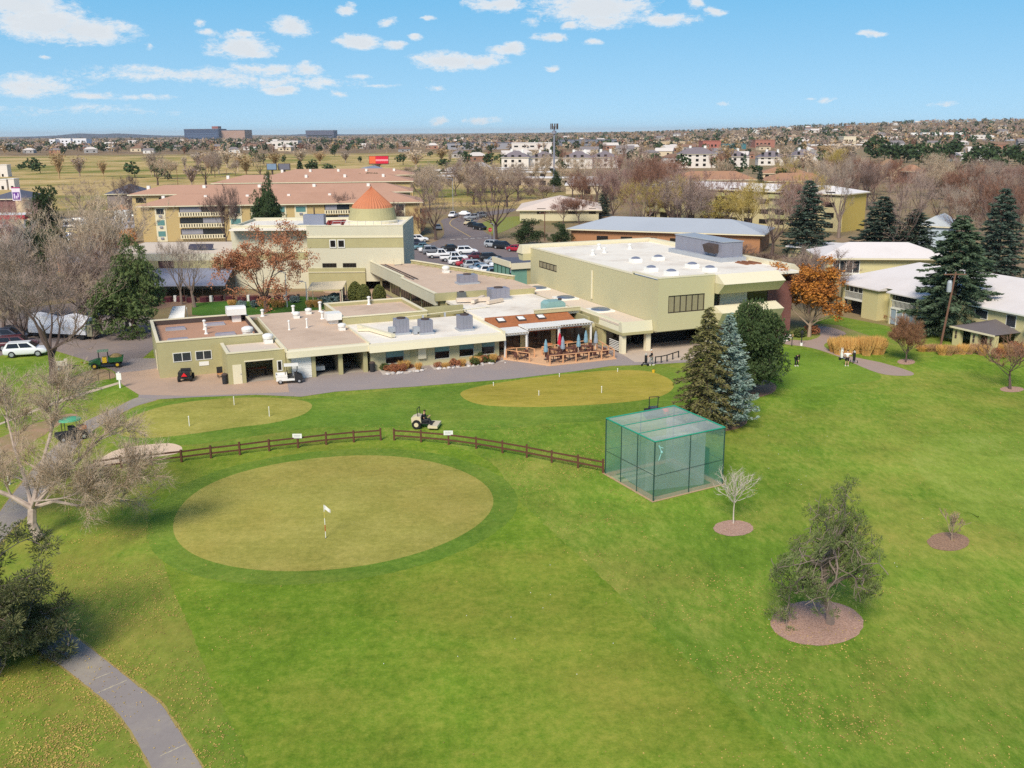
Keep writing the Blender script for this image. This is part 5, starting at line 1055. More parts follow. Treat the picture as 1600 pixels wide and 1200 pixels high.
P_('darkspruce', 'spruce_tree', 'dark blue spruce behind the air handler', 1258, 402, 280, 80); P_('darkspruce', 'spruce_tree', 'tall spruce beside the big purple bare tree', 1372, 420, 305, 104); P_('darkspruce', 'spruce_tree', 'dark spruce half hidden behind the house chimney', 1425, 415, 325, 92); P_('darkspruce', 'spruce_tree', 'slim dark spire spruce above the pale apartments', 1185, 322, 262, 22)
P_('darkspruce', 'spruce_tree', 'dark conifer between pinkish trees and the cream office', 944, 338, 284, 22); P_('roundpine', 'pine_tree', 'small dark conifer at the foot of the lattice mast', 870, 300, 265, 22)
P_('roundpine', 'evergreen_shrub', 'large dark evergreen shrub by the two parked cars', 824, 384, 343, 52, cat='shrub'); P_('roundpine', 'evergreen_shrub', 'dark evergreen shrub at the grey roofed office corner', 878, 386, 348, 36, cat='shrub'); P_('darkspruce', 'spruce_tree', 'small blue green spruce at the office wall behind white roof', 1036, 376, 350, 30)
P_('roundpine', 'evergreen_shrub', 'evergreen shrub on the left along the grey roofed office wall', 935, 380, 358, 44, cat='shrub'); P_('roundpine', 'evergreen_shrub', 'evergreen shrub in the middle of the grey roofed office wall', 975, 378, 356, 34, cat='shrub')
# ---- shrubs and grasses
def shrub(key, seed, h, w, lm, n=900, sz=.09, up=False):
    if key in PRO: return
    rg = random.Random(seed); a = MB()
    for _ in range(7): d = rv(rg); a.tube((0, 0, 0), (d.x * w * .35, d.y * w * .35, h * rg.uniform(.5, .85)), .02, .008, 4, cap=False)
    b = MB(); lobes = [(rv(rg, w * .24), rg.uniform(.6, 1)) for _ in range(7)]
    for _ in range(n):
        if up:
            t = rg.uniform(0, 2 * PI); r_ = w * .28 * math.sqrt(rg.random()); c = Vector((r_ * math.cos(t), r_ * math.sin(t), 0)); hh = h * rg.uniform(.55, 1.05); e = Vector((c.x * .9 + rg.uniform(-.12, .12), c.y * .9 + rg.uniform(-.12, .12), hh)); q = rv(rg, sz * .4); q.z = 0; tip = c + e
            b.f([c - q, c + q, c + e * .7 + q * 1.3]); b.f([c + e * .6 - q * 2.2, c + e * .6 + q * 2.2, tip])
        else:
            o, s_ = rg.choice(lobes); d = rv(rg); c = Vector((o.x, o.y, h * .45 + o.z * .4)) + Vector((d.x * w * .3, d.y * w * .3, d.z * h * .42)) * s_ * rg.uniform(.75, 1.05)
            if c.z < .02: c.z = rg.uniform(.02, .2)
            p = rv(rg, sz); q = p.cross(rv(rg)).normalized() * sz * .6; b.f([c - p, c + q, c + p, c - q])
    PRO[key] = ((a, barkd), (b, lm), h, w)
shrub('bush', 91, 1.2, 1.6, lf_green); shrub('tuft', 92, 1.4, 1.6, gr_gold, 700, .05, True); shrub('redbush', 93, 1.2, 1.5, leafm('russet_leaves', S(150, 92, 70), S(176, 120, 80)), 700, .07); shrub('bluebush', 94, 1.0, 1.8, gr_bl, 1000, .09)
rg = random.Random(14)
for i in range(11):
    px = 1303 + i * 7.2; P_('tuft', 'ornamental_grass', 'tall golden ornamental grass clump in the bed by the cart path', px, 552 + rg.uniform(-3, 4), 523 + rg.uniform(0, 5), 22, cat='grass', group='golden grasses beside the path', crown='blades', trunk='stems')
for i in range(16):
    px = 1440 + i * 10.5; P_('tuft', 'ornamental_grass', 'low tan and golden grass clump along the bed below the right house', px, 551 + rg.uniform(-3, 3) + (px - 1440) * .02, 538 + rg.uniform(-2, 3), 18, cat='grass', group='tan grasses below the right house', mats={'golden_grass': gr_tan if i % 3 else gr_gold}, crown='blades', trunk='stems')
for px, pb, pt, pw, lab in ((1385, 500, 487, 16, 'russet shrub at the corner of the projecting bay'), (1330, 488, 476, 20, 'russet shrub under the open balcony'), (1408, 512, 496, 18, 'russet shrub beside the grey blue lower windows'), (1590, 556, 530, 34, 'russet shrub at the right edge by the porch'), (1560, 560, 540, 26, 'russet shrub below the dark porch roof'), (1272, 522, 505, 34, 'russet shrub at the foot of the golden autumn tree'), (176, 392, 365, 22, 'orange shrub by the left end of apartments')):
    P_('redbush', 'shrub', lab, px, pb, pt, pw, cat='shrub', crown='foliage', trunk='stems')
P_('bush', 'shrub', 'dark green shrub under the golden autumn tree', 1254, 527, 512, 30, cat='shrub', crown='foliage', trunk='stems')
for px, pb, pt, pw, lab in ((202, 380, 352, 30, 'gold shrub in front of the left apartment end'), (190, 376, 356, 20, 'smaller gold shrub by the car park')): P_('redbush', 'shrub', lab, px, pb, pt, pw, cat='shrub', mats={'russet_leaves': lf_or}, crown='foliage', trunk='stems')
# clipped cypress and blue junipers of the courtyard
def clipped(px, pb, pt, pw, lab, k=1.0):
    x, y = G(px, pb); h = CAMH + ray(px, pt)[2] / ray(px, pt)[1] * y; w_ = pw * math.hypot(y, CAMH) / FPX; rg = random.Random(px)
    o = bpy.data.objects.new('clipped_cypress', None); COL.objects.link(o); o.location = (x, y, 0); tag(o, lab, 'shrub', 'clipped shrubs in the courtyard'); b = MB()
    for _ in range(2600):
        d = rv(rg); zc = d.z * .5 + .5; r_ = w_ / 2 * (math.sin(PI * min(1, zc ** .8)) ** .55); t = rg.uniform(0, 2 * PI); c = Vector((r_ * math.cos(t), r_ * math.sin(t), h * zc)) * rg.uniform(.93, 1.02); p = rv(rg, .11); q = p.cross(rv(rg)).normalized() * .08; c.z = max(c.z, .05); b.f([c - p, c + q, c + p, c - q])
    link('foliage', b.V, b.F, M('cypress_leaves', S(88, 94, 46), v=.2, s=2, col2=S(110, 112, 58)), o)
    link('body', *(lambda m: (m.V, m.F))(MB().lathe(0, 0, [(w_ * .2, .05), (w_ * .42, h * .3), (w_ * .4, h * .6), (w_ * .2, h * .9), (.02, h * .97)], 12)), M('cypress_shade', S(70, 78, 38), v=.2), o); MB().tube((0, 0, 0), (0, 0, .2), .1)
clipped(556, 474, 440, 24, 'clipped egg shaped cypress, left of the touching pair'); clipped(569, 476, 444, 22, 'clipped egg shaped cypress, right of the touching pair'); clipped(593, 474, 445, 21, 'clipped egg shaped cypress standing alone by the link hall windows')
for px, pb, pt, pw, lab, ky in ((520, 474, 457, 54, 'wide blue juniper beside the clipped cypresses', 'bluebush'), (460, 473, 461, 18, 'round blue shrub behind the cart barn roof', 'bluebush'), (377, 481, 468, 18, 'blue shrub behind the white cooler box', 'bluebush'), (397, 480, 468, 16, 'blue grey shrub right of the golden clump behind the roofs', 'bluebush')): P_(ky, 'shrub', lab, px, pb, pt, pw, cat='shrub', crown='foliage', trunk='stems')
for px in (363, 415, 430, 440, 484, 496): P_('tuft', 'ornamental_grass', 'golden grass clump behind the club roofs', px, 480, 468, 14, cat='grass', group='golden grasses behind the roofs', crown='blades', trunk='stems')
# planting bed before the pro shop: shrubs and pale boulders
for u0, u1, n, v0, nm in ((22.6, 26.4, 12, -7.6, 'left'), (28.3, 35.6, 22, -7.7, 'right')):
    sheet('planting_bed', jit([W(u, v)[:2] for u, v in ((u0 - .4, -5.95), (u1 + .3, -5.95), (u1 + .8, -7.6), ((u0 + u1) / 2, -8.8), (u0 - .6, -8.2))], .05, rg), .026, M('gravel_bed', S(196, 184, 174), v=.25, s=5, world=True))
    for i in range(n):
        u = rg.uniform(u0, u1); v = rg.uniform(-8.1, -6.3); x, y, _ = W(u, v); ky = rg.choice(['redbush', 'bush', 'tuft', 'redbush', 'redbush'])
        plant(ky, 'shrub' if ky != 'tuft' else 'ornamental_grass', {'redbush': 'russet shrub in the %s planting bed before the pro shop', 'bush': 'green shrub in the %s planting bed before the pro shop', 'tuft': 'golden grass in the %s planting bed before the pro shop'}[ky] % nm, x, y, rg.uniform(.5, 1.15), rg.uniform(.8, 1.5), group='plants in the %s pro shop bed' % nm, cat='shrub' if ky != 'tuft' else 'grass', z=.02, crown='foliage', trunk='stems')
    for i in range(n):
        u = rg.uniform(u0 - .4, u1 + .5); v = rg.uniform(-8.6, -7.9); s_ = rg.uniform(.14, .32); x, y, _ = W(u, v); b = MB(); b.lathe(0, 0, [(s_ * .8, 0), (s_, s_ * .3), (s_ * .7, s_ * .7), (s_ * .2, s_ * .85)], 7)
        b.V = [(p[0] * rg.uniform(.8, 1.2), p[1] * rg.uniform(.8, 1.2), p[2]) for p in b.V]; o = link('boulder', b.V, b.F, M('pale_rock', S(198, 190, 184), v=.2, s=2, rnd=.15)); o.location = (x, y, .024); o.rotation_euler = (0, 0, rg.uniform(0, 6)); tag(o, 'pale boulder edging the %s planting bed before the pro shop' % nm, 'rock', 'boulders of the %s pro shop bed' % nm)
for px, pb in ((1205, 531), (1213, 536), (1218, 529), (1226, 533), (1210, 526), (1232, 528)):
    x, y = G(px, pb); s_ = rg.uniform(.3, .55); b = MB(); b.lathe(0, 0, [(s_ * .8, 0), (s_, s_ * .3), (s_ * .7, s_ * .7), (s_ * .2, s_ * .85)], 7); b.V = [(p[0] * rg.uniform(.8, 1.3), p[1] * rg.uniform(.8, 1.2), p[2]) for p in b.V]
    o = link('boulder', b.V, b.F, MATS['pale_rock']); o.location = (x, y, 0); tag(o, 'large pale boulder at the foot of the brick wall', 'rock', 'boulders at the brick wall')
# ------------------------------------------------------------------ neighbouring buildings
tanw = M('tan_wall', S(192, 168, 118), v=.1, s=.2); tanroof = M('pink_tan_roof', S(192, 150, 126), v=.12, s=.15, dirt=S(172, 130, 108), da=.5, ds=.08); greyr = M('dark_grey_shingle', S(128, 118, 122), v=.12); blueg = M('blue_grey_roof', S(176, 182, 190), v=.08, s=.2, dirt=S(152, 158, 168), da=.4, ds=.1)
whw = M('white_wall', S(222, 214, 206), v=.08); palew = M('pale_olive_wall', S(196, 184, 142), v=.08); orr = M('orange_brown_roof', S(172, 130, 102), v=.14, s=.2); brr = M('brown_roof', S(178, 140, 104), v=.12); whr = M('white_far_roof', S(232, 226, 222), v=.06, s=.2); brw = M('brown_wall', S(126, 96, 84), v=.12)
slater = M('slate_far', S(96, 98, 112), v=.12); mtan = M('house_tan', S(206, 184, 152), v=.08)
def proj_px(x, y): return x / y
def bldg(name, label, pl, pr, Y, pe, depth, wall, roof, kind='hip', rise=2.0, ang=0.0, wins=None, over=.6, cat='building', group=None, zb=0.0, gl=None, rest=True):
    """building whose front left foot stands at depth Y; front runs at angle ang; windows = list of (x0,x1,z0,z1)"""
    r0 = ray(pl, 300); x0 = r0[0] / r0[1] * Y; zb = terr(x0, Y) if Y > 900 else zb
    h = WY(pl, pe, Y)[1] - zb; k = (lambda r: r[0] / r[1])(ray(pr, 300)); c, s = math.cos(ang), math.sin(ang); L = (k * Y - x0) / (c - k * s)
    t = T(name, label, cat, (x0, Y, zb), ang, group)
    m = MB(); m.box(0, L, 0, depth, 0, h); t.part('wall', m, wall)
    o = over
    if kind == 'flat': t.part('roof', MB().box(-o, L + o, -o, depth + o, h, h + max(rise, .25)), roof)
    elif kind == 'shed': t.part('roof', MB().idx([(-o, -o, h), (L + o, -o, h), (L + o, depth + o, h + rise), (-o, depth + o, h + rise), (-o, -o, h + .25), (L + o, -o, h + .25), (L + o, depth + o, h + rise + .25), (-o, depth + o, h + rise + .25)], [(3, 2, 1, 0), (4, 5, 6, 7), (0, 1, 5, 4), (1, 2, 6, 5), (2, 3, 7, 6), (3, 0, 4, 7)]), roof)
    else:
        e = min(L, depth) / 2 + o if kind == 'hip' else 0
        a, b = (-o + e * .98, L + o - e * .98)
        if depth > L: V = [(-o, -o, h), (L + o, -o, h), (L + o, depth + o, h), (-o, depth + o, h), (L / 2, -o + e * .98, h + rise), (L / 2, depth + o - e * .98, h + rise)]; F_ = [(0, 1, 4), (1, 2, 5, 4), (2, 3, 5), (3, 0, 4, 5), (3, 2, 1, 0)]
        else: V = [(-o, -o, h), (L + o, -o, h), (L + o, depth + o, h), (-o, depth + o, h), (a, depth / 2, h + rise), (b, depth / 2, h + rise)]; F_ = [(0, 1, 5, 4), (1, 2, 5), (2, 3, 4, 5), (3, 0, 4), (3, 2, 1, 0)]
        t.part('roof', MB().idx([(x, y, z + .02) for x, y, z in V], F_), roof)
        t.part('eave_trim', MB().box(-o, L + o, -o, -o + .1, h - .25, h).box(-o, -o + .1, -o + .1, depth + o, h - .25, h).box(L + o - .1, L + o, -o + .1, depth + o, h - .25, h), cream)
    for wn in (wins(L, h) if callable(wins) else wins or []):
        m = MB()
        if len(wn) == 4: m.box(wn[0], wn[1], -.06, -.004, wn[2], wn[3])
        else: m.box(L + .004, L + .06, wn[0], wn[1], wn[2], wn[3])
        t.part('window', m, gl or glassd)
    return t, L, h
def grid(nf, step, w, fh, z0=.9, wh=1.2, x0=1.2):
    return lambda L, h: [(x0 + i * step, x0 + i * step + w, z0 + f * fh, z0 + f * fh + wh) for f in range(nf) for i in range(int((L - x0 - w) / step) + 1)]
# tan apartment block behind the hall
t, L, h = bldg('apartment_block', 'long tan apartment block with pink tan roof behind the copper tower', 217, 655, 234, 322, 15, tanw, tanroof, 'hip', 2.2, rad(7.5), None, .9)
fh = 2.65; segs = []
xx = 3.2
pat = [('w', 2.4), ('t', 3.2), ('b', 10.4), ('t', 1.2), ('w', 3), ('t', 2.2), ('w', 3), ('t', 2.4), ('w', 3), ('t', 2), ('w', 3), ('t', 4.2), ('b', 6), ('t', 1.6), ('w', 2.6), ('t', 1.4), ('w', 3.2), ('t', 2.2), ('w', 2.6), ('t', 1.6), ('b', 5.6), ('t', 1.4), ('w', 2.2)]
bal = M('balcony_cream', S(224, 212, 180), v=.08); gscreen = glassy('grey_screen', S(150, 148, 156), .5)
for k, (ty, wd) in enumerate(pat):
    if xx + wd > L - .5: break
    if ty == 'w':
        t.box('facade_strip', cream, xx, xx + wd, -.1, -.004, 0, h - .3)
        for f in range(3):
            z = h - 2.0 - f * fh
            if z > .2: o = t.box('window', glasst if (k + f) % 3 else glass, xx + .35, xx + wd - .35, -.14, -.104, z, z + 1.25); t.box('wall_unit', galvd, xx + wd / 2 - .35, xx + wd / 2 + .35, -.35, -.104, z - .65, z - .2)
    elif ty == 'b':
        for f in range(3):
            z = h - 2.6 - f * fh
            t.box('balcony_shade', dark, xx, xx + wd, -.05, -.004, z, z + 2.3) if z > -1 else None  # balcony shade painted as a flat dark panel; the wall has no recess
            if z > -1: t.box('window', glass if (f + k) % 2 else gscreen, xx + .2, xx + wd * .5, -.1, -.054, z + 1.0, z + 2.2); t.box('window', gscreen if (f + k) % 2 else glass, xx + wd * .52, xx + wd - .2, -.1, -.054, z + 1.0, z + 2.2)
            if z > -1:
                m = MB().box(xx - .1, xx + wd + .1, -.9, -.8, z, z + .15).box(xx - .1, xx + wd + .1, -.9, -.8, z + .85, z + 1.0)
                for j in range(int(wd / .6)): m.box(xx + j * .6, xx + j * .6 + .36, -.88, -.82, z + .15, z + .85)
                t.part('balcony_rail', m, bal)
    xx += wd
for i in range(6): vx = 4 + i * 10; tt = None; t.part('roof_vent', MB().box(vx, vx + .7, 5, 5.7, h + .9, h + 2.0), whitem)
for (nm, lab, pl, pr, Y, pe, dp) in (('apartment_block', 'second pink tan roofed block behind the front apartment block', 205, 640, 262, 304, 14), ('apartment_block', 'third pink tan roofed block, staggered to the right', 336, 642, 302, 286, 16), ('apartment_block', 'farthest pink tan roofed block below the grey billboards', 425, 645, 350, 275, 16)):
    t, L, h = bldg(nm, lab, pl, pr, Y, pe, dp, tanw, tanroof, 'hip', 2.0, rad(5), lambda L, h: [(1 + 6 * i, 3.6 + 6 * i, h - 2.2, h - .9) for i in range(int(L / 6))], .9)
    for i in range(5): t.part('roof_vent', MB().box(3 + i * L / 5, 3.8 + i * L / 5, 4, 5, h + .7, h + 2.0), whitem)
# pale apartments at right
t, L, h = bldg('apartment_block', 'pale olive four storey apartment block with white roof and yellow end wall', 1006, 1319, 288, 291, 13, palew, whr, 'hip', 1.6, rad(-44), grid(4, 4.6, 2.6, 2.6, .9, 1.2, 1.4), .7)
t.part('end_wall', MB().box(L + .004, L + .08, .1, 12.9, 0, h), M('yellow_wall', S(204, 178, 96), v=.08))
for f in range(1, 4):
    for i in range(3): t.part('balcony_rail', MB().box(1.0 + i * 20, 8.5 + i * 20, -.9, -.8, f * 2.6 - .1, f * 2.6 + .9), M('olive_rail', S(178, 176, 126)))
# blue grey office, cream office
bldg('office', 'low office with broad blue grey hip roof and orange brick wall', 893, 1192, 218.5, 357, 15, M('orange_brick', S(168, 122, 88), v=.12), blueg, 'hip', 2.3, rad(-22), lambda L, h: [(6 + 5.5 * i, 8.6 + 5.5 * i, 1.0, 2.6) for i in range(int((L - 8) / 5.5))], 1.0)
t, L, h = bldg('office', 'cream office with pale hip roof beyond the wide verge tree', 812, 936, 284, 328, 26, M('cream_office_wall', S(206, 198, 166), v=.08), M('pale_pink_roof', S(222, 204, 190), v=.08), 'hip', 3.2, rad(-4), lambda L, h: [(5, 7.5, 2, 3.6), (14, 16.5, 2, 3.6), (20, 22, 2, 3.6)], 1.0)
bldg('carport', 'white flat roofed carport beyond the air handler', 1238, 1330, 196, 386, 10, palew, whr, 'flat', .3, rad(-35), None, .5)
# white warehouse and storage sheds by the mast
bldg('warehouse', 'white roofed warehouse with dark door by the lattice mast', 884, 948, 408, 290, 40, M('warehouse_wall', S(196, 180, 150), v=.08), whr, 'shed', 1.5, rad(-6), lambda L, h: [(L * .45, L * .6, 0, 3)], .5, 'warehouse')
for i, (pl, pr, Y, pe) in enumerate(((676, 800, 520, 276), (690, 860, 560, 270.5), (660, 850, 610, 267), (700, 900, 660, 263.5), (760, 960, 480, 279))): bldg('storage_shed', ('nearest', 'second', 'third', 'farthest', 'front right')[i] + ' long white roofed storage shed near the mast', pl, pr, Y, pe, 12, M('shed_wall', S(176, 160, 140), v=.1), whr, 'flat', .4, rad((3, -2, 1, -3, -5)[i]), lambda L, h: [(2 + 6 * j, 5 + 6 * j, 0, 2.2) for j in range(min(12, int(L / 6)))], .4, 'shed')
bldg('shed', 'small grey gabled shed left of the white apartments', 735, 761, 660, 261, 12, M('grey_siding', S(170, 172, 174)), M('pale_metal_roof', S(214, 206, 204)), 'gable', 3, rad(-10), None, .4, 'shed')
# white apartments
for i, (pl, pr, Y, pe, lab) in enumerate(((784, 826, 700, 246, 'left of the mast'), (832, 872, 720, 247, 'just right of the mast'), (880, 925, 690, 247, 'with arched porch right of the mast'), (928, 965, 700, 246, 'behind the tallest pinkish tree'), (1058, 1116, 690, 241, 'with tall dark stair windows'), (1118, 1168, 700, 245, 'right of the stair windows'), (1182, 1226, 730, 246, 'before the orange brown roofs'), (1238, 1274, 740, 243, 'near the dark round pine'))):
    t, L, h = bldg('white_apartments', 'white walled dark roofed apartment house %s' % lab, pl, pr, Y, pe, 16, whw, greyr, 'hip', 4.5, rad((-6, 5)[i % 2]), lambda L, h: [(2 + 5 * j, 4 + 5 * j, 1.2 + 3.2 * f, 3.0 + 3.2 * f) for j in range(int((L - 3) / 5)) for f in range(3)], .7, 'apartments', 'white apartment houses')
    for q in (.3, .7): t.part('chimney', MB().box(L * q, L * q + 1.6, 7, 8.6, h + 2, h + 5.6), whitem)
for i, (pl, pr, Y, pe, rf, dp, lab) in enumerate(((1052, 1180, 380, 281, orr, 14, 'long low building with plain orange brown roof behind pale apartments'), (1200, 1290, 410, 283, orr, 14, 'low building with orange brown roof left of tall bare tree'), (1188, 1262, 520, 271, orr, 16, 'row house with orange brown roof before the white apartments'), (1250, 1284, 480, 280, orr, 12, 'house with orange gable between dark pines'), (1376, 1404, 520, 258, brr, 12, 'house with tan roof at the left edge of the pine belt'), (1452, 1500, 430, 280, brw, 14, 'dark brown gabled house among the pines'), (1520, 1562, 450, 268, brr, 14, 'house with tan hip roof right of the pine clump'), (1418, 1442, 470, 268, orr, 12, 'house with rust roof seen through purple tree'))):
    bldg('house', lab, pl, pr, Y, pe, dp, brw if i > 4 else mtan, rf, 'gable' if i in (3, 5) else 'hip', 3.0, rad((-4, 3, -8, 4)[i % 4]), lambda L, h: [(2 + 7 * j, 4 + 7 * j, 1, 2.4) for j in range(int(L / 7))], .6, 'house')
bldg('house', 'pale blue house with gabled end behind the purple bare tree', 1442, 1488, 205, 352, 9, M('pale_blue_wall', S(186, 198, 208), v=.08), M('pale_blue_roof', S(200, 206, 212), v=.08), 'gable', 2, rad(-35), [(1.5, 2.6, 1.2, 2.6), (4, 5, 1.2, 2.6)], .5, 'house')
bldg('office', 'slate roofed low building beyond the left car park', 166, 222, 345, 303, 14, M('slate_wall', S(136, 124, 122)), slater, 'hip', 3, rad(4), None, .6); bldg('house', 'small tan flat roofed building by the left car park', 163, 200, 315, 329, 8, mtan, orr, 'hip', 1.6, rad(4), [(2, 3.2, .8, 2)], .5, 'house')
bldg('trailer', 'white box trailer parked at the end of the left car park', 174, 195, 292, 331, 4, whitem, whitem, 'flat', .1, rad(3), None, .02, 'trailer')
# filling station
t, L, h = bldg('filling_station_shop', 'brown brick filling station shop with slate roof at the left edge', -20, 42, 285, 311, 16, M('plum_brick', S(134, 96, 92), v=.12), slater, 'hip', 2.0, rad(6), [(8.5, 9.6, .6, 3)], .6, 'shop')
t.part('gable_front', MB().box(L - 3.4, L + .4, -.4, 3, 0, h + .2), M('shop_cream', S(206, 182, 148)))
x, y = WY(27, 300, 283)[0], 282.2
t = T('shop_sign', 'square purple and white sign panel on the filling station roof', 'sign', (x, y, 7.2), 0, None, (x, y, 7.2)); t.box('board', M('sign_white', S(226, 214, 220)), x - 1.2, x + 1.2, y, y + .3, 6.9, 10.4); pur = M('sign_purple', S(104, 60, 140)); t.box('panel', pur, x - 1.0, x + 1.0, y - .06, y - .004, 7.2, 9.3); t.part('emblem', MB().box(x - .7, x - .3, y - .1, y - .064, 7.5, 8.9).box(x - .1, x + .3, y - .1, y - .064, 7.5, 8.3).box(x + .4, x + .75, y - .1, y - .064, 7.9, 9.0), M('sign_pale', S(220, 200, 226))); t.box('cap', M('sign_red', S(170, 60, 110)), x - 1.2, x + 1.2, y - .02, y + .3, 10.404, 10.7)
x0, y0 = WY(-30, 340, 250)[0], 250; x1 = WY(38, 340, 250)[0]
t = T('filling_station_canopy', 'red edged filling station canopy at the left edge', 'canopy', (x1, y0, 0), 0, None, (x1, y0, 0)); t.box('roof', whitem, x0, x1, y0, y0 + 9, 5.0, 5.3); t.part('red_fascia', MB().box(x0, x1 + .1, y0 - .1, y0, 4.3, 5.35).box(x1, x1 + .1, y0, y0 + 9, 4.3, 5.35), M('canopy_red', S(176, 40, 62)))
for q in (x1 - 1.5, x1 - 7): t.box('column', frm_w, q - .3, q + .3, y0 + 3, y0 + 3.6, 0, 5.0); t.box('pump', darkt, q - .5, q + .5, y0 + 1.2, y0 + 1.9, 0, 1.9)
x, y = G(99, 424); t = T('gate_pier', 'orange brick gate pier beside the left car park wall', 'pier', (x, y, 0), 0, None, (x, y, 0)); t.box('shaft', M('pier_brick', S(212, 142, 100), v=.12), x - .7, x + .7, y - .5, y + .5, 0, 4.2); t.box('cap', cream, x - .8, x + .8, y - .6, y + .6, 4.2, 4.4)
# ---- two storey house at right (club frame, front facing -u)
t = CT('white_roofed_house', 'two storey olive house with big white roof, balconies and dark porch', 'house', 91, -12)
ow = M('house_olive', S(204, 194, 146), v=.06, s=.3); vend = -48
m = MB(); m.box(92.4, 107, vend, 2.6, 0, 4.4); m.box(91.0, 92.4, -6.2, -3.3, 0, 4.3); m.box(91.0, 91.2, .3, .6, 0, 4.3); m.box(91.0, 91.25, -8.6, -8.35, 0, 4.3); m.box(91.0, 91.2, -13.2, -13.0, 0, 4.3); m.box(91.0, 92.4, -20.3, -16.6, 0, 4.3); t.part('wall', m, ow)
rf = M('white_house_roof', S(226, 218, 214), v=.05, s=.3, dirt=S(206, 196, 190), da=.4, ds=.2)
t.part('roof', MB().idx([(91.9, 3.4, 4.45), (91.9, vend - .5, 4.45), (101.5, vend - .5, 6.9), (101.5, -2.5, 6.9), (110, 3.4, 4.45), (110, vend - .5, 4.45)], [(0, 3, 2, 1), (0, 4, 3), (3, 4, 5, 2), (0, 1, 5, 4)]).idx([(90.6, 1.2, 4.25), (90.6, -6.6, 4.25), (92.6, -6.6, 4.66), (92.6, 1.6, 4.66), (90.6, 1.2, 4.1), (90.6, -6.6, 4.1), (92.6, -6.6, 4.05), (92.6, 1.6, 4.05)], [(0, 3, 2, 1), (0, 1, 5, 4), (1, 2, 6, 5), (3, 0, 4, 7), (4, 5, 6, 7)]).idx([(90.6, -8.0, 4.25), (90.6, -17.0, 4.25), (92.6, -17.0, 4.66), (92.6, -8.0, 4.66), (90.6, -8.0, 4.1), (90.6, -17.0, 4.1), (92.6, -17.0, 4.05), (92.6, -8.0, 4.05)], [(0, 3, 2, 1), (0, 1, 5, 4), (1, 2, 6, 5), (3, 0, 4, 7), (4, 5, 6, 7)]), rf)
t.part('gutter', MB().box(91.75, 91.9, vend, -17.1, 4.3, 4.46).box(91.75, 91.9, 1.7, 3.4, 4.3, 4.46), frm_w)
for (va, vb) in ((-3.3, .3), (-12.9, -8.6), (-16.6, -13.2)):
    t.box('balcony_floor', frm_w, 91.0, 92.39, va, vb, 2.1, 2.3); m = MB()
    for k in range(int((vb - va) / .22)): m.box(91.02, 91.06, va + .1 + k * .22, va + .14 + k * .22, 2.3, 3.2)
    m.box(91.0, 91.08, va, vb, 3.2, 3.28); t.part('balcony_rail', m, frm_w); t.box('balcony_glazing', glass if va < -5 else M('screen_dark', S(96, 94, 96)), 91.6, 91.7, va + .1, vb - .1, 2.3, 4.05)
m = MB()
for k in range(5): m.box(91.05, 91.1, -3.2 + k * .85, -3.12 + k * .85, 3.28, 4.05)
t.part('screen_frame', m, frm_w)
t.box('patio_shade', dark, 92.3, 92.396, -3.2, .2, 0, 2.1)  # dark sheet on the back wall paints the shade under the balcony
for (va, vb) in ((-12.9, -8.6), (-16.6, -13.2)):
    t.box('lower_panels', M('blue_grey_curtain', S(150, 164, 178), v=.2, s=2.5), 91.1, 91.2, va + .1, vb - .1, .1, 2.05); m = MB()
    for k in range(5): q = va + (vb - va) * k / 4; m.box(91.0, 91.09, q - .04, q + .04, 0, 2.1)
    t.part('lower_frame', m, frm_w)
for (va, vb, z0, z1) in ((-7.9, -6.9, .9, 2.1), (-7.9, -6.9, 3.0, 4.0), (1.0, 2.0, .9, 2.1), (-22.8, -20.9, 2.9, 4.0), (-26.8, -25.4, 2.6, 4.1), (-33, -31, 2.8, 4.0), (-36, -34, 2.8, 4.0)): window(t, 1, 92.39, va, vb, z0, z1, g=glass, fr=frm_w)
pr_ = M('porch_shingle', S(112, 104, 104), v=.15)
t.part('porch_roof', MB().idx([(88.2, -21.3, 2.25), (88.2, -27.6, 2.25), (92.38, -27.6, 2.25), (92.38, -21.3, 2.25), (92.38, -24.0, 3.2), (90.2, -24.4, 3.0)], [(0, 5, 1), (1, 5, 4, 2), (0, 3, 4, 5), (0, 1, 2, 3)]), pr_); t.part('porch_trim', MB().box(88.1, 88.2, -27.7, -21.2, 2.1, 2.3), cream)
for v in (-22.0, -24.6, -27.0): o = t.box('porch_pillar', ow, 88.5, 89.1, v - .5, v + .5, 0, 2.1); t.part('ornament', MB().box(88.44, 88.496, v - .12, v + .12, .9, 1.3).box(88.44, 88.496, v - .12, v + .12, 1.4, 1.8), darkt, o)
t.box('porch_back', glassd, 92.34, 92.396, -26.8, -22.2, 0, 2.2); t.box('chimney', whitem, 100.9, 101.5, -8.0, -7.5, 6.6, 7.6); t.box('roof_vent', whitem, 101.6, 101.9, -11.6, -11.3, 6.6, 7.3); t.box('awning', cream, 91.2, 92.38, -30.4, -28.8, 3.2, 3.5)
tt, L, h = bldg('house', 'olive house with white roof and wide grid window behind the block', 1296, 1490, 160.5, 402, 10, ow, rf, 'hip', 2.0, rad(-6), None, 1.0, 'house'); 
window(tt, 0, -.004, 1.4, 5.8, 1.9, 4.1, g=glass, fr=frm_w, n=4, w=.12); tt.box('window_sill', whitem, 1.3, 5.9, -.2, -.004, 1.7, 1.88)
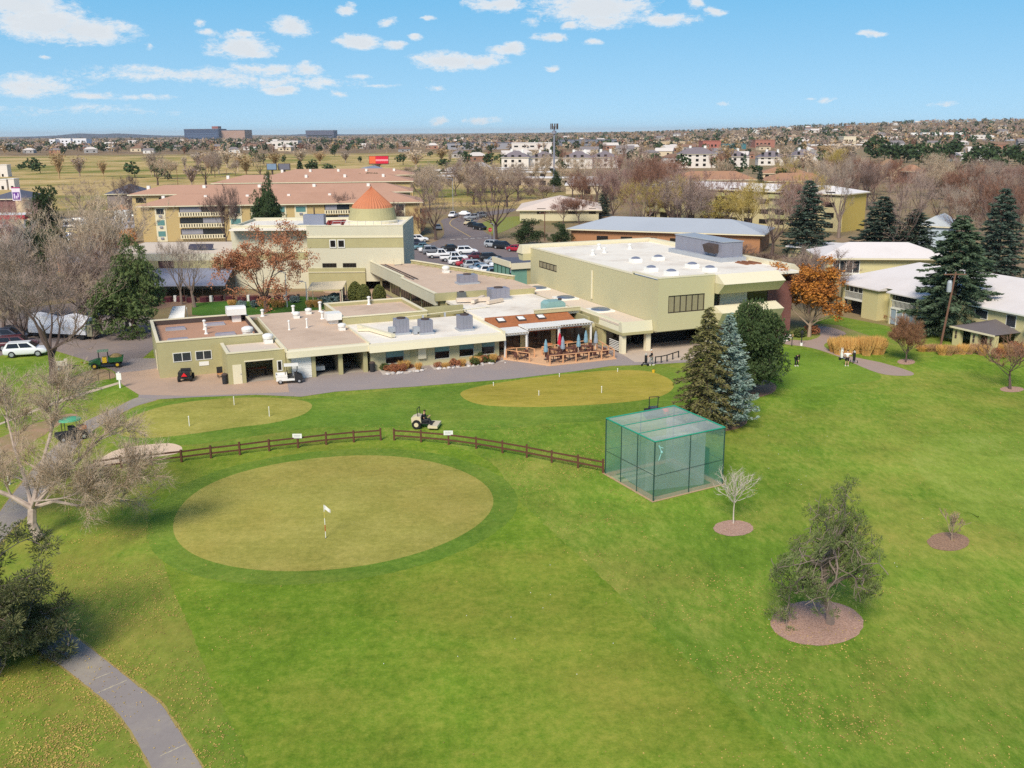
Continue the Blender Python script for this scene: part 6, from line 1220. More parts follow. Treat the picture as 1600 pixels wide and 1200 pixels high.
# ---- horizon landmarks
t, L, h = bldg('hospital', 'big dark blue glass building block on the horizon with red penthouse', 296, 349, 5200, 202.5, 150, M('dark_blue_glass', S(66, 80, 108), v=.12, s=.02), slater, 'flat', 3, 0, [(10, 170, 14, 20), (10, 170, 26, 30)], .5, gl=M('blue_band', S(84, 100, 128)))
t.part('penthouse', MB().box(L * .78, L * .96, 20, 80, h + 4, h + 16), M('penthouse_red', S(150, 92, 84))); bldg('hospital', 'tan block adjoining the dark blue building on the horizon', 350, 389, 5240, 204, 150, M('horizon_tan', S(170, 140, 124), v=.1, s=.02), slater, 'flat', 3, 0, None, .5)
bldg('office', 'dark wide office block alone on the horizon', 483, 526, 5600, 204.5, 120, M('horizon_slate', S(92, 94, 112), v=.1, s=.02), slater, 'flat', 3, 0, [(8, 150, 10, 16)], .5)
for i, (pl, pr, Y, pe) in enumerate(((87, 96, 2300, 218), (98, 120, 2320, 217), (123, 144, 2310, 217))): bldg('white_block', ('narrow', 'middle', 'right')[i] + ' part of the white slab flats beyond the golf course', pl, pr, Y, pe, 30, M('bright_white_wall', S(228, 228, 232), v=.05), whr, 'flat', 1, 0, lambda L, h: [(3 + 9 * j, 7 + 9 * j, 4 + 6 * f, 7 + 6 * f) for j in range(int((L - 3) / 9)) for f in range(2)], .2, 'flats')
for i, (pl, pr, Y, pe, w_, lab) in enumerate(((428, 470, 1700, 221, whw, 'white low school with dark roof line beyond the golf course'), (700, 800, 1500, 224, M('grey_store', S(150, 150, 158)), 'long grey store roof left of the mast'), (800, 862, 1450, 224, whw, 'long white store just left of the mast'), (872, 962, 1800, 219, M('grey_hall', S(122, 126, 138)), 'long grey roofed hall beyond white apartments'), (1095, 1123, 1300, 221, M('red_brick_far', S(172, 108, 96)), 'square red brick block on the right horizon'), (1124, 1162, 1330, 226, M('teal_far', S(70, 120, 128)), 'low teal building beside red brick block'), (1176, 1206, 1400, 219.5, M('rose_brick_far', S(168, 116, 100)), 'rose brick building right of the teal one'), (1312, 1331, 1500, 214, M('cream_far', S(222, 208, 180)), 'cream office cube on the right'), (1262, 1382, 1450, 227, whw, 'long white roofline before the cream cube'), (1366, 1400, 1700, 214, whw, 'white warehouse left of stepped rooftops'), (1408, 1500, 1800, 212, M('brown_far', S(120, 96, 92)), 'long brown building with white rooftop boxes'), (1508, 1540, 1700, 212, whw, 'tall white warehouse near the right edge'), (1540, 1640, 1600, 219, M('pale_blue_far', S(190, 198, 212)), 'long pale blue warehouse at the right edge'), (1030, 1072, 1500, 222, mtan, 'tan schoolhouse beyond the mast'))):
    t, L, h = bldg('far_building', lab, pl, pr, Y, pe, 30, w_, whr if i in (0, 2, 8, 9, 11) else slater if i in (1, 3) else w_, 'flat', .8, 0, lambda L, h: [(L * .06 + j * L * .2, L * .16 + j * L * .2, h * .4, h * .65) for j in range(4)], .3)
    if i == 10:
        for k in range(5): t.part('roof_box', MB().box(8 + k * L / 5, 8 + k * L / 5 + L / 8, 2, 12, h + .8, h + 5), whitem)
def billboard(px0, px1, py0, py1, Y, lab, parts):
    x0, x1 = WY(px0, py0, Y)[0], WY(px1, py0, Y)[0]; z1, z0 = WY(px0, py0, Y)[1], WY(px0, py1, Y)[1]; xm = (x0 + x1) / 2
    t = T('billboard', lab, 'billboard', (xm, Y, 0), 0, None, (xm, Y, 0)); t.part('post', MB().tube((xm, Y + .8, 0), (xm, Y + .8, z0 + .5), .45, n=8), darkt); t.box('frame', darkt, x0, x1, Y, Y + .6, z0, z1)
    for (a, b, c, d, m_) in parts: t.box('panel', m_, x0 + (x1 - x0) * a, x0 + (x1 - x0) * b, Y - .08, Y - .004 - .002, z0 + (z1 - z0) * c, z0 + (z1 - z0) * d)
redb = M('poster_red', S(208, 40, 64), v=.1); pinkb = M('poster_pink', S(232, 150, 160), v=.2); orb = M('poster_orange', S(224, 110, 70), v=.2)
billboard(576, 607, 243.5, 257, 620, 'red billboard standing on the far golf course', [(.02, .34, .1, .95, orb), (.345, .98, .1, .38, redb), (.345, .98, .384, .6, pinkb), (.345, .98, .604, .95, redb)])
gb = M('poster_grey', S(110, 110, 124), v=.15); bb = M('poster_blue_grey', S(120, 142, 168), v=.3)
billboard(416, 432, 255.5, 266, 480, 'blue grey patterned billboard, left one of the dark pair', [(.05, .95, .1, .95, bb)]); billboard(434, 453, 255.5, 266, 482, 'plain dark grey billboard, right one of the dark pair', [(.05, .95, .1, .95, gb)])
bldg('shed', 'grey blue roofed shed with white gable below the red billboard', 540, 602, 440, 272, 22, whw, M('shed_blue_roof', S(150, 156, 170)), 'gable', 3.0, rad(-4), None, .5, 'shed')
for i, (pl, pr, Y, pe) in enumerate(((0, 12, 470, 281), (15, 24, 470, 280), (4, 16, 620, 258))): bldg('hut', ('white', 'small dark fronted', 'far white')[i] + ' hut on the left golf course edge', pl, pr, Y, pe, 5, whw, whr, 'flat', .3, 0, [(1, 2.2, .2, 1.8)], .2, 'hut')
# mast, lamps and poles
x, y = G(865.5, 300); zt2 = WY(865, 193, y)[1]
t = T('cell_mast', 'tall grey mast with a ring of antennas standing above everything', 'mast', (x, y, 0), 0, None, (x, y, 0)); t.part('pole', MB().tube((x, y, 0), (x, y, zt2 - 1), .55, .3, 10), galvd)
for k in range(9): a = 2 * PI * k / 9; t.part('antenna', MB().box(x + 1.5 * math.cos(a) - .2, x + 1.5 * math.cos(a) + .2, y + 1.5 * math.sin(a) - .2, y + 1.5 * math.sin(a) + .2, zt2 - 2.4, zt2), darkt)
t.part('platform', MB().lathe(x, y, [(1.4, zt2 - 1.5), (1.4, zt2 - 1.3)], 12), darkt); t.part('platform', MB().lathe(x, y, [(.9, zt2 - 4.2), (.9, zt2 - 3.0)], 10), galvd)
wood = M('pole_wood', S(120, 88, 72), v=.2, s=3)
def pole(px, pb, pt, lab, arms=1, lean=0.0, r=.14, mat=None, dz=.6):
    x, y = G(px, pb); h = CAMH + ray(px, pt)[2] / ray(px, pt)[1] * y; o = T('utility_pole', lab, 'pole', (x, y, 0), 0, None); m = mat or wood
    o.part('pole', MB().tube((0, 0, 0), (lean * h, 0, h), r, r * .7, 8), m)
    for k in range(arms): z = h - .3 - k * dz * 3; o.part('crossarm', MB().bar((lean * z - 1.3, .1, z), (lean * z + 1.3, .1, z), .12, .12), m); o.part('insulator', MB().tube((lean * z - 1.1, .1, z + .06), (lean * z - 1.1, .1, z + .25), .05, n=6), galv); o.part('insulator', MB().tube((lean * z + 1.1, .1, z + .06), (lean * z + 1.1, .1, z + .25), .05, n=6), galv)
    return o, h
o, h = pole(1469, 543, 425, 'leaning wooden utility pole with grey transformer by the tallest spruce', 1, .1); o.part('transformer', MB().lathe(.1 * h * .82 - .42, 0, [(.26, h * .74), (.28, h * .78), (.28, h * .86), (.2, h * .89)], 12), galv)
pole(146, 392, 336, 'dark utility pole with two crossarms in the left car park', 2, -.02, .18); pole(1019, 374, 340, 'wooden utility pole with crossarm before the blue grey roof', 1); pole(851, 376, 331, 'wooden utility pole between the dark evergreen shrubs', 1); pole(278, 289, 260, 'dark utility pole on the golf course edge behind tan roofs', 1); pole(303, 288, 264, 'second dark utility pole right along the golf course edge', 1)
pole(355, 286, 264, 'third dark utility pole farther right along the golf course edge', 1)
def lamp(px, pb, pt, lab, arm=1.6):
    x, y = G(px, pb); h = CAMH + ray(px, pt)[2] / ray(px, pt)[1] * y; o = T('street_lamp', lab, 'street lamp', (x, y, 0)); o.part('pole', MB().tube((0, 0, 0), (0, 0, h), .1, .06, 8), galv); o.part('arm', MB().tube((0, 0, h - .05), (-arm, 0, h + .15), .05, n=6), galv); o.part('lamp_head', MB().box(-arm - .5, -arm + .1, -.14, .14, h + .08, h + .22), galvd)
lamp(708, 332, 279, 'tall grey street lamp beside the far end of the curving road'); lamp(449, 480, 426, 'thin pale lamp post beside the rust leaved tree', .5); lamp(480, 480, 441, 'shorter pale lamp post by the tan canvas shelter', .5); lamp(772, 378, 350, 'dark post beside the stop sign at the verge', .3)
x, y = G(766, 374); t = T('stop_sign', 'red octagonal STOP sign at the side road', 'sign', (x, y, 0)); t.part('post', MB().tube((0, .05, 0), (0, .05, 2.4), .04, n=6), galv); m = MB(); pts = [(.5 * math.cos(PI / 8 + k * PI / 4), .5 * math.sin(PI / 8 + k * PI / 4)) for k in range(8)]
m.idx([(a, 0, 2.3 + b) for a, b in pts] + [(a, -.04, 2.3 + b) for a, b in pts], [tuple(range(8)), tuple(range(15, 7, -1))] + [(i, (i + 1) % 8, 8 + (i + 1) % 8, 8 + i) for i in range(8)]); t.part('plate', m, M('stop_red', S(206, 48, 52)))
def text(name, s, size, loc, mat, parent, rot=(PI / 2, 0, 0)):
    c = bpy.data.curves.new(name, 'FONT'); c.body = s; c.size = size; c.align_x = 'CENTER'; c.align_y = 'CENTER'; c.extrude = .004
    q = bpy.data.objects.new(name + '_curve', c); COL.objects.link(q); bpy.context.view_layer.update()
    me = bpy.data.meshes.new_from_object(q.evaluated_get(bpy.context.evaluated_depsgraph_get())); bpy.data.objects.remove(q); me.materials.clear(); me.materials.append(mat)
    o = bpy.data.objects.new(name, me); COL.objects.link(o); o.parent = parent; o.location = loc; o.rotation_euler = rot; return o
text('lettering', 'STOP', .34, (0, -.05, 2.3), whitem, t.o)
# ------------------------------------------------------------------ vehicles
PAINT = {n: M('paint_' + n, c, rough=.3, v=.04, spec=.5) for n, c in dict(white=S(232, 232, 234), black=S(38, 40, 44), silver=S(168, 172, 178), grey=S(118, 122, 130), navy=S(44, 50, 70), teal=S(92, 128, 140), maroon=S(92, 44, 54), red=S(168, 40, 56), beige=S(196, 182, 150), blue=S(44, 104, 168), yellow=S(214, 190, 120), bluegrey=S(120, 138, 158)).items()}
carglass = glassy('car_glass', S(30, 34, 40), .08); tyre = M('tyre_rubber', S(34, 34, 36), v=.1); rim_m = M('wheel_rim', S(178, 180, 184), rough=.35, met=.4, v=.05); lampw = M('headlamp', S(226, 226, 222), rough=.15, v=0); lampr = M('tail_lamp', S(160, 30, 34), rough=.2, v=0); plast = M('black_plastic', S(48, 48, 50), v=.05)

def loft(secs):
    """body from cross sections (x, z_low, z_shoulder, z_top, half_low, half_top)"""
    V = []
    for x, zl, zs, zt, a, b in secs:
        V += [(x, -a * .92, zl), (x, -a, zl + (zs - zl) * .35), (x, -a * .985, zs), (x, -b, zt), (x, b, zt), (x, a * .985, zs), (x, a, zl + (zs - zl) * .35), (x, a * .92, zl)]
    n = 8; Fs = [tuple(range(7, -1, -1)), tuple(range((len(secs) - 1) * n, len(secs) * n))]
    for k in range(len(secs) - 1):
        for i in range(n): Fs.append((k * n + i, k * n + (i + 1) % n, (k + 1) * n + (i + 1) % n, (k + 1) * n + i))
    return V, Fs
def make_car(kind):
    o = bpy.data.objects.new('parked_car', None); COL.objects.link(o); p = PAINT['white']
    L, Hh, wd = {'sedan': (4.7, 1.45, .9), 'suv': (4.7, 1.72, .93), 'pickup': (5.6, 1.85, .97)}[kind]; h = L / 2
    if kind == 'sedan': body = [(-h, .38, .75, .82, .78, .7), (-h + .3, .3, .82, .98, .88, .74), (-h + .9, .27, .86, 1.0, .9, .74), (-.2, .26, .86, .98, .9, .74), (.9, .27, .84, .95, .9, .74), (h - .5, .3, .74, .82, .87, .74), (h, .38, .58, .64, .72, .62)]; cab = [(-h + .75, .96, .98), (-h + 1.35, .96, 1.43), (.35, .96, 1.44), (1.15, .95, .97)]
    elif kind == 'suv': body = [(-h, .42, .9, 1.0, .84, .76), (-h + .25, .34, .98, 1.12, .92, .8), (-.4, .3, .98, 1.1, .93, .8), (1.0, .32, .96, 1.07, .93, .8), (h - .4, .36, .88, .98, .9, .78), (h, .44, .68, .78, .76, .66)]; cab = [(-h + .1, 1.1, 1.12), (-h + .5, 1.1, 1.69), (.45, 1.1, 1.72), (1.3, 1.06, 1.08)]
    else: body = [(-h, .55, 1.0, 1.12, .93, .88), (-.6, .45, 1.02, 1.14, .97, .86), (.9, .45, 1.02, 1.14, .97, .84), (h - .3, .5, .98, 1.1, .95, .84), (h, .55, .85, .95, .86, .76)]; cab = [(-.75, 1.1, 1.14), (-.55, 1.12, 1.82), (.7, 1.12, 1.85), (1.35, 1.12, 1.16)]
    V, Fs = loft(body); b = link('body', V, Fs, p, o, True); bv = b.modifiers.new('bevel', 'BEVEL'); bv.width = .05; bv.segments = 2; bv.limit_method = 'ANGLE'
    m = MB(); V = []
    for x, zb, zt in cab: hw = wd - .06; tw = wd - .06 - (zt - zb) * .32; V += [(x, -hw, zb - .08), (x, -tw, zt), (x, tw, zt), (x, hw, zb - .08)]
    n = 4; Fs = [(3, 2, 1, 0), tuple(range((len(cab) - 1) * n, len(cab) * n))] + [(k * n + i, k * n + (i + 1) % n, (k + 1) * n + (i + 1) % n, (k + 1) * n + i) for k in range(len(cab) - 1) for i in range(n)]
    link('cabin', V, Fs, p, o)
    if kind == 'pickup': bd = MB().box(-h + .1, -.85, -.82, .82, 1.1, 1.16); link('bed_liner', bd.V, bd.F, plast, o)
    def q3(a, b, c, d): return (a, b, c, d)
    # windscreen, rear window, side windows: set 12 mm proud of the cabin
    def pane(k0, k1, kind_):
        (xa, za0, za1), (xb, zb0, zb1) = cab[k0], cab[k1]
        wa, wb = wd - .06 - (za1 - za0) * .32, wd - .06 - (zb1 - zb0) * .32
        if kind_ == 'end':
            d = .012 if xb > 0 else -.012; lo, hi = ((xb, wb, zb1), (xa, wa, za1)) if zb1 < za1 else ((xa, wa, za1), (xb, wb, zb1))
            f = lambda t: (lo[0] + (hi[0] - lo[0]) * t, lo[1] + (hi[1] - lo[1]) * t - .08, lo[2] + (hi[2] - lo[2]) * t); a_, b_ = f(.1), f(.9)
            link('window', [(a_[0] + d * 2, -a_[1], a_[2] + .02), (a_[0] + d * 2, a_[1], a_[2] + .02), (b_[0] + d * 2, b_[1], b_[2] + .02), (b_[0] + d * 2, -b_[1], b_[2] + .02)], [(0, 1, 2, 3)], carglass, o)
    pane(0, 1, 'end'); pane(2, 3, 'end')
    (x0, z0, _), (x1, _, zt), (x2, _, zt2), (x3, z3, _) = cab
    for s_ in (-1, 1):
        for (a, b) in ((.06, .49), (.53, .94)):
            f = lambda t, u: (lambda xl, xu: (xl + (xu - xl) * u))(x0 + .12 + (x3 - x0 - .3) * t, x1 + (x2 - x1) * t); zz = lambda u: 1.0 * z0 + .04 + (zt - z0 - .1) * u; yy = lambda u: s_ * (wd - .06 - (zt - z0) * .32 * (.05 + .88 * u) + .012)
            pts = [(f(a, 0), yy(0), zz(0)), (f(b, 0), yy(0), zz(0)), (f(b, 1), yy(1), zz(1)), (f(a, 1), yy(1), zz(1))]
            link('window', pts, [(0, 1, 2, 3) if s_ < 0 else (3, 2, 1, 0)], carglass, o)
        l = MB().box(h - .16, h - .02, s_ * .45, s_ * .68, body[-1][2] - .08, body[-1][2] + .06); link('headlight', l.V, l.F, lampw, o); l = MB().box(-h - .01, -h + .1, s_ * .5, s_ * .74, body[0][2] - .12, body[0][2] + .02); link('tail_light', l.V, l.F, lampr, o)
    r = .34 if kind == 'sedan' else .38
    for x in (-h + .95, h - .95):
        for s_ in (-1, 1):
            w_ = MB().tube((x, s_ * (wd - .2), r), (x, s_ * (wd + .01), r), r, n=16); wo = link('wheel', w_.V, w_.F, tyre, o); w_ = MB().tube((x, s_ * (wd + .01), r), (x, s_ * (wd + .03), r), r * .62, n=12); link('rim', w_.V, w_.F, rim_m, wo)
    return o
PROTO = {k: make_car(k) for k in ('sedan', 'suv', 'pickup')}; used = set()
def car(kind, paint, px, py, ang, lab, group):
    x, y = G(px, py); mm = {'paint_white': PAINT[paint]}
    if kind not in used and paint == 'white': o = PROTO[kind]; used.add(kind); o.location = (x, y, .02); o.rotation_euler = (0, 0, rad(ang))
    else: o = dup(PROTO[kind], loc=(x, y, .02), rz=rad(ang), mats=mm if paint != 'white' else None)
    o.name = 'parked_pickup' if kind == 'pickup' else 'parked_car'; tag(o, lab, 'pickup' if kind == 'pickup' else 'car', group, 'thing'); return o
g1, g2, g3, g4 = 'cars parked along the screen wall', 'cars along the curving road', 'cars in the left car park', 'cars by the covered trailer'
A1 = 12
for kd, pt, px, py, an, lab in (('suv', 'white', 654, 378, 10, 'white SUV farthest back by the apartment corner'), ('suv', 'navy', 650, 385, 8, 'navy SUV second from the far end of the wall row'), ('sedan', 'teal', 662, 390, A1, 'teal blue sedan near the far end of the wall row'), ('sedan', 'white', 671, 394, A1, 'white sedan half hidden between teal sedan and dark SUV'), ('suv', 'grey', 677, 397, A1, 'dark grey SUV beside the white topper pickup'),
                          ('pickup', 'white', 688, 403, A1, 'white pickup with raised cap, first of two white pickups'), ('sedan', 'black', 706, 392, A1, 'black car in the second row behind the white pickups'), ('pickup', 'white', 709, 408, A1, 'white pickup nearer the white SUV in the wall row'), ('suv', 'white', 729, 397, A1, 'white SUV in the second row beside the black car'), ('suv', 'white', 719, 414, A1, 'white SUV parked next to the red car'), ('sedan', 'red', 731, 416, A1, 'red car squeezed between white and silver SUVs'),
                          ('sedan', 'maroon', 746, 405, A1, 'maroon sedan in the second row'), ('suv', 'silver', 743, 420, A1, 'silver SUV right of the red car'), ('sedan', 'bluegrey', 752, 423, A1, 'blue grey sedan right of the silver SUV'), ('suv', 'black', 767, 408, A1, 'black SUV in the second row near the glass vestibule'), ('sedan', 'silver', 775, 413, A1, 'silver sedan in front of the black SUV'), ('sedan', 'white', 759, 426, A1, 'white sedan third from the vestibule end'), ('suv', 'white', 768, 429, A1, 'white SUV second from the vestibule end'),
                          ('sedan', 'white', 784, 418, A1, 'white sedan beside the glass vestibule in the second row'), ('suv', 'bluegrey', 780, 433, A1, 'blue grey SUV at the vestibule end of the wall row'), ('sedan', 'black', 790, 437, A1, 'black car tucked against the glass vestibule')): car(kd, pt, px, py, an, lab, g1)
for kd, pt, px, py, an, lab in (('pickup', 'white', 708, 340, -100, 'white truck parked on the left kerb at the far bend'), ('sedan', 'white', 724, 337, 170, 'white car behind the white truck at the far bend'), ('suv', 'silver', 736, 343, -140, 'silver car parked on the inside of the road bend'), ('suv', 'grey', 750, 340, -150, 'grey SUV farthest along the inside of the bend'), ('sedan', 'beige', 733, 351, -110, 'beige car second along the verge'), ('sedan', 'black', 739, 355, -60, 'black car in the verge row behind the nearest one'), ('suv', 'black', 749, 359, -50, 'black SUV nearest the stop sign on the verge side'), ('sedan', 'grey', 684, 359, -80, 'grey car under the dark bare tree'),
                          ('suv', 'silver', 772, 387, -40, 'silver SUV beside the black one below the stop sign'), ('suv', 'black', 786, 389, -35, 'black SUV by the large evergreen shrub'), ('sedan', 'red', 808, 393, -30, 'red car peeping out behind the tall block corner')): car(kd, pt, px, py, an, lab, g2)
for kd, pt, px, py, an, lab in (('suv', 'black', 110, 351, 5, 'black SUV at the far left of the left car park back row'), ('sedan', 'grey', 118, 348, 5, 'grey car in the back row of left car park'), ('sedan', 'white', 125, 348, 5, 'white car in the back row of left car park'), ('sedan', 'navy', 133, 347, 5, 'navy car in the back row of left car park'), ('suv', 'bluegrey', 147, 352, 0, 'blue grey SUV beside the maroon sedan'), ('sedan', 'maroon', 161, 349, -8, 'maroon sedan at the right of the left car park'), ('sedan', 'silver', 208, 342, 5, 'silver sedan alone by the apartment end'), ('sedan', 'black', 115, 359, 5, 'black car in the middle row of left car park'), ('sedan', 'silver', 134, 357, 5, 'silver car in the middle row of left car park'),
                          ('suv', 'yellow', 119, 367, 5, 'pale yellow SUV in the left car park'), ('sedan', 'blue', 110, 372, 5, 'bright blue car beside the pale yellow SUV'), ('sedan', 'white', 111, 379, 5, 'white sedan in front of the bright blue car'), ('suv', 'white', 117, 386, 5, 'white SUV second nearest in the left car park'), ('suv', 'white', 118, 393, 5, 'white SUV nearest the orange gate pier')): car(kd, pt, px, py, an, lab, g3)
for kd, pt, px, py, an, lab in (('suv', 'white', 42, 556, 14, 'white SUV parked beside the big bare mauve tree'), ('suv', 'maroon', 28, 546, 14, 'maroon SUV behind the white one at the left edge'), ('suv', 'navy', 12, 534, 14, 'navy SUV at the left frame edge'), ('sedan', 'black', 24, 526, 14, 'black car behind the navy SUV')): car(kd, pt, px, py, an, lab, g4)
# covered trailer
x, y = G(100, 527); t = T('covered_trailer', 'big white tarpaulin covered trailer behind the bare mauve tree', 'trailer', (x, y, 0), rad(-14)); tarp = M('white_tarp', S(222, 222, 228), v=.12, s=1.2, dirt=S(150, 148, 140), da=.7, ds=.5)
t.box('chassis', plast, -4.2, 4.2, -1.0, 1.0, .5, .75); V = []
rr = random.Random(9)
for i in range(9):
    xx = -4.2 + 8.4 * i / 8; hh = 2.7 + .25 * math.sin(i * 1.3); V += [(xx, -1.2, .7), (xx, -1.25, 1.6 + rr.uniform(-.1, .1)), (xx, -.8, hh), (xx, 0, hh + .25), (xx, .8, hh), (xx, 1.25, 1.6), (xx, 1.2, .7)]
t.part('tarpaulin', MB().idx(V, [(k * 7 + i, k * 7 + i + 1, (k + 1) * 7 + i + 1, (k + 1) * 7 + i) for k in range(8) for i in range(6)] + [tuple(range(6, -1, -1)), tuple(range(56, 63))]), tarp); t.box('crate_rack', M('camo_crates', S(128, 124, 104), v=.35, s=3), 4.25, 5.0, -1.0, 1.0, .5, 1.9)
for xx in (-2.6, -1.6, 3.4):
    for s_ in (-1, 1): t.part('wheel', MB().tube((xx, s_ * .8, .45), (xx, s_ * 1.08, .45), .45, n=14), tyre)
def wheel(t, x, y, r, w, mat=tyre, rm=rim_m): o = t.part('wheel', MB().tube((x, y - w / 2, r), (x, y + w / 2, r), r, n=14), mat); t.part('rim', MB().tube((x, y - w / 2 - .015, r), (x, y + w / 2 + .015, r), r * .5, n=10), rm, o)
# white golf utility cart with roof
x, y = G(453, 598); t = T('golf_utility_cart', 'white roofed golf utility cart with dark front beside the white roller door', 'golf cart', (x, y, .02), rad(14))
t.part('body', MB().extr([(-1.35, .35), (-1.35, .75), (-.2, .75), (-.2, .55), (.5, .5), (.5, .35)], 1, -.6, .6), whitem); t.part('cargo_bed', MB().box(-1.4, -.25, -.62, -.56, .75, 1.0).box(-1.4, -.25, .56, .62, .75, 1.0).box(-1.4, -1.34, -.56, .56, .75, 1.0), whitem); t.part('front_cowl', MB().extr([(.5, .35), (.5, .95), (.85, .98), (1.3, .7), (1.35, .4)], 1, -.58, .58), plast)
t.box('seat', plast, -.2, .3, -.5, .5, .75, .88); t.box('seat_back', plast, -.24, -.16, -.5, .5, .95, 1.25); t.box('roof', whitem, -.5, .95, -.6, .6, 1.85, 1.92)
for (a, b) in ((-.4, -.45), (.75, .85)):
    for s_ in (-.52, .52): t.part('roof_post', MB().tube((a, s_, .75), (b, s_, 1.85), .025, n=6), plast)
t.part('windscreen', MB().f([(.8, -.5, .98), (.8, .5, .98), (.86, .5, 1.8), (.86, -.5, 1.8)]), glassy('clear_shield', S(190, 200, 206), .1))
for xx in (-.95, .95):
    for s_ in (-.5, .5): wheel(t, xx, s_, .25, .2)
# black utility vehicle with red triangle
x, y = G(291, 594); t = T('utility_vehicle', 'black utility vehicle showing red triangle against the olive maintenance wall', 'utility vehicle', (x, y, .03), rad(100))
t.box('chassis', plast, -.95, .95, -.55, .55, .35, .6); t.part('cargo_box', MB().extr([(-1.0, .6), (-1.05, 1.05), (.1, 1.05), (.05, .6)], 1, -.62, .62), PAINT['black']); t.part('bonnet', MB().extr([(.5, .6), (.5, .9), (.95, .8), (1.05, .6)], 1, -.5, .5), PAINT['black']); t.box('seat', plast, .1, .4, -.5, .5, .7, 1.2)
t.part('red_triangle', MB().idx([(-1.07, -.3, .62), (-1.07, .3, .62), (-1.09, 0, 1.02), (-1.1, -.3, .62), (-1.1, .3, .62), (-1.12, 0, 1.02)], [(0, 1, 2), (5, 4, 3), (0, 3, 4, 1), (1, 4, 5, 2), (2, 5, 3, 0)]), M('triangle_red', S(222, 40, 48), v=.05))
for xx in (-.7, .72):
    for s_ in (-.6, .6): wheel(t, xx, s_, .3, .24, tyre, plast)
# green work vehicle with dump bed, green canopied cart
grn = M('machine_green', S(44, 96, 52), v=.12, rough=.4); yel = M('machine_yellow', S(222, 182, 50), v=.1, rough=.4)
x, y = G(166, 574); t = T('work_vehicle', 'green work vehicle with yellow wheels and loaded dump bed by the bare tree', 'utility vehicle', (x, y, .02), rad(200))
t.part('bonnet', MB().extr([(.5, .45), (.5, 1.0), (.9, .98), (1.7, .75), (1.75, .45)], 1, -.6, .6), grn); t.box('chassis', plast, -1.7, 1.5, -.5, .5, .35, .5); t.part('dump_bed', MB().extr([(-1.8, .65), (-1.9, 1.15), (-.3, 1.15), (-.35, .65)], 1, -.7, .7), grn); t.part('load', MB().lathe(-1.1, 0, [(.62, 1.152), (.55, 1.3), (.3, 1.45), (.1, 1.5)], 9, 1.1, .95), M('leaf_load', S(150, 128, 84), v=.35, s=6)); t.box('seat', yel, -.15, .3, -.45, .45, .6, 1.15); t.part('canopy', MB().box(-.4, .75, -.6, .6, 1.85, 1.92), M('pale_green_canopy', S(128, 150, 120), v=.1)); t.part('light_bar', MB().bar((1.75, .3, .6), (2.4, 1.0, 1.0), .12, .1), yel)
for a in (-.3, .65):
    for s_ in (-.5, .5): t.part('roof_post', MB().tube((a, s_, .5), (a, s_, 1.85), .03, n=6), plast)
for xx in (-1.2, 1.15):
    for s_ in (-.62, .62): wheel(t, xx, s_, .34, .26, tyre, yel)
x, y = G(97, 578); t = T('tow_trailer', 'small open equipment trailer beside the big bare mauve tree trunk', 'trailer', (x, y, 0), rad(20)); t.box('deck', plast, -1.0, 1.0, -.5, .5, .4, .5); t.part('machine', MB().box(-.5, .3, -.35, .35, .5, .95).box(.3, .6, -.2, .2, .5, 1.2), M('cream_machine', S(206, 196, 176), v=.15)); t.part('drawbar', MB().bar((1.0, 0, .42), (1.8, 0, .35), .08, .08), plast); wheel(t, -.2, -.6, .3, .18); wheel(t, -.2, .6, .3, .18)
x, y = G(113, 687); t = T('maintenance_cart', 'green canopied maintenance cart driving down the cart path', 'golf cart', (x, y, .02), rad(-140)); cang = M('teal_green_canopy', S(86, 168, 128), v=.1, rough=.5)
t.part('body', MB().extr([(-1.2, .35), (-1.2, .8), (.3, .7), (1.2, .75), (1.25, .35)], 1, -.55, .55), plast); t.part('canopy', MB().lathe(0, 0, [(.85, 1.7), (.8, 1.82), (.45, 1.95), (.05, 1.98)], 16, 1.1, .85), cang); t.box('seat', plast, -.3, .15, -.45, .45, .8, 1.15)
for a in (-.6, .6):
    for s_ in (-.5, .5): t.part('roof_post', MB().tube((a, s_, .6), (a, s_, 1.72), .03, n=6), plast)
for xx in (-.8, .85):
    for s_ in (-.5, .5): wheel(t, xx, s_, .27, .2)
t.box('orange_cargo', M('orange_crate', S(206, 112, 60), v=.1), -1.15, -.6, -.4, .4, .804, 1.1)
# ride-on mower, roller
x, y = G(663, 668); MOW = (x, y); t = T('riding_mower', 'cream ride on mower blowing leaves near the fence gap', 'mower', (x, y, .02), rad(-8)); crm = M('mower_cream', S(216, 200, 168), v=.1, rough=.4)
t.part('engine_cover', MB().extr([(-1.0, .5), (-1.05, .95), (-.6, 1.15), (-.2, 1.05), (-.15, .5)], 1, -.5, .5), crm); t.box('deck', crm, .5, 1.35, -.85, .85, .18, .4); t.part('footplate', MB().box(-.2, .8, -.4, .4, .42, .5), plast); t.box('seat', plast, -.15, .3, -.3, .3, .6, .72); t.box('seat_back', plast, -.2, -.12, -.3, .3, .72, 1.15)
t.part('roll_bar', MB().tube((-.4, -.45, .6), (-.5, -.45, 1.75), .035).tube((-.4, .45, .6), (-.5, .45, 1.75), .035).tube((-.5, -.45, 1.75), (-.5, .45, 1.75), .035), plast); t.part('control_arm', MB().tube((.35, .25, .5), (.5, .25, .95), .03).tube((.35, -.25, .5), (.5, -.25, .95), .03), plast)
for s_ in (-.55, .55): wheel(t, -.55, s_, .4, .28, tyre, crm); wheel(t, .75, s_ * .9, .22, .16, tyre, crm)
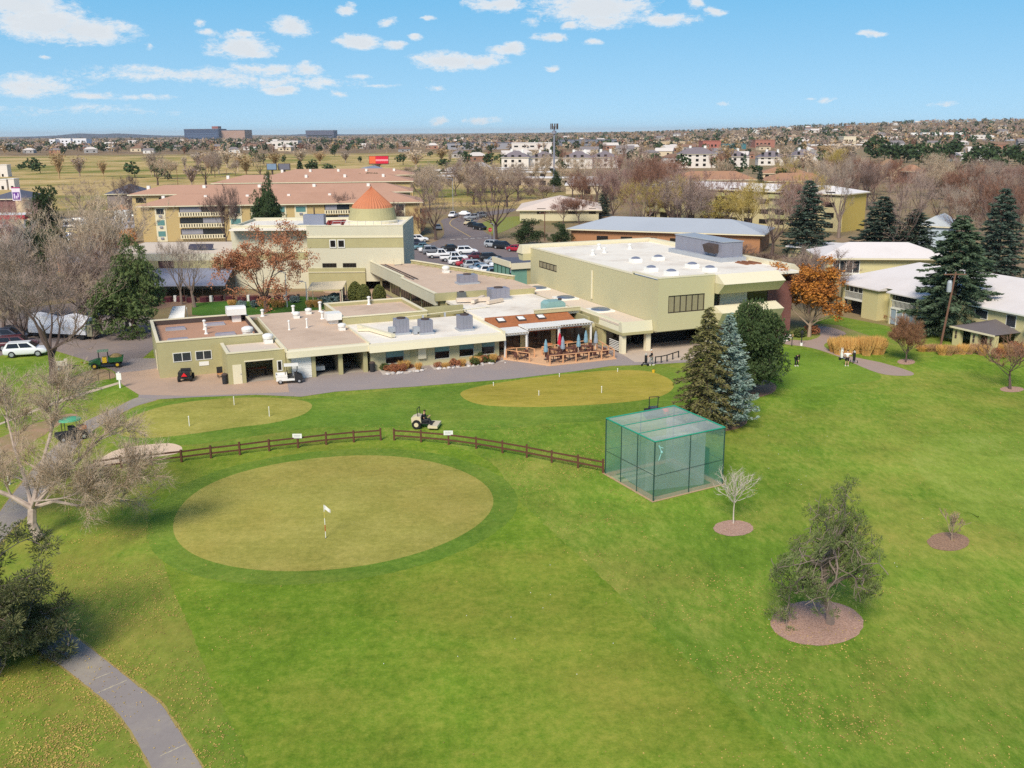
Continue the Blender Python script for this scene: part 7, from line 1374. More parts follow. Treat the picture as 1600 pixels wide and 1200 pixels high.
x, y = G(1021, 652); t = T('greens_roller', 'black and red greens roller with tall handle behind the netting cage', 'roller', (x, y, 0), rad(10)); t.box('frame', plast, -.75, .75, -.5, .5, .3, .75); t.part('drum', MB().tube((-.6, -.5, .25), (-.6, .5, .25), .25, n=14), plast); t.part('drum', MB().tube((.6, -.5, .25), (.6, .5, .25), .25, n=14), plast)
t.part('handle', MB().tube((-.5, -.3, .7), (-.55, -.3, 2.0), .04).tube((.25, -.3, .7), (.3, -.3, 2.0), .04).tube((-.55, -.3, 2.0), (.3, -.3, 2.0), .04).tube((.3, -.3, 2.0), (.45, -.3, 1.9), .03), plast); t.part('engine', MB().lathe(1.1, 0, [(.35, .3), (.4, .5), (.3, .85), (.1, .9)], 10), M('engine_red', S(206, 64, 50), v=.1)); t.box('blue_box', PAINT['navy'], -.4, .4, -.4, .4, .75, .95)
# ------------------------------------------------------------------ people
skin_m = M('skin', S(206, 160, 132), v=.05, rough=.6); hairm = M('dark_hair', S(60, 46, 40), v=.1); cap_w = M('white_cap', S(232, 230, 226), v=.03); blackc = M('black_cloth', S(36, 36, 40), v=.12); greyc = M('grey_cloth', S(150, 150, 152), v=.1); whitec = M('white_cloth', S(232, 228, 228), v=.06); shoe = M('white_shoe', S(222, 220, 214), v=.04); darkshoe = M('dark_shoe', S(44, 40, 40), v=.05)
def skinmesh(name, chain, mat, parent, sub=1):
    """chain: dict joint -> (pos, radius), edges"""
    J, E = chain; names = list(J); me = bpy.data.meshes.new(name); me.from_pydata([J[n][0] for n in names], [(names.index(a), names.index(b)) for a, b in E], []); me.materials.append(mat)
    o = bpy.data.objects.new(name, me); COL.objects.link(o); o.parent = parent; md = o.modifiers.new('skin', 'SKIN'); md.use_smooth_shade = True
    for i, n in enumerate(names): sv = me.skin_vertices[0].data[i]; sv.radius = (J[n][1], J[n][1]); sv.use_root = (i == 0)
    s_ = o.modifiers.new('sub', 'SUBSURF'); s_.levels = sub; s_.render_levels = sub; return o
def person(lab, x, y, rz, pose, shirt, trous, hat, shoes=shoe, z=0.0, shorts=False):
    o = bpy.data.objects.new('person', None); COL.objects.link(o); o.location = (x, y, z); o.rotation_euler = (0, 0, rz); tag(o, lab, 'person', None, 'thing')
    P = {k: Vector(v) for k, v in pose.items()}
    J = {'pel': (P['pel'], .13), 'sp': (P['pel'].lerp(P['neck'], .45), .125), 'ch': (P['pel'].lerp(P['neck'], .8), .14), 'neck': (P['neck'], .06), 'hd0': (P['neck'].lerp(P['head'], .55), .075), 'hd': (P['head'], .1), 'hd1': (P['head'] + (P['head'] - P['neck']).normalized() * .09, .07)}
    E_ = [('pel', 'sp'), ('sp', 'ch'), ('ch', 'neck'), ('neck', 'hd0'), ('hd0', 'hd'), ('hd', 'hd1')]
    for s_ in 'lr':
        J.update({'h' + s_: (P['hip' + s_], .1), 'k' + s_: (P['knee' + s_], .065), 'a' + s_: (P['ank' + s_], .042), 't' + s_: (P['toe' + s_], .04), 's' + s_: (P['sh' + s_], .07), 'e' + s_: (P['elb' + s_], .045), 'w' + s_: (P['wri' + s_], .03), 'p' + s_: (P['wri' + s_] + (P['wri' + s_] - P['elb' + s_]).normalized() * .07, .034)})
        E_ += [('pel', 'h' + s_), ('h' + s_, 'k' + s_), ('k' + s_, 'a' + s_), ('a' + s_, 't' + s_), ('ch', 's' + s_), ('s' + s_, 'e' + s_), ('e' + s_, 'w' + s_), ('w' + s_, 'p' + s_)]
        d = (P['wri' + s_] - P['elb' + s_]).normalized(); sd_ = d.cross(Vector((0, 1, .3))).normalized()
        for k in range(4): J['f%s%d' % (s_, k)] = (P['wri' + s_] + d * (.16 - .012 * abs(k - 1.4)) + sd_ * (.03 - .02 * k) + Vector((0, -.015, 0)), .009); E_.append(('p' + s_, 'f%s%d' % (s_, k)))
        J['th' + s_] = (P['wri' + s_] + d * .08 + sd_ * .06, .01); E_.append(('w' + s_, 'th' + s_))
    skinmesh('body', (J, E_), skin_m, o)
    up = 1.14
    sj = {k: (v[0], v[1] * up + .006) for k, v in J.items() if k in ('pel', 'sp', 'ch', 'sl', 'el', 'sr', 'er')}; sj['ch'] = (sj['ch'][0], .165); sj['nk'] = (P['pel'].lerp(P['neck'], .93), .085)
    if not shorts:
        for s_ in 'lr': sj['w' + s_] = (P['elb' + s_].lerp(P['wri' + s_], .9), .04)
    skinmesh('shirt', (sj, [e for e in E_ if e[0] in sj and e[1] in sj] + [('ch', 'nk')]), shirt, o)
    tj = {k: (v[0], v[1] * 1.16 + .008) for k, v in J.items() if k in ('pel', 'hl', 'kl', 'hr', 'kr')}
    if not shorts:
        for s_ in 'lr': tj['a' + s_] = (P['knee' + s_].lerp(P['ank' + s_], .92), .062)
    skinmesh('trousers', (tj, [e for e in E_ if e[0] in tj and e[1] in tj]), trous, o)
    hd = P['head']; ax = (P['head'] - P['neck']).normalized(); fw = Vector(pose.get('face', (0, -1, 0))).normalized()
    m = MB(); c = hd + ax * .05; a = ax.cross(fw).normalized(); fw2 = a.cross(ax).normalized(); V = []
    for k in range(5):
        t = k / 4 * PI / 2
        for i in range(12): u = 2 * PI * i / 12; V.append(c + (a * math.cos(u) + fw2 * math.sin(u)) * .112 * math.cos(t) + ax * .11 * math.sin(t))
    m.idx(V, [(k * 12 + i, k * 12 + (i + 1) % 12, (k + 1) * 12 + (i + 1) % 12, (k + 1) * 12 + i) for k in range(4) for i in range(12)] + [tuple(range(11, -1, -1))]); link('cap' if hat is cap_w else 'hair', m.V, m.F, hat, o, True)
    if hat is cap_w: m = MB(); pb = c - fw2 * -0 ; q = c + fw * .17; m.idx([c + a * .09 + fw * .06, c - a * .09 + fw * .06, q - a * .06, q + a * .06, c + a * .09 + fw * .06 + ax * .012, c - a * .09 + fw * .06 + ax * .012, q - a * .06 + ax * .012, q + a * .06 + ax * .012], [(0, 1, 2, 3), (7, 6, 5, 4), (2, 3, 7, 6)]); link('cap_peak', m.V, m.F, hat, o)
    m = MB(); n0 = hd + fw * .095 - ax * .005; m.tube(n0, n0 + fw * .03 - ax * .02, .012, .016, 6); m.bar(hd + fw * .092 - ax * .055 - a * .025, hd + fw * .092 - ax * .055 + a * .025, .01, .012); link('face', m.V, m.F, M('lip', S(176, 116, 100), v=0), o)
    for s2 in (-1, 1): m = MB(); e = hd + fw * .092 + ax * .02 + a * .035 * s2; m.tube(e, e + fw * .008, .012, n=6); link('eye', m.V, m.F, darkshoe, o); m = MB(); e = hd + a * .1 * s2; m.tube(e, e + a * .02 * s2, .028, .02, 6); link('ear', m.V, m.F, skin_m, o)
    for s_ in 'lr': m = MB(); m.bar(P['ank' + s_] + Vector((0, .05, -.04)), P['toe' + s_] + Vector((0, -.03, -.01)), .1, .09); link('shoe', m.V, m.F, shoes, o)
    return o
stand = dict(pel=(0, 0, .95), neck=(0, .0, 1.48), head=(0, -.03, 1.66), hipl=(.1, 0, .9), kneel=(.12, -.03, .5), ankl=(.13, .02, .09), toel=(.15, -.16, .05), hipr=(-.1, 0, .9), kneer=(-.12, -.03, .5), ankr=(-.13, .02, .09), toer=(-.15, -.16, .05), shl=(.2, 0, 1.4), elbl=(.27, .05, 1.13), wril=(.25, -.15, .95), shr=(-.2, 0, 1.4), elbr=(-.27, .05, 1.13), wrir=(-.25, -.15, .95))
walk = dict(stand, kneel=(.11, -.18, .52), ankl=(.11, -.12, .12), toel=(.12, -.3, .08), kneer=(-.1, .08, .5), ankr=(-.1, .28, .12), toer=(-.11, .12, .05), wril=(.2, -.35, 1.02), wrir=(-.2, -.35, 1.02), elbl=(.26, -.05, 1.15), elbr=(-.26, -.05, 1.15))
bend = dict(stand, pel=(0, .12, .9), neck=(0, -.32, 1.26), head=(0, -.5, 1.32), face=(0, -.8, -.6), shl=(.19, -.26, 1.22), elbl=(.14, -.38, .95), wril=(.04, -.42, .72), shr=(-.19, -.26, 1.22), elbr=(-.14, -.38, .95), wrir=(-.04, -.42, .74), hipl=(.1, .1, .86), hipr=(-.1, .1, .86))
lift = dict(stand, elbl=(.42, -.05, 1.3), wril=(.5, -.2, 1.5), elbr=(-.42, -.05, 1.3), wrir=(-.5, -.2, 1.5))
sit = dict(pel=(0, 0, .62), neck=(0, .04, 1.16), head=(0, 0, 1.35), hipl=(.1, -.05, .62), kneel=(.16, -.45, .62), ankl=(.16, -.55, .24), toel=(.16, -.72, .2), hipr=(-.1, -.05, .62), kneer=(-.16, -.45, .62), ankr=(-.16, -.55, .24), toer=(-.16, -.72, .2), shl=(.2, .03, 1.08), elbl=(.26, -.08, .84), wril=(.24, -.36, .92), shr=(-.2, .03, 1.08), elbr=(-.26, -.08, .84), wrir=(-.24, -.36, .92))
x, y = G(1018, 571); person('person in black jacket and white cap pushing a golf trolley by the entrance pillars', x, y, rad(-100), walk, blackc, greyc, cap_w)
def trolley(px, py, rz, lab, bagm=blackc):
    x, y = G(px, py); t = T('golf_trolley', lab, 'golf trolley', (x, y, 0), rz)
    t.part('bag', MB().lathe(0, 0, [(.13, .25), (.15, .5), (.15, 1.0), (.14, 1.15)], 12), bagm); t.part('frame', MB().tube((0, .1, .2), (0, .35, 1.05), .02).tube((0, .1, .3), (.35, 0, .16), .02).tube((0, .1, .3), (-.35, 0, .16), .02).tube((0, 0, .25), (0, -.5, .16), .02), galv)
    for k in range(6): a = k * 1.05; t.part('club', MB().tube((.07 * math.cos(a), .07 * math.sin(a), 1.1), (.1 * math.cos(a), .1 * math.sin(a), 1.32 + .03 * (k % 3)), .012, .03, 6), galv if k % 2 else whitem)
    for (a, b, r) in ((.37, 0, .16), (-.37, 0, .16), (0, -.52, .13)): t.part('wheel', MB().tube((a - .02, b, r), (a + .02, b, r), r, n=12), tyre)
trolley(1009, 571, rad(-60), 'black golf trolley pushed by the person in white cap')
x, y = G(1244, 572); person('person in black bending over a ball on the bright tee lawn', x, y, rad(10), bend, blackc, blackc, hairm)
x, y = G(1323, 572); person('person in white shirt and dark shorts walking up beside two golf trolleys', x, y, rad(170), lift, whitec, blackc, hairm, shorts=True)
trolley(1315, 562, rad(40), 'pale golf trolley left of the person in white shirt', whitem); trolley(1334, 567, rad(-30), 'black golf trolley right of the person in white shirt')
rz = rad(-8) + PI / 2; person('person in dark clothes seated driving the ride on mower', MOW[0] + .05 * math.cos(rad(-8)), MOW[1], rz, sit, blackc, M('dark_grey_cloth', S(62, 60, 62), v=.1), hairm, darkshoe, z=.12)
# ------------------------------------------------------------------ split rail fences, cage, flags and small things
fw_ = M('stained_fence_wood', S(98, 64, 48), v=.2, s=2, rough=.75)
def fence(pts, lab, ext=None):
    P = [G(*p) for p in pts]; t = T('split_rail_fence', lab, 'fence', (*P[0], 0), 0, None, (*P[0], 0))
    for i, (x, y) in enumerate(P): t.box('post', fw_, x - .075, x + .075, y - .075, y + .075, 0, 1.02 + .04 * ((i * 7) % 3))
    for (a, b) in zip(P, P[1:]):
        for z in (.42, .86): t.part('rail', MB().bar((*a, z), (*b, z + .01), .06, .13), fw_)
    return t
fence([(150, 738), (190, 732), (237, 727), (284, 722), (330, 716), (375, 711), (421, 705), (466, 700), (510, 695), (553, 691), (595, 688)], 'dark brown split rail fence left of the gap, reaching the sand bunker')
fence([(616, 688), (658, 691), (701, 695), (744, 701), (785, 708), (823, 715), (862, 723), (903, 731), (942, 739)], 'dark brown split rail fence right of the gap, ending at the netting cage')
for px, py, lab in ((466, 700, 'small white notice on the left split rail fence'), (701, 695, 'small white notice on the right split rail fence')):
    x, y = G(px, py); t = T('fence_sign', lab, 'sign', (x, y - .1, 1.0), 0, None, (x, y - .1, 1.0)); t.box('board', whitem, x - .38, x + .38, y - .13, y - .1, .88, 1.26); t.part('printing', MB().box(x - .28, x + .28, y - .138, y - .134, 1.13, 1.16).box(x - .28, x + .22, y - .138, y - .134, 1.05, 1.07).box(x - .28, x + .25, y - .138, y - .134, .97, .99), greyc)
# netting cage
A_, B_, C_, D_ = Vector((9.8, 63.2, 0)), Vector((7.0, 68.9, 0)), Vector((12.6, 72.2, 0)), Vector((15.3, 66.45, 0)); HC = 4.35
def netmat(name, col, a, s=30):
    m = bpy.data.materials.new(name); m.use_nodes = True; nt = m.node_tree; p = nt.nodes['Principled BSDF']; p.inputs['Base Color'].default_value = col; p.inputs['Roughness'].default_value = .8
    pos = nd(nt, 'ShaderNodeTexCoord').outputs['Object']; f = noise(nt, pos, .9, 4, .6); nt.links.new(mth(nt, 'ADD', a - .12, mth(nt, 'MULTIPLY', f, .24)), p.inputs['Alpha']); return m
netg = netmat('green_netting', S(104, 156, 136), .34); netw = netmat('white_netting', S(192, 202, 198), .44); pipe_g = M('green_pipe', S(44, 150, 122), v=.1); pipe_d = M('dark_pipe', S(44, 74, 66), v=.1)
t = T('netting_cage', 'square golf practice cage of green netting on a pipe frame', 'cage', tuple(A_), 0, None, tuple(A_))
Z = Vector((0, 0, HC)); cs = [A_, B_, C_, D_]
for p in cs: t.part('corner_post', MB().tube(p, p + Z, .05, n=8), pipe_d)
for p, q in zip(cs, cs[1:] + cs[:1]):
    t.part('top_bar', MB().tube(p + Z, q + Z, .055, n=8), pipe_g); t.part('mid_bar', MB().tube(p + Z * .44, q + Z * .42, .02, n=6), pipe_d)
for p, q in ((A_, B_), (A_, D_), (B_, C_), (D_, C_)):
    for k in ((1 / 3, 2 / 3) if p is A_ and q is B_ else (.5,)): c = p.lerp(q, k); t.part('side_post', MB().tube(c, c + Z, .035, n=8), pipe_d)
for k in (1 / 3, 2 / 3): t.part('roof_bar', MB().tube(A_.lerp(B_, k) + Z, D_.lerp(C_, k) + Z, .035, n=6), pipe_g)
def panel(p, q, z0, z1, bul=0, n=8):
    m = MB(); nrm = (q - p).cross(Vector((0, 0, 1))).normalized()
    V = [p.lerp(q, i / n) + Vector((0, 0, z0 + (z1 - z0) * j / n)) + nrm * bul * math.sin(PI * i / n) * math.sin(PI * j / n) for j in range(n + 1) for i in range(n + 1)]
    return m.idx(V, [(j * (n + 1) + i, j * (n + 1) + i + 1, (j + 1) * (n + 1) + i + 1, (j + 1) * (n + 1) + i) for j in range(n) for i in range(n)])
for p, q in zip(cs, cs[1:] + cs[:1]): t.part('side_net', panel(p, q, .03, HC - .03, .05), netg)
n = 12; V = [A_.lerp(B_, i / n).lerp(D_.lerp(C_, i / n), j / n) + Z - Vector((0, 0, .28 * abs(math.sin(3 * PI * i / n)) * math.sin(PI * j / n) + .02)) for j in range(n + 1) for i in range(n + 1)]
t.part('roof_net', MB().idx(V, [(j * (n + 1) + i, j * (n + 1) + i + 1, (j + 1) * (n + 1) + i + 1, (j + 1) * (n + 1) + i) for j in range(n) for i in range(n)]), netw)
lp = lambda a, b: A_.lerp(B_, b).lerp(D_.lerp(C_, b), a)
t.part('inner_curtain', panel(lp(.08, .28), lp(.80, .1), .05, HC - .25, .12), netw); t.part('inner_curtain', panel(lp(.08, .28), lp(.12, .85), .05, HC - .3, .12), netw); t.part('inner_curtain', panel(lp(.80, .1), lp(.78, .85), .05, HC - .3, .12), netw); t.part('back_sheet', panel(lp(.99, .25), lp(.99, .75), .3, 2.3, .03), M('green_sheet', S(40, 120, 82), v=.1))
sheet('cage_pad', [tuple((p + (p - Vector((11.2, 67.7, 0))) * .06)[:2]) for p in cs], .02, M('cage_gravel', S(186, 156, 122), v=.25, s=4, world=True)); sheet('cage_mat', [tuple((Vector((11.2, 67.7, 0)) + (p - Vector((11.2, 67.7, 0))) * .82)[:2]) for p in cs], .03, M('cage_turf', S(104, 122, 78), v=.2, s=2, world=True))
t = T('practice_mat', 'pale striped practice mat lying inside the netting cage', 'mat', tuple(lp(.25, .75)), rad(30)); t.box('mat', M('mat_cream', S(196, 186, 142), v=.1), -1.6, 1.6, -.7, .7, .034, .06); t.box('strip', M('mat_green', S(120, 132, 84), v=.1), -1.4, 1.4, -.2, .2, .06, .066)
t = T('rope_bundle', 'pale knotted rope hanging at the near top corner of cage', 'rope', tuple(A_ + Vector((.25, -.12, HC - 1.6))), 0); t.part('rope', MB().tube((0, 0, 1.4), (.2, -.03, .9), .04).tube((.2, -.03, .9), (.02, -.02, .3), .035).tube((.0, -.02, 1.3), (.3, -.05, 1.2), .03), M('pale_rope', S(140, 190, 184), v=.1)); t.part('knot', MB().lathe(.2, -.03, [(.05, .8), (.1, .9), (.05, 1.0)], 8), MATS['pale_rope'])
# flag on the big green
x, y = G(509, 841); t = T('flagstick', 'flagstick with small white flag standing in the big tan green', 'flag', (x, y, .008)); 
for k, mm in enumerate((whitem, M('flag_red', S(196, 60, 50)), whitem, M('flag_yellow', S(206, 186, 90)), whitem)): t.part('pole_band', MB().tube((0, 0, .02 + .45 * k), (0, 0, .02 + .45 * (k + 1)), .022, n=8), mm)
V = []
for j in range(3):
    for i in range(6): V.append((.02 + i * .075, .04 * math.sin(i * 1.3), 2.26 - i * .06 - j * .15 * (1 - i * .04)))
t.part('flag', MB().idx(V, [(j * 6 + i, j * 6 + i + 1, (j + 1) * 6 + i + 1, (j + 1) * 6 + i) for j in range(2) for i in range(5)]), M('flag_white', S(232, 228, 226), v=.05)); t.part('cup', MB().lathe(0, 0, [(.054, .0), (.054, .012)], 12), darkt)
def pin(px, py, h, lab, r=.035): x, y = G(px, py); t = T('hole_marker', lab, 'marker', (x, y, .008), 0, 'white hole markers on the greens'); t.part('stick', MB().tube((0, 0, 0), (0, 0, h), r, n=6), whitem); t.part('knob', MB().lathe(0, 0, [(r * 1.5, h), (r * 1.7, h + .06), (r * .5, h + .1)], 8), whitem)
for px, py, h, lab in ((296, 666, .85, 'white hole marker on the left part of the upper left green'), (366, 633, .75, 'white hole marker near the far edge of the upper left green'), (421, 651, .85, 'white hole marker at the right of the upper left green'), (940, 614, .6, 'white hole marker in the middle of the golden green'), (842, 618, .4, 'white hole marker at the left of the golden green'), (965, 581, .3, 'short white hole marker at the far edge of golden green'), (874, 589, .3, 'short white hole marker by the far left edge of golden green'), (771, 603, .3, 'short white hole marker at the left tip of golden green')): pin(px, py, h, lab)
def post(px, pb, pt, lab, nm='marker_post'): x, y = G(px, pb); h = CAMH + ray(px, pt)[2] / ray(px, pt)[1] * y; t = T(nm, lab, 'post', (x, y, 0)); t.box('shaft', whitem, -.07, .07, -.07, .07, 0, h); t.box('cap', whitem, -.09, .09, -.09, .09, h, h + .06); return t, h
t, h = post(188, 606, 582, 'white post with sign board where the pavement meets the cart path'); t.box('sign_board', whitem, -.25, .25, -.1, -.074, h - .75, h - .05)
post(15, 757, 743, 'thin white stake on the rough at the left edge'); post(250, 545, 532, 'thin white stake beside the maintenance building corner')
def bin_(px, py, lab, r=.3, h=.95): x, y = G(px, py); t = T('litter_bin', lab, 'bin', (x, y, .03)); t.part('drum', MB().lathe(0, 0, [(r * .9, 0), (r, h)], 14), plast); t.part('lid', MB().lathe(0, 0, [(r * 1.08, h), (r * 1.05, h + .08), (r * .6, h + .16)], 14), darkt)
bin_(582, 581, 'black litter bin beside the right open cart bay'); bin_(352, 600, 'black litter bin at the corner of the annex garage')
x, y = G(345, 590); t = T('lounge_chair', 'tilted wooden seat leaning at the annex garage wall', 'seat', (x, y, .03), rad(30)); t.box('seat', M('varnished_wood', S(196, 140, 90), v=.15), -.3, .3, -.3, .3, .35, .42); t.box('backrest', plast, -.3, .3, .25, .32, .42, 1.1)
for a in (-.25, .25):
    for b in (-.25, .25): t.box('leg', plast, a - .03, a + .03, b - .03, b + .03, 0, .35)
x, y = G(206, 524); t = T('notice_board', 'dark notice board with white sheet beside the bushy pine trunk', 'sign', (x, y, 0)); t.box('board', plast, -.7, .7, 0, .1, .9, 1.8); t.box('notice', whitem, -.2, .2, -.02, -.004, 1.2, 1.7); t.box('post', plast, -.55, -.45, .02, .1, 0, .9); t.box('post', plast, .45, .55, .02, .1, 0, .9)
# carts inside the open bays
for u, v, lab, c in ((16.0, -3.6, 'white golf cart parked in the left open bay', whitem), (17.2, -2.6, 'dark golf cart at the back of the left open bay', plast), (19.0, -2.8, 'dark golf cart parked in the right open bay', plast)):
    t = T('golf_cart', lab, 'golf cart', W(u, v, .03), ALPHA + PI / 2); t.part('body', MB().extr([(-1.1, .3), (-1.1, .75), (-.3, .8), (.2, .45), (.6, .45), (.75, .85), (1.15, .7), (1.2, .3)], 1, -.55, .55), c); t.box('roof', whitem if c is plast else c, -.7, .8, -.55, .55, 1.8, 1.86); t.box('seat', plast, -.4, .1, -.5, .5, .8, .95)
    for a in (-.6, .7):
        for s_ in (-.5, .5): t.part('roof_post', MB().tube((a, s_, .6), (a, s_, 1.8), .025, n=6), plast)
    for xx in (-.8, .85):
        for s_ in (-.45, .45): wheel(t, xx, s_, .24, .18)
x, y, _ = W(9.6, -3.0); t = T('workbench', 'dark workbench inside the annex garage', 'bench', (x, y, .03), ALPHA); t.box('top', rustm, -1, 1, -.35, .35, .8, .86); [t.box('leg', plast, a - .05, a + .05, b - .05, b + .05, 0, .8) for a in (-.9, .9) for b in (-.28, .28)]
# low wire fence by the footpath at left, bed railing near the plaza
P = [G(*p) for p in ((10, 668), (50, 652), (88, 634), (122, 616), (155, 600), (172, 594))]; t = T('wire_fence', 'low dark wire fence along the pale footpath at left', 'fence', (*P[0], 0), 0, None, (*P[0], 0))
for (x, y) in P: t.part('post', MB().tube((x, y, 0), (x, y, 1.1), .035, n=6), plast)
for a, b in zip(P, P[1:]): t.part('rail', MB().tube((*a, 1.08), (*b, 1.08), .02, n=5), plast); t.part('rail', MB().tube((*a, .6), (*b, .6), .012, n=5), plast)
P = [G(*p) for p in ((1024, 568), (1033, 567), (1042, 565), (1051, 562), (1060, 559))]; t = T('garden_fence', 'short dark picket fence beside the drooping spruce', 'fence', (*P[0], 0), 0, None, (*P[0], 0))
for (x, y) in P: t.box('post', plast, x - .06, x + .06, y - .06, y + .06, 0, .8)
for a, b in zip(P, P[1:]): t.part('rail', MB().bar((*a, .75), (*b, .75), .05, .1), plast)
x, y = G(1252, 540); t = T('path_lamp', 'dark post lamp with white base beside the tee path', 'lamp', (x, y, 0)); t.part('post', MB().tube((0, 0, 0), (0, 0, 1.3), .06, n=8), plast); t.part('base', MB().lathe(0, 0, [(.16, 0), (.16, .35)], 10), whitem); t.part('lamp_head', MB().lathe(0, 0, [(.1, 1.3), (.2, 1.5), (.2, 1.7), (.08, 1.85)], 10), plast)
x, y = G(1237, 541); t = T('path_lamp', 'dark post lamp without white base beside the tee path', 'lamp', (x, y, 0)); t.part('post', MB().tube((0, 0, 0), (0, 0, 1.2), .05, n=8), plast); t.part('lamp_head', MB().lathe(0, 0, [(.1, 1.2), (.16, 1.35), (.06, 1.5)], 10), M('lamp_amber', S(206, 160, 120)))
for px, py, lab in ((1021, 582, 'yellow tee marker ball between golden green and person'),): x, y = G(px, py); t = T('yellow_ball_bucket', lab, 'marker', (x, y, 0)); t.part('bucket', MB().lathe(0, 0, [(.14, 0), (.18, .3)], 10), yel); t.part('handle', MB().tube((-.17, 0, .3), (0, 0, .45), .015).tube((0, 0, .45), (.17, 0, .3), .015), plast)
rr = random.Random(77)
for i in range(70):
    px, py = rr.choice([(rr.uniform(1180, 1560), rr.uniform(800, 1000)), (rr.uniform(560, 1000), rr.uniform(880, 1060)), (rr.uniform(1000, 1300), rr.uniform(640, 760))]); x, y = G(px, py)
    b = MB().lathe(0, 0, [(.012, 0), (.021, .021), (.012, .042)], 6); o = link('golf_ball', b.V, b.F, whitem) if i == 0 else dup(gb0); 
    if i == 0: gb0 = o
    o.location = (x, y, .02); tag(o, 'white golf ball lying on the lawn', 'golf ball', 'golf balls scattered over the lawn')
    if i >= 40: break
# ------------------------------------------------------------------ the suburb towards the horizon
rg = random.Random(2024)
def blob(kind, seed, n):
    rg = random.Random(seed); m = MB(); lob = [(rv(rg, .28), rg.uniform(.55, 1)) for _ in range(5)]
    if kind == 'bare':
        for _ in range(n):
            a = rg.uniform(0, 2 * PI); t = rg.random() ** .6; p = Vector((0, 0, .18 + .35 * rg.random())); d = Vector((math.cos(a) * .55 * t, math.sin(a) * .55 * t, 1)).normalized(); q = p + d * rg.uniform(.3, .68); o = rv(rg, .012); o.z *= .3; s_ = rv(rg, .09)
            m.f([p - o, p + o, q + s_]); m.f([q, q + s_ * 1.4 + Vector((0, 0, .05)), q + s_ * .6 + rv(rg, .05)])
    else:
        for _ in range(n):
            if kind == 'cone': z = rg.random(); r_ = .34 * (1 - z) ** .8 + .03; a = rg.uniform(0, 2 * PI); c = Vector((math.cos(a) * r_, math.sin(a) * r_, .08 + .9 * z)) * rg.uniform(.8, 1.05)
            else: o, s_ = rg.choice(lob); c = Vector((o.x, o.y, .58 + o.z * .7)) + rv(rg, .26) * s_
            p = rv(rg, .085); q = p.cross(rv(rg)).normalized() * .07; m.f([c - p, c + q, c + p, c - q])
    m.tube((0, 0, 0), (0, 0, .5), .025, .012, 5, cap=False); return m
far_mats = {'bare': [(twt, 'tan'), (twp, 'mauve'), (twg, 'grey'), (leafm('straw_twig', S(186, 158, 118), S(164, 134, 98)), 'straw'), (twr, 'russet')], 'round': [(nd_dark, 'dark green'), (leafm('deep_needles', S(56, 66, 50), S(76, 84, 64)), 'deep green')], 'cone': [(nd_spruce, 'spire'), (nd_dark, 'dark')]}
FAR = {}
def fartree(kind, x, y, h, w, lab, group, mi=None):
    v = rg.randint(0, 3); mi = rg.randrange(len(far_mats[kind])) if mi is None else mi; key = (kind, v, mi)
    if key not in FAR: b = blob(kind, 300 + v, 150 if kind != 'bare' else 170); FAR[key] = link('tree_mesh', b.V, b.F, far_mats[kind][mi][0]); o = FAR[key]
    else: o = FAR[key].copy(); COL.objects.link(o)
    o.name = 'bare_tree' if kind == 'bare' else 'pine_tree'; o.location = (x, y, terr(x, y) - .1); o.scale = (w / .85, w / .85, h); o.rotation_euler = (0, 0, rg.uniform(0, 6.28)); tag(o, lab, 'tree', group, 'thing'); return o
def fpx(kind, px, pb, pt, pw, lab, mi=None, group=None):
    x, y = G(px, pb); h = CAMH + ray(px, pt)[2] / ray(px, pt)[1] * y; return fartree(kind, x, y, h, pw * y / FPX, lab, group, mi)
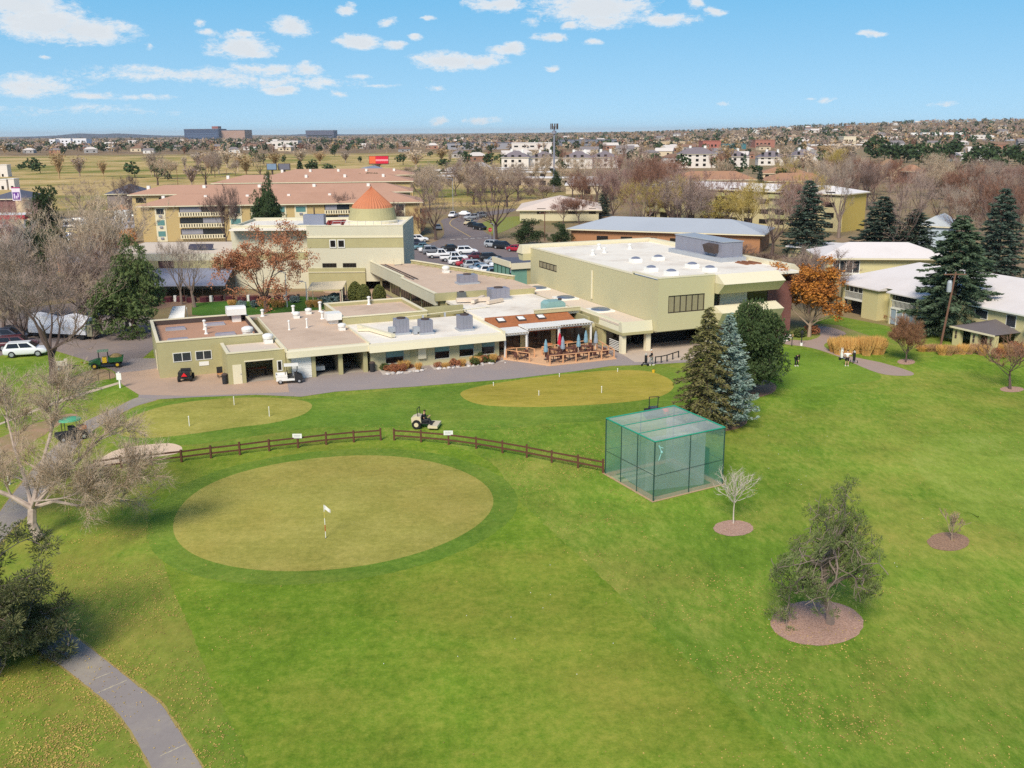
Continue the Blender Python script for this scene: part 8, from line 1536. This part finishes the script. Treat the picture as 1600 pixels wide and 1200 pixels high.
for kd, px, pb, pt, pw, lab, mi in (('round', 30, 266, 255, 13, 'small dark pine alone at the far left of golf course', 0), ('round', 50, 268, 246, 24, 'larger of two touching dark pines at left of golf course', 0), ('round', 63, 271, 252, 20, 'right one of two touching dark pines at left of golf course', 0), ('bare', 93, 280, 240, 38, 'broad tan willow on the golf course', 3), ('bare', 125, 276, 248, 32, 'mauve bare tree beside the broad tan willow', 1), ('bare', 162, 277, 253, 24, 'fan shaped bare tree alone on dry fairway', 3), ('round', 211, 278, 252, 27, 'dense round dark pine on the golf course', 0), ('bare', 237, 276, 248, 22, 'bare tree between two dark round pines', 0), ('round', 258, 279, 250, 32, 'wide dark pine right of the bare tree', 0), ('round', 262, 282, 270, 12, 'small dark shrub like pine under the wide one', 1), ('bare', 289, 266, 247, 14, 'slim grey bare tree past the wide dark pine', 2), ('round', 312, 269, 258, 16, 'dark pine left of the tan bare grove', 0), ('round', 331, 266, 254, 10, 'slim dark pine left of the tan bare grove', 0),
                                ('bare', 300, 291, 262, 40, 'purple bare thicket at the golf course edge', 1), ('bare', 342, 272, 238, 44, 'big pale bare tree of the tan grove', 0), ('bare', 355, 262, 236, 40, 'pale bare tree in the middle of the tan grove', 0), ('bare', 385, 274, 246, 44, 'pale bare tree at the right end of the tan grove', 3), ('bare', 310, 262, 240, 40, 'pale bare tree at the left end of the tan grove', 2), ('bare', 430, 260, 240, 40, 'straw bare tree left of the dark billboards', 3), ('bare', 590, 268, 248, 44, 'straw bare tree beside the red billboard post', 3), ('bare', 650, 262, 238, 50, 'tan bare thicket on the dry slope', 0), ('bare', 690, 252, 234, 40, 'straw bare thicket up the dry slope', 3), ('bare', 372, 268, 240, 40, 'second pale bare tree of the tan grove', 0), ('bare', 325, 268, 242, 30, 'left bare tree of the tan grove', 3), ('round', 396, 260, 230, 20, 'tall dark pine right of the tan grove', 0), ('round', 412, 256, 240, 26, 'broad dark pine right of the tan grove', 0), ('cone', 362, 237, 226, 8, 'small spire on the far fairway', 0), ('round', 501, 238, 227, 11, 'dark pine on the ridge of the far fairway', 0), ('round', 523, 244, 229, 13, 'bigger dark pine on the far fairway ridge', 0), ('round', 445, 256, 242, 10, 'dark pine behind the dark billboards', 0), ('cone', 469, 279, 251, 20, 'dark spire pine right of the dark billboards', 1), ('round', 490, 272, 250, 26, 'round dark pine beside the spire pine', 0), ('round', 510, 272, 256, 26, 'low spreading dark pine beside the round one', 0), ('bare', 470, 258, 236, 36, 'pale bare tree above the dark billboards', 0), ('bare', 500, 256, 238, 34, 'straw bare tree above the round dark pine', 3), ('bare', 540, 254, 238, 26, 'pale bare tree left of the red billboard', 2),
                                ('round', 563, 254, 244, 9, 'small dark pine left of the red billboard', 0), ('round', 630, 258, 240, 20, 'dark pine right of the red billboard', 0), ('round', 673, 246, 236, 10, 'small dark pine on the dry slope', 0), ('round', 697, 263, 246, 24, 'dark pine beside the grey gabled shed', 0), ('round', 730, 263, 233, 18, 'tall dark pine left of the grey gabled shed', 0), ('round', 768, 263, 236, 22, 'dark pine behind the grey gabled shed', 0), ('round', 782, 262, 238, 16, 'dark pine before the white apartments left end', 0), ('round', 660, 284, 262, 28, 'dark pine above the right end of tan roofs', 0), ('cone', 692, 278, 262, 18, 'pointed dark pine left of the storage sheds', 1),
                                ('round', 1145, 273, 256, 34, 'round dark pine above the orange brown roof', 0), ('round', 1176, 272, 256, 24, 'second round dark pine above the orange brown roof', 0), ('round', 1220, 284, 263, 34, 'round dark pine at the roof of pale apartments', 0), ('round', 1283, 268, 236, 34, 'big dark pine left of the pine belt', 0), ('bare', 1135, 265, 230, 40, 'straw bare tree before the white apartments', 3), ('bare', 1225, 262, 232, 36, 'pale bare tree between white apartments', 0), ('bare', 1320, 256, 226, 60, 'pale straw grove left of the pine belt', 0), ('bare', 1290, 248, 228, 40, 'pale bare tree behind the big dark pine', 3), ('round', 1500, 300, 256, 44, 'dark pine before the tan hip roof', 0), ('round', 1478, 312, 282, 34, 'olive pine below the brown gable', 1)): fpx(kd, px, pb, pt, pw, lab, mi)
# pine belt
for i in range(26):
    px = 1362 + i * 9.6 + rg.uniform(-4, 4); pb = rg.uniform(250, 272) if i > 4 else rg.uniform(244, 258); fpx('round', px, pb, pb - rg.uniform(24, 36), rg.uniform(24, 34), 'tall dark pine of the belt in front of the white warehouses', 0, 'pine belt at right')
anch = [(-99, 85, 'left of the white slab flats'), (85, 150, 'by the white slab flats'), (150, 290, 'between the slab flats and the hospital'), (290, 395, 'below the dark hospital'), (395, 480, 'right of the hospital'), (480, 530, 'below the lone dark office'), (530, 700, 'beyond the dry slope'), (700, 865, 'left of the mast'), (865, 1000, 'right of the mast'), (1000, 1180, 'around the red brick block'), (1180, 1320, 'left of the cream office cube'), (1320, 1480, 'beyond the pine belt'), (1480, 1999, 'near the right frame edge')]
def where(px): return next(a[2] for a in anch if a[0] <= px < a[1])
n = 0
while n < 206:                                       # individual trees, the nearest of the suburb
    px = rg.uniform(-30, 1640); Y = 560 * (2.9 ** rg.random())
    if px < 700 and Y < 1200: continue
    if px > 1340 and Y < 760: continue
    k = (lambda r: r[0] / r[1])(ray(px, 300)); kind = rg.choices(['bare', 'round', 'cone'], [.66, .28, .06])[0]; mi = rg.randrange(len(far_mats[kind])); h = rg.uniform(7, 13); band = 'nearer' if Y < 820 else 'mid distance' if Y < 1200 else 'farther'
    fartree(kind, k * Y, Y, h, h * rg.uniform(.7, 1.0) if kind != 'cone' else h * .45, '%s %s tree in the %s suburb %s' % (far_mats[kind][mi][1], {'bare': 'bare', 'round': 'pine', 'cone': 'pine'}[kind], band, where(px)), '%s %s trees %s %s' % (far_mats[kind][mi][1], kind if kind == 'bare' else 'pine', band, where(px)), mi); n += 1
# houses
HM = {}
hcol = [(M('stucco_far', S(208, 190, 162)), 'tan'), (M('white_far', S(222, 218, 212)), 'white'), (M('brick_far', S(162, 118, 98)), 'brick'), (M('grey_far', S(166, 162, 160)), 'grey')]; hroof = [(M('roof_far_grey', S(132, 124, 124)), 'grey'), (M('roof_far_brown', S(136, 106, 88)), 'brown'), (M('roof_far_pale', S(214, 204, 196)), 'pale')]
n = 0
while n < 170:
    px = rg.uniform(-30, 1640); Y = 760 * (4.6 ** rg.random())
    if px < 700 and Y < 1350: continue
    k = (lambda r: r[0] / r[1])(ray(px, 300)); wi, ri, sh = rg.randrange(4), rg.randrange(3), rg.randrange(2); key = (wi, ri, sh)
    x, y = k * Y, Y; band = 'nearer' if Y < 1300 else 'mid distance' if Y < 2000 else 'far'
    lab = '%s house, %s %s roof, in %s suburb %s' % (hcol[wi][1], hroof[ri][1], 'gabled' if sh else 'hipped', band, where(px))
    if key not in HM:
        t = T('house', lab, 'house', (x, y, terr(x, y))); t.box('wall', hcol[wi][0], -8, 8, -5, 5, 0, 4.6); e = 5.4 if not sh else 0
        t.part('roof', MB().idx([(-8.6, -5.6, 4.6), (8.6, -5.6, 4.6), (8.6, 5.6, 4.6), (-8.6, 5.6, 4.6), (-8.6 + e, 0, 7.6), (8.6 - e, 0, 7.6)], [(0, 1, 5, 4), (1, 2, 5), (2, 3, 4, 5), (3, 0, 4), (3, 2, 1, 0)]), hroof[ri][0]); 
        for q in (-5, 3): t.box('window', glassd, q, q + 2, -5.06, -5.004, 1.2, 3)
        HM[key] = t.o; o = t.o
    else: o = dup(HM[key], loc=(x, y, terr(x, y)), label=lab)
    o.rotation_euler = (0, 0, rg.uniform(-.5, .5)); s_ = rg.uniform(.8, 1.3); o.scale = (s_, s_, s_); o['group'] = 'houses of the %s suburb %s' % (band, where(px)); o['kind'] = 'thing'; n += 1
# the wooded mass beyond: nobody could count it
m = MB(); cols = [twt, twp, twg, MATS['straw_twig'], twr, nd_dark, MATS['deep_needles'], nd_spruce]; wts = [.2, .16, .14, .14, .06, .14, .1, .06]
for _ in range(5200):
    px = rg.uniform(-40, 1640); Y = 1450 * (5.2 ** (rg.random() ** 1.1))
    if px < 690 and Y < 1500: continue
    k = (lambda r: r[0] / r[1])(ray(px, 300)); x, y = k * Y, Y; z = terr(x, y); ci = rg.choices(range(8), wts)[0]; m.mi = ci; h = rg.uniform(6, 12) * (1.15 if ci > 4 else 1); w_ = h * rg.uniform(.45, .7)
    for _ in range(16):
        d = rv(rg, rg.uniform(.5, 1)); c = Vector((x + d.x * w_, y + d.y * w_, z + h * .55 + d.z * h * .45)); p = rv(rg, h * .2); q = p.cross(rv(rg)).normalized() * h * .17; m.f([c - p, c + q, c + p, c - q])
o = link('distant_woods', m.V, m.F, cols, None, False, m.MI); tag(o, 'far suburban woods reaching the horizon', 'woods', None, 'stuff')
if HAZE > 0:
    hzm = bpy.data.materials.new('haze'); hzm.use_nodes = True; nt = hzm.node_tree; nt.nodes.remove(nt.nodes['Principled BSDF']); pv = nd(nt, 'ShaderNodeVolumePrincipled'); pv.inputs['Density'].default_value = HAZE; pv.inputs['Color'].default_value = (.9, .95, 1, 1); nt.links.new(pv.outputs[0], nt.nodes['Material Output'].inputs['Volume'])
    b = MB().box(-17500, 17500, -600, 33000, -1, 110); o = link('haze', b.V, b.F, hzm); tag(o, 'thin haze over the land', None, None, 'stuff'); scene.cycles.volume_bounces = 0
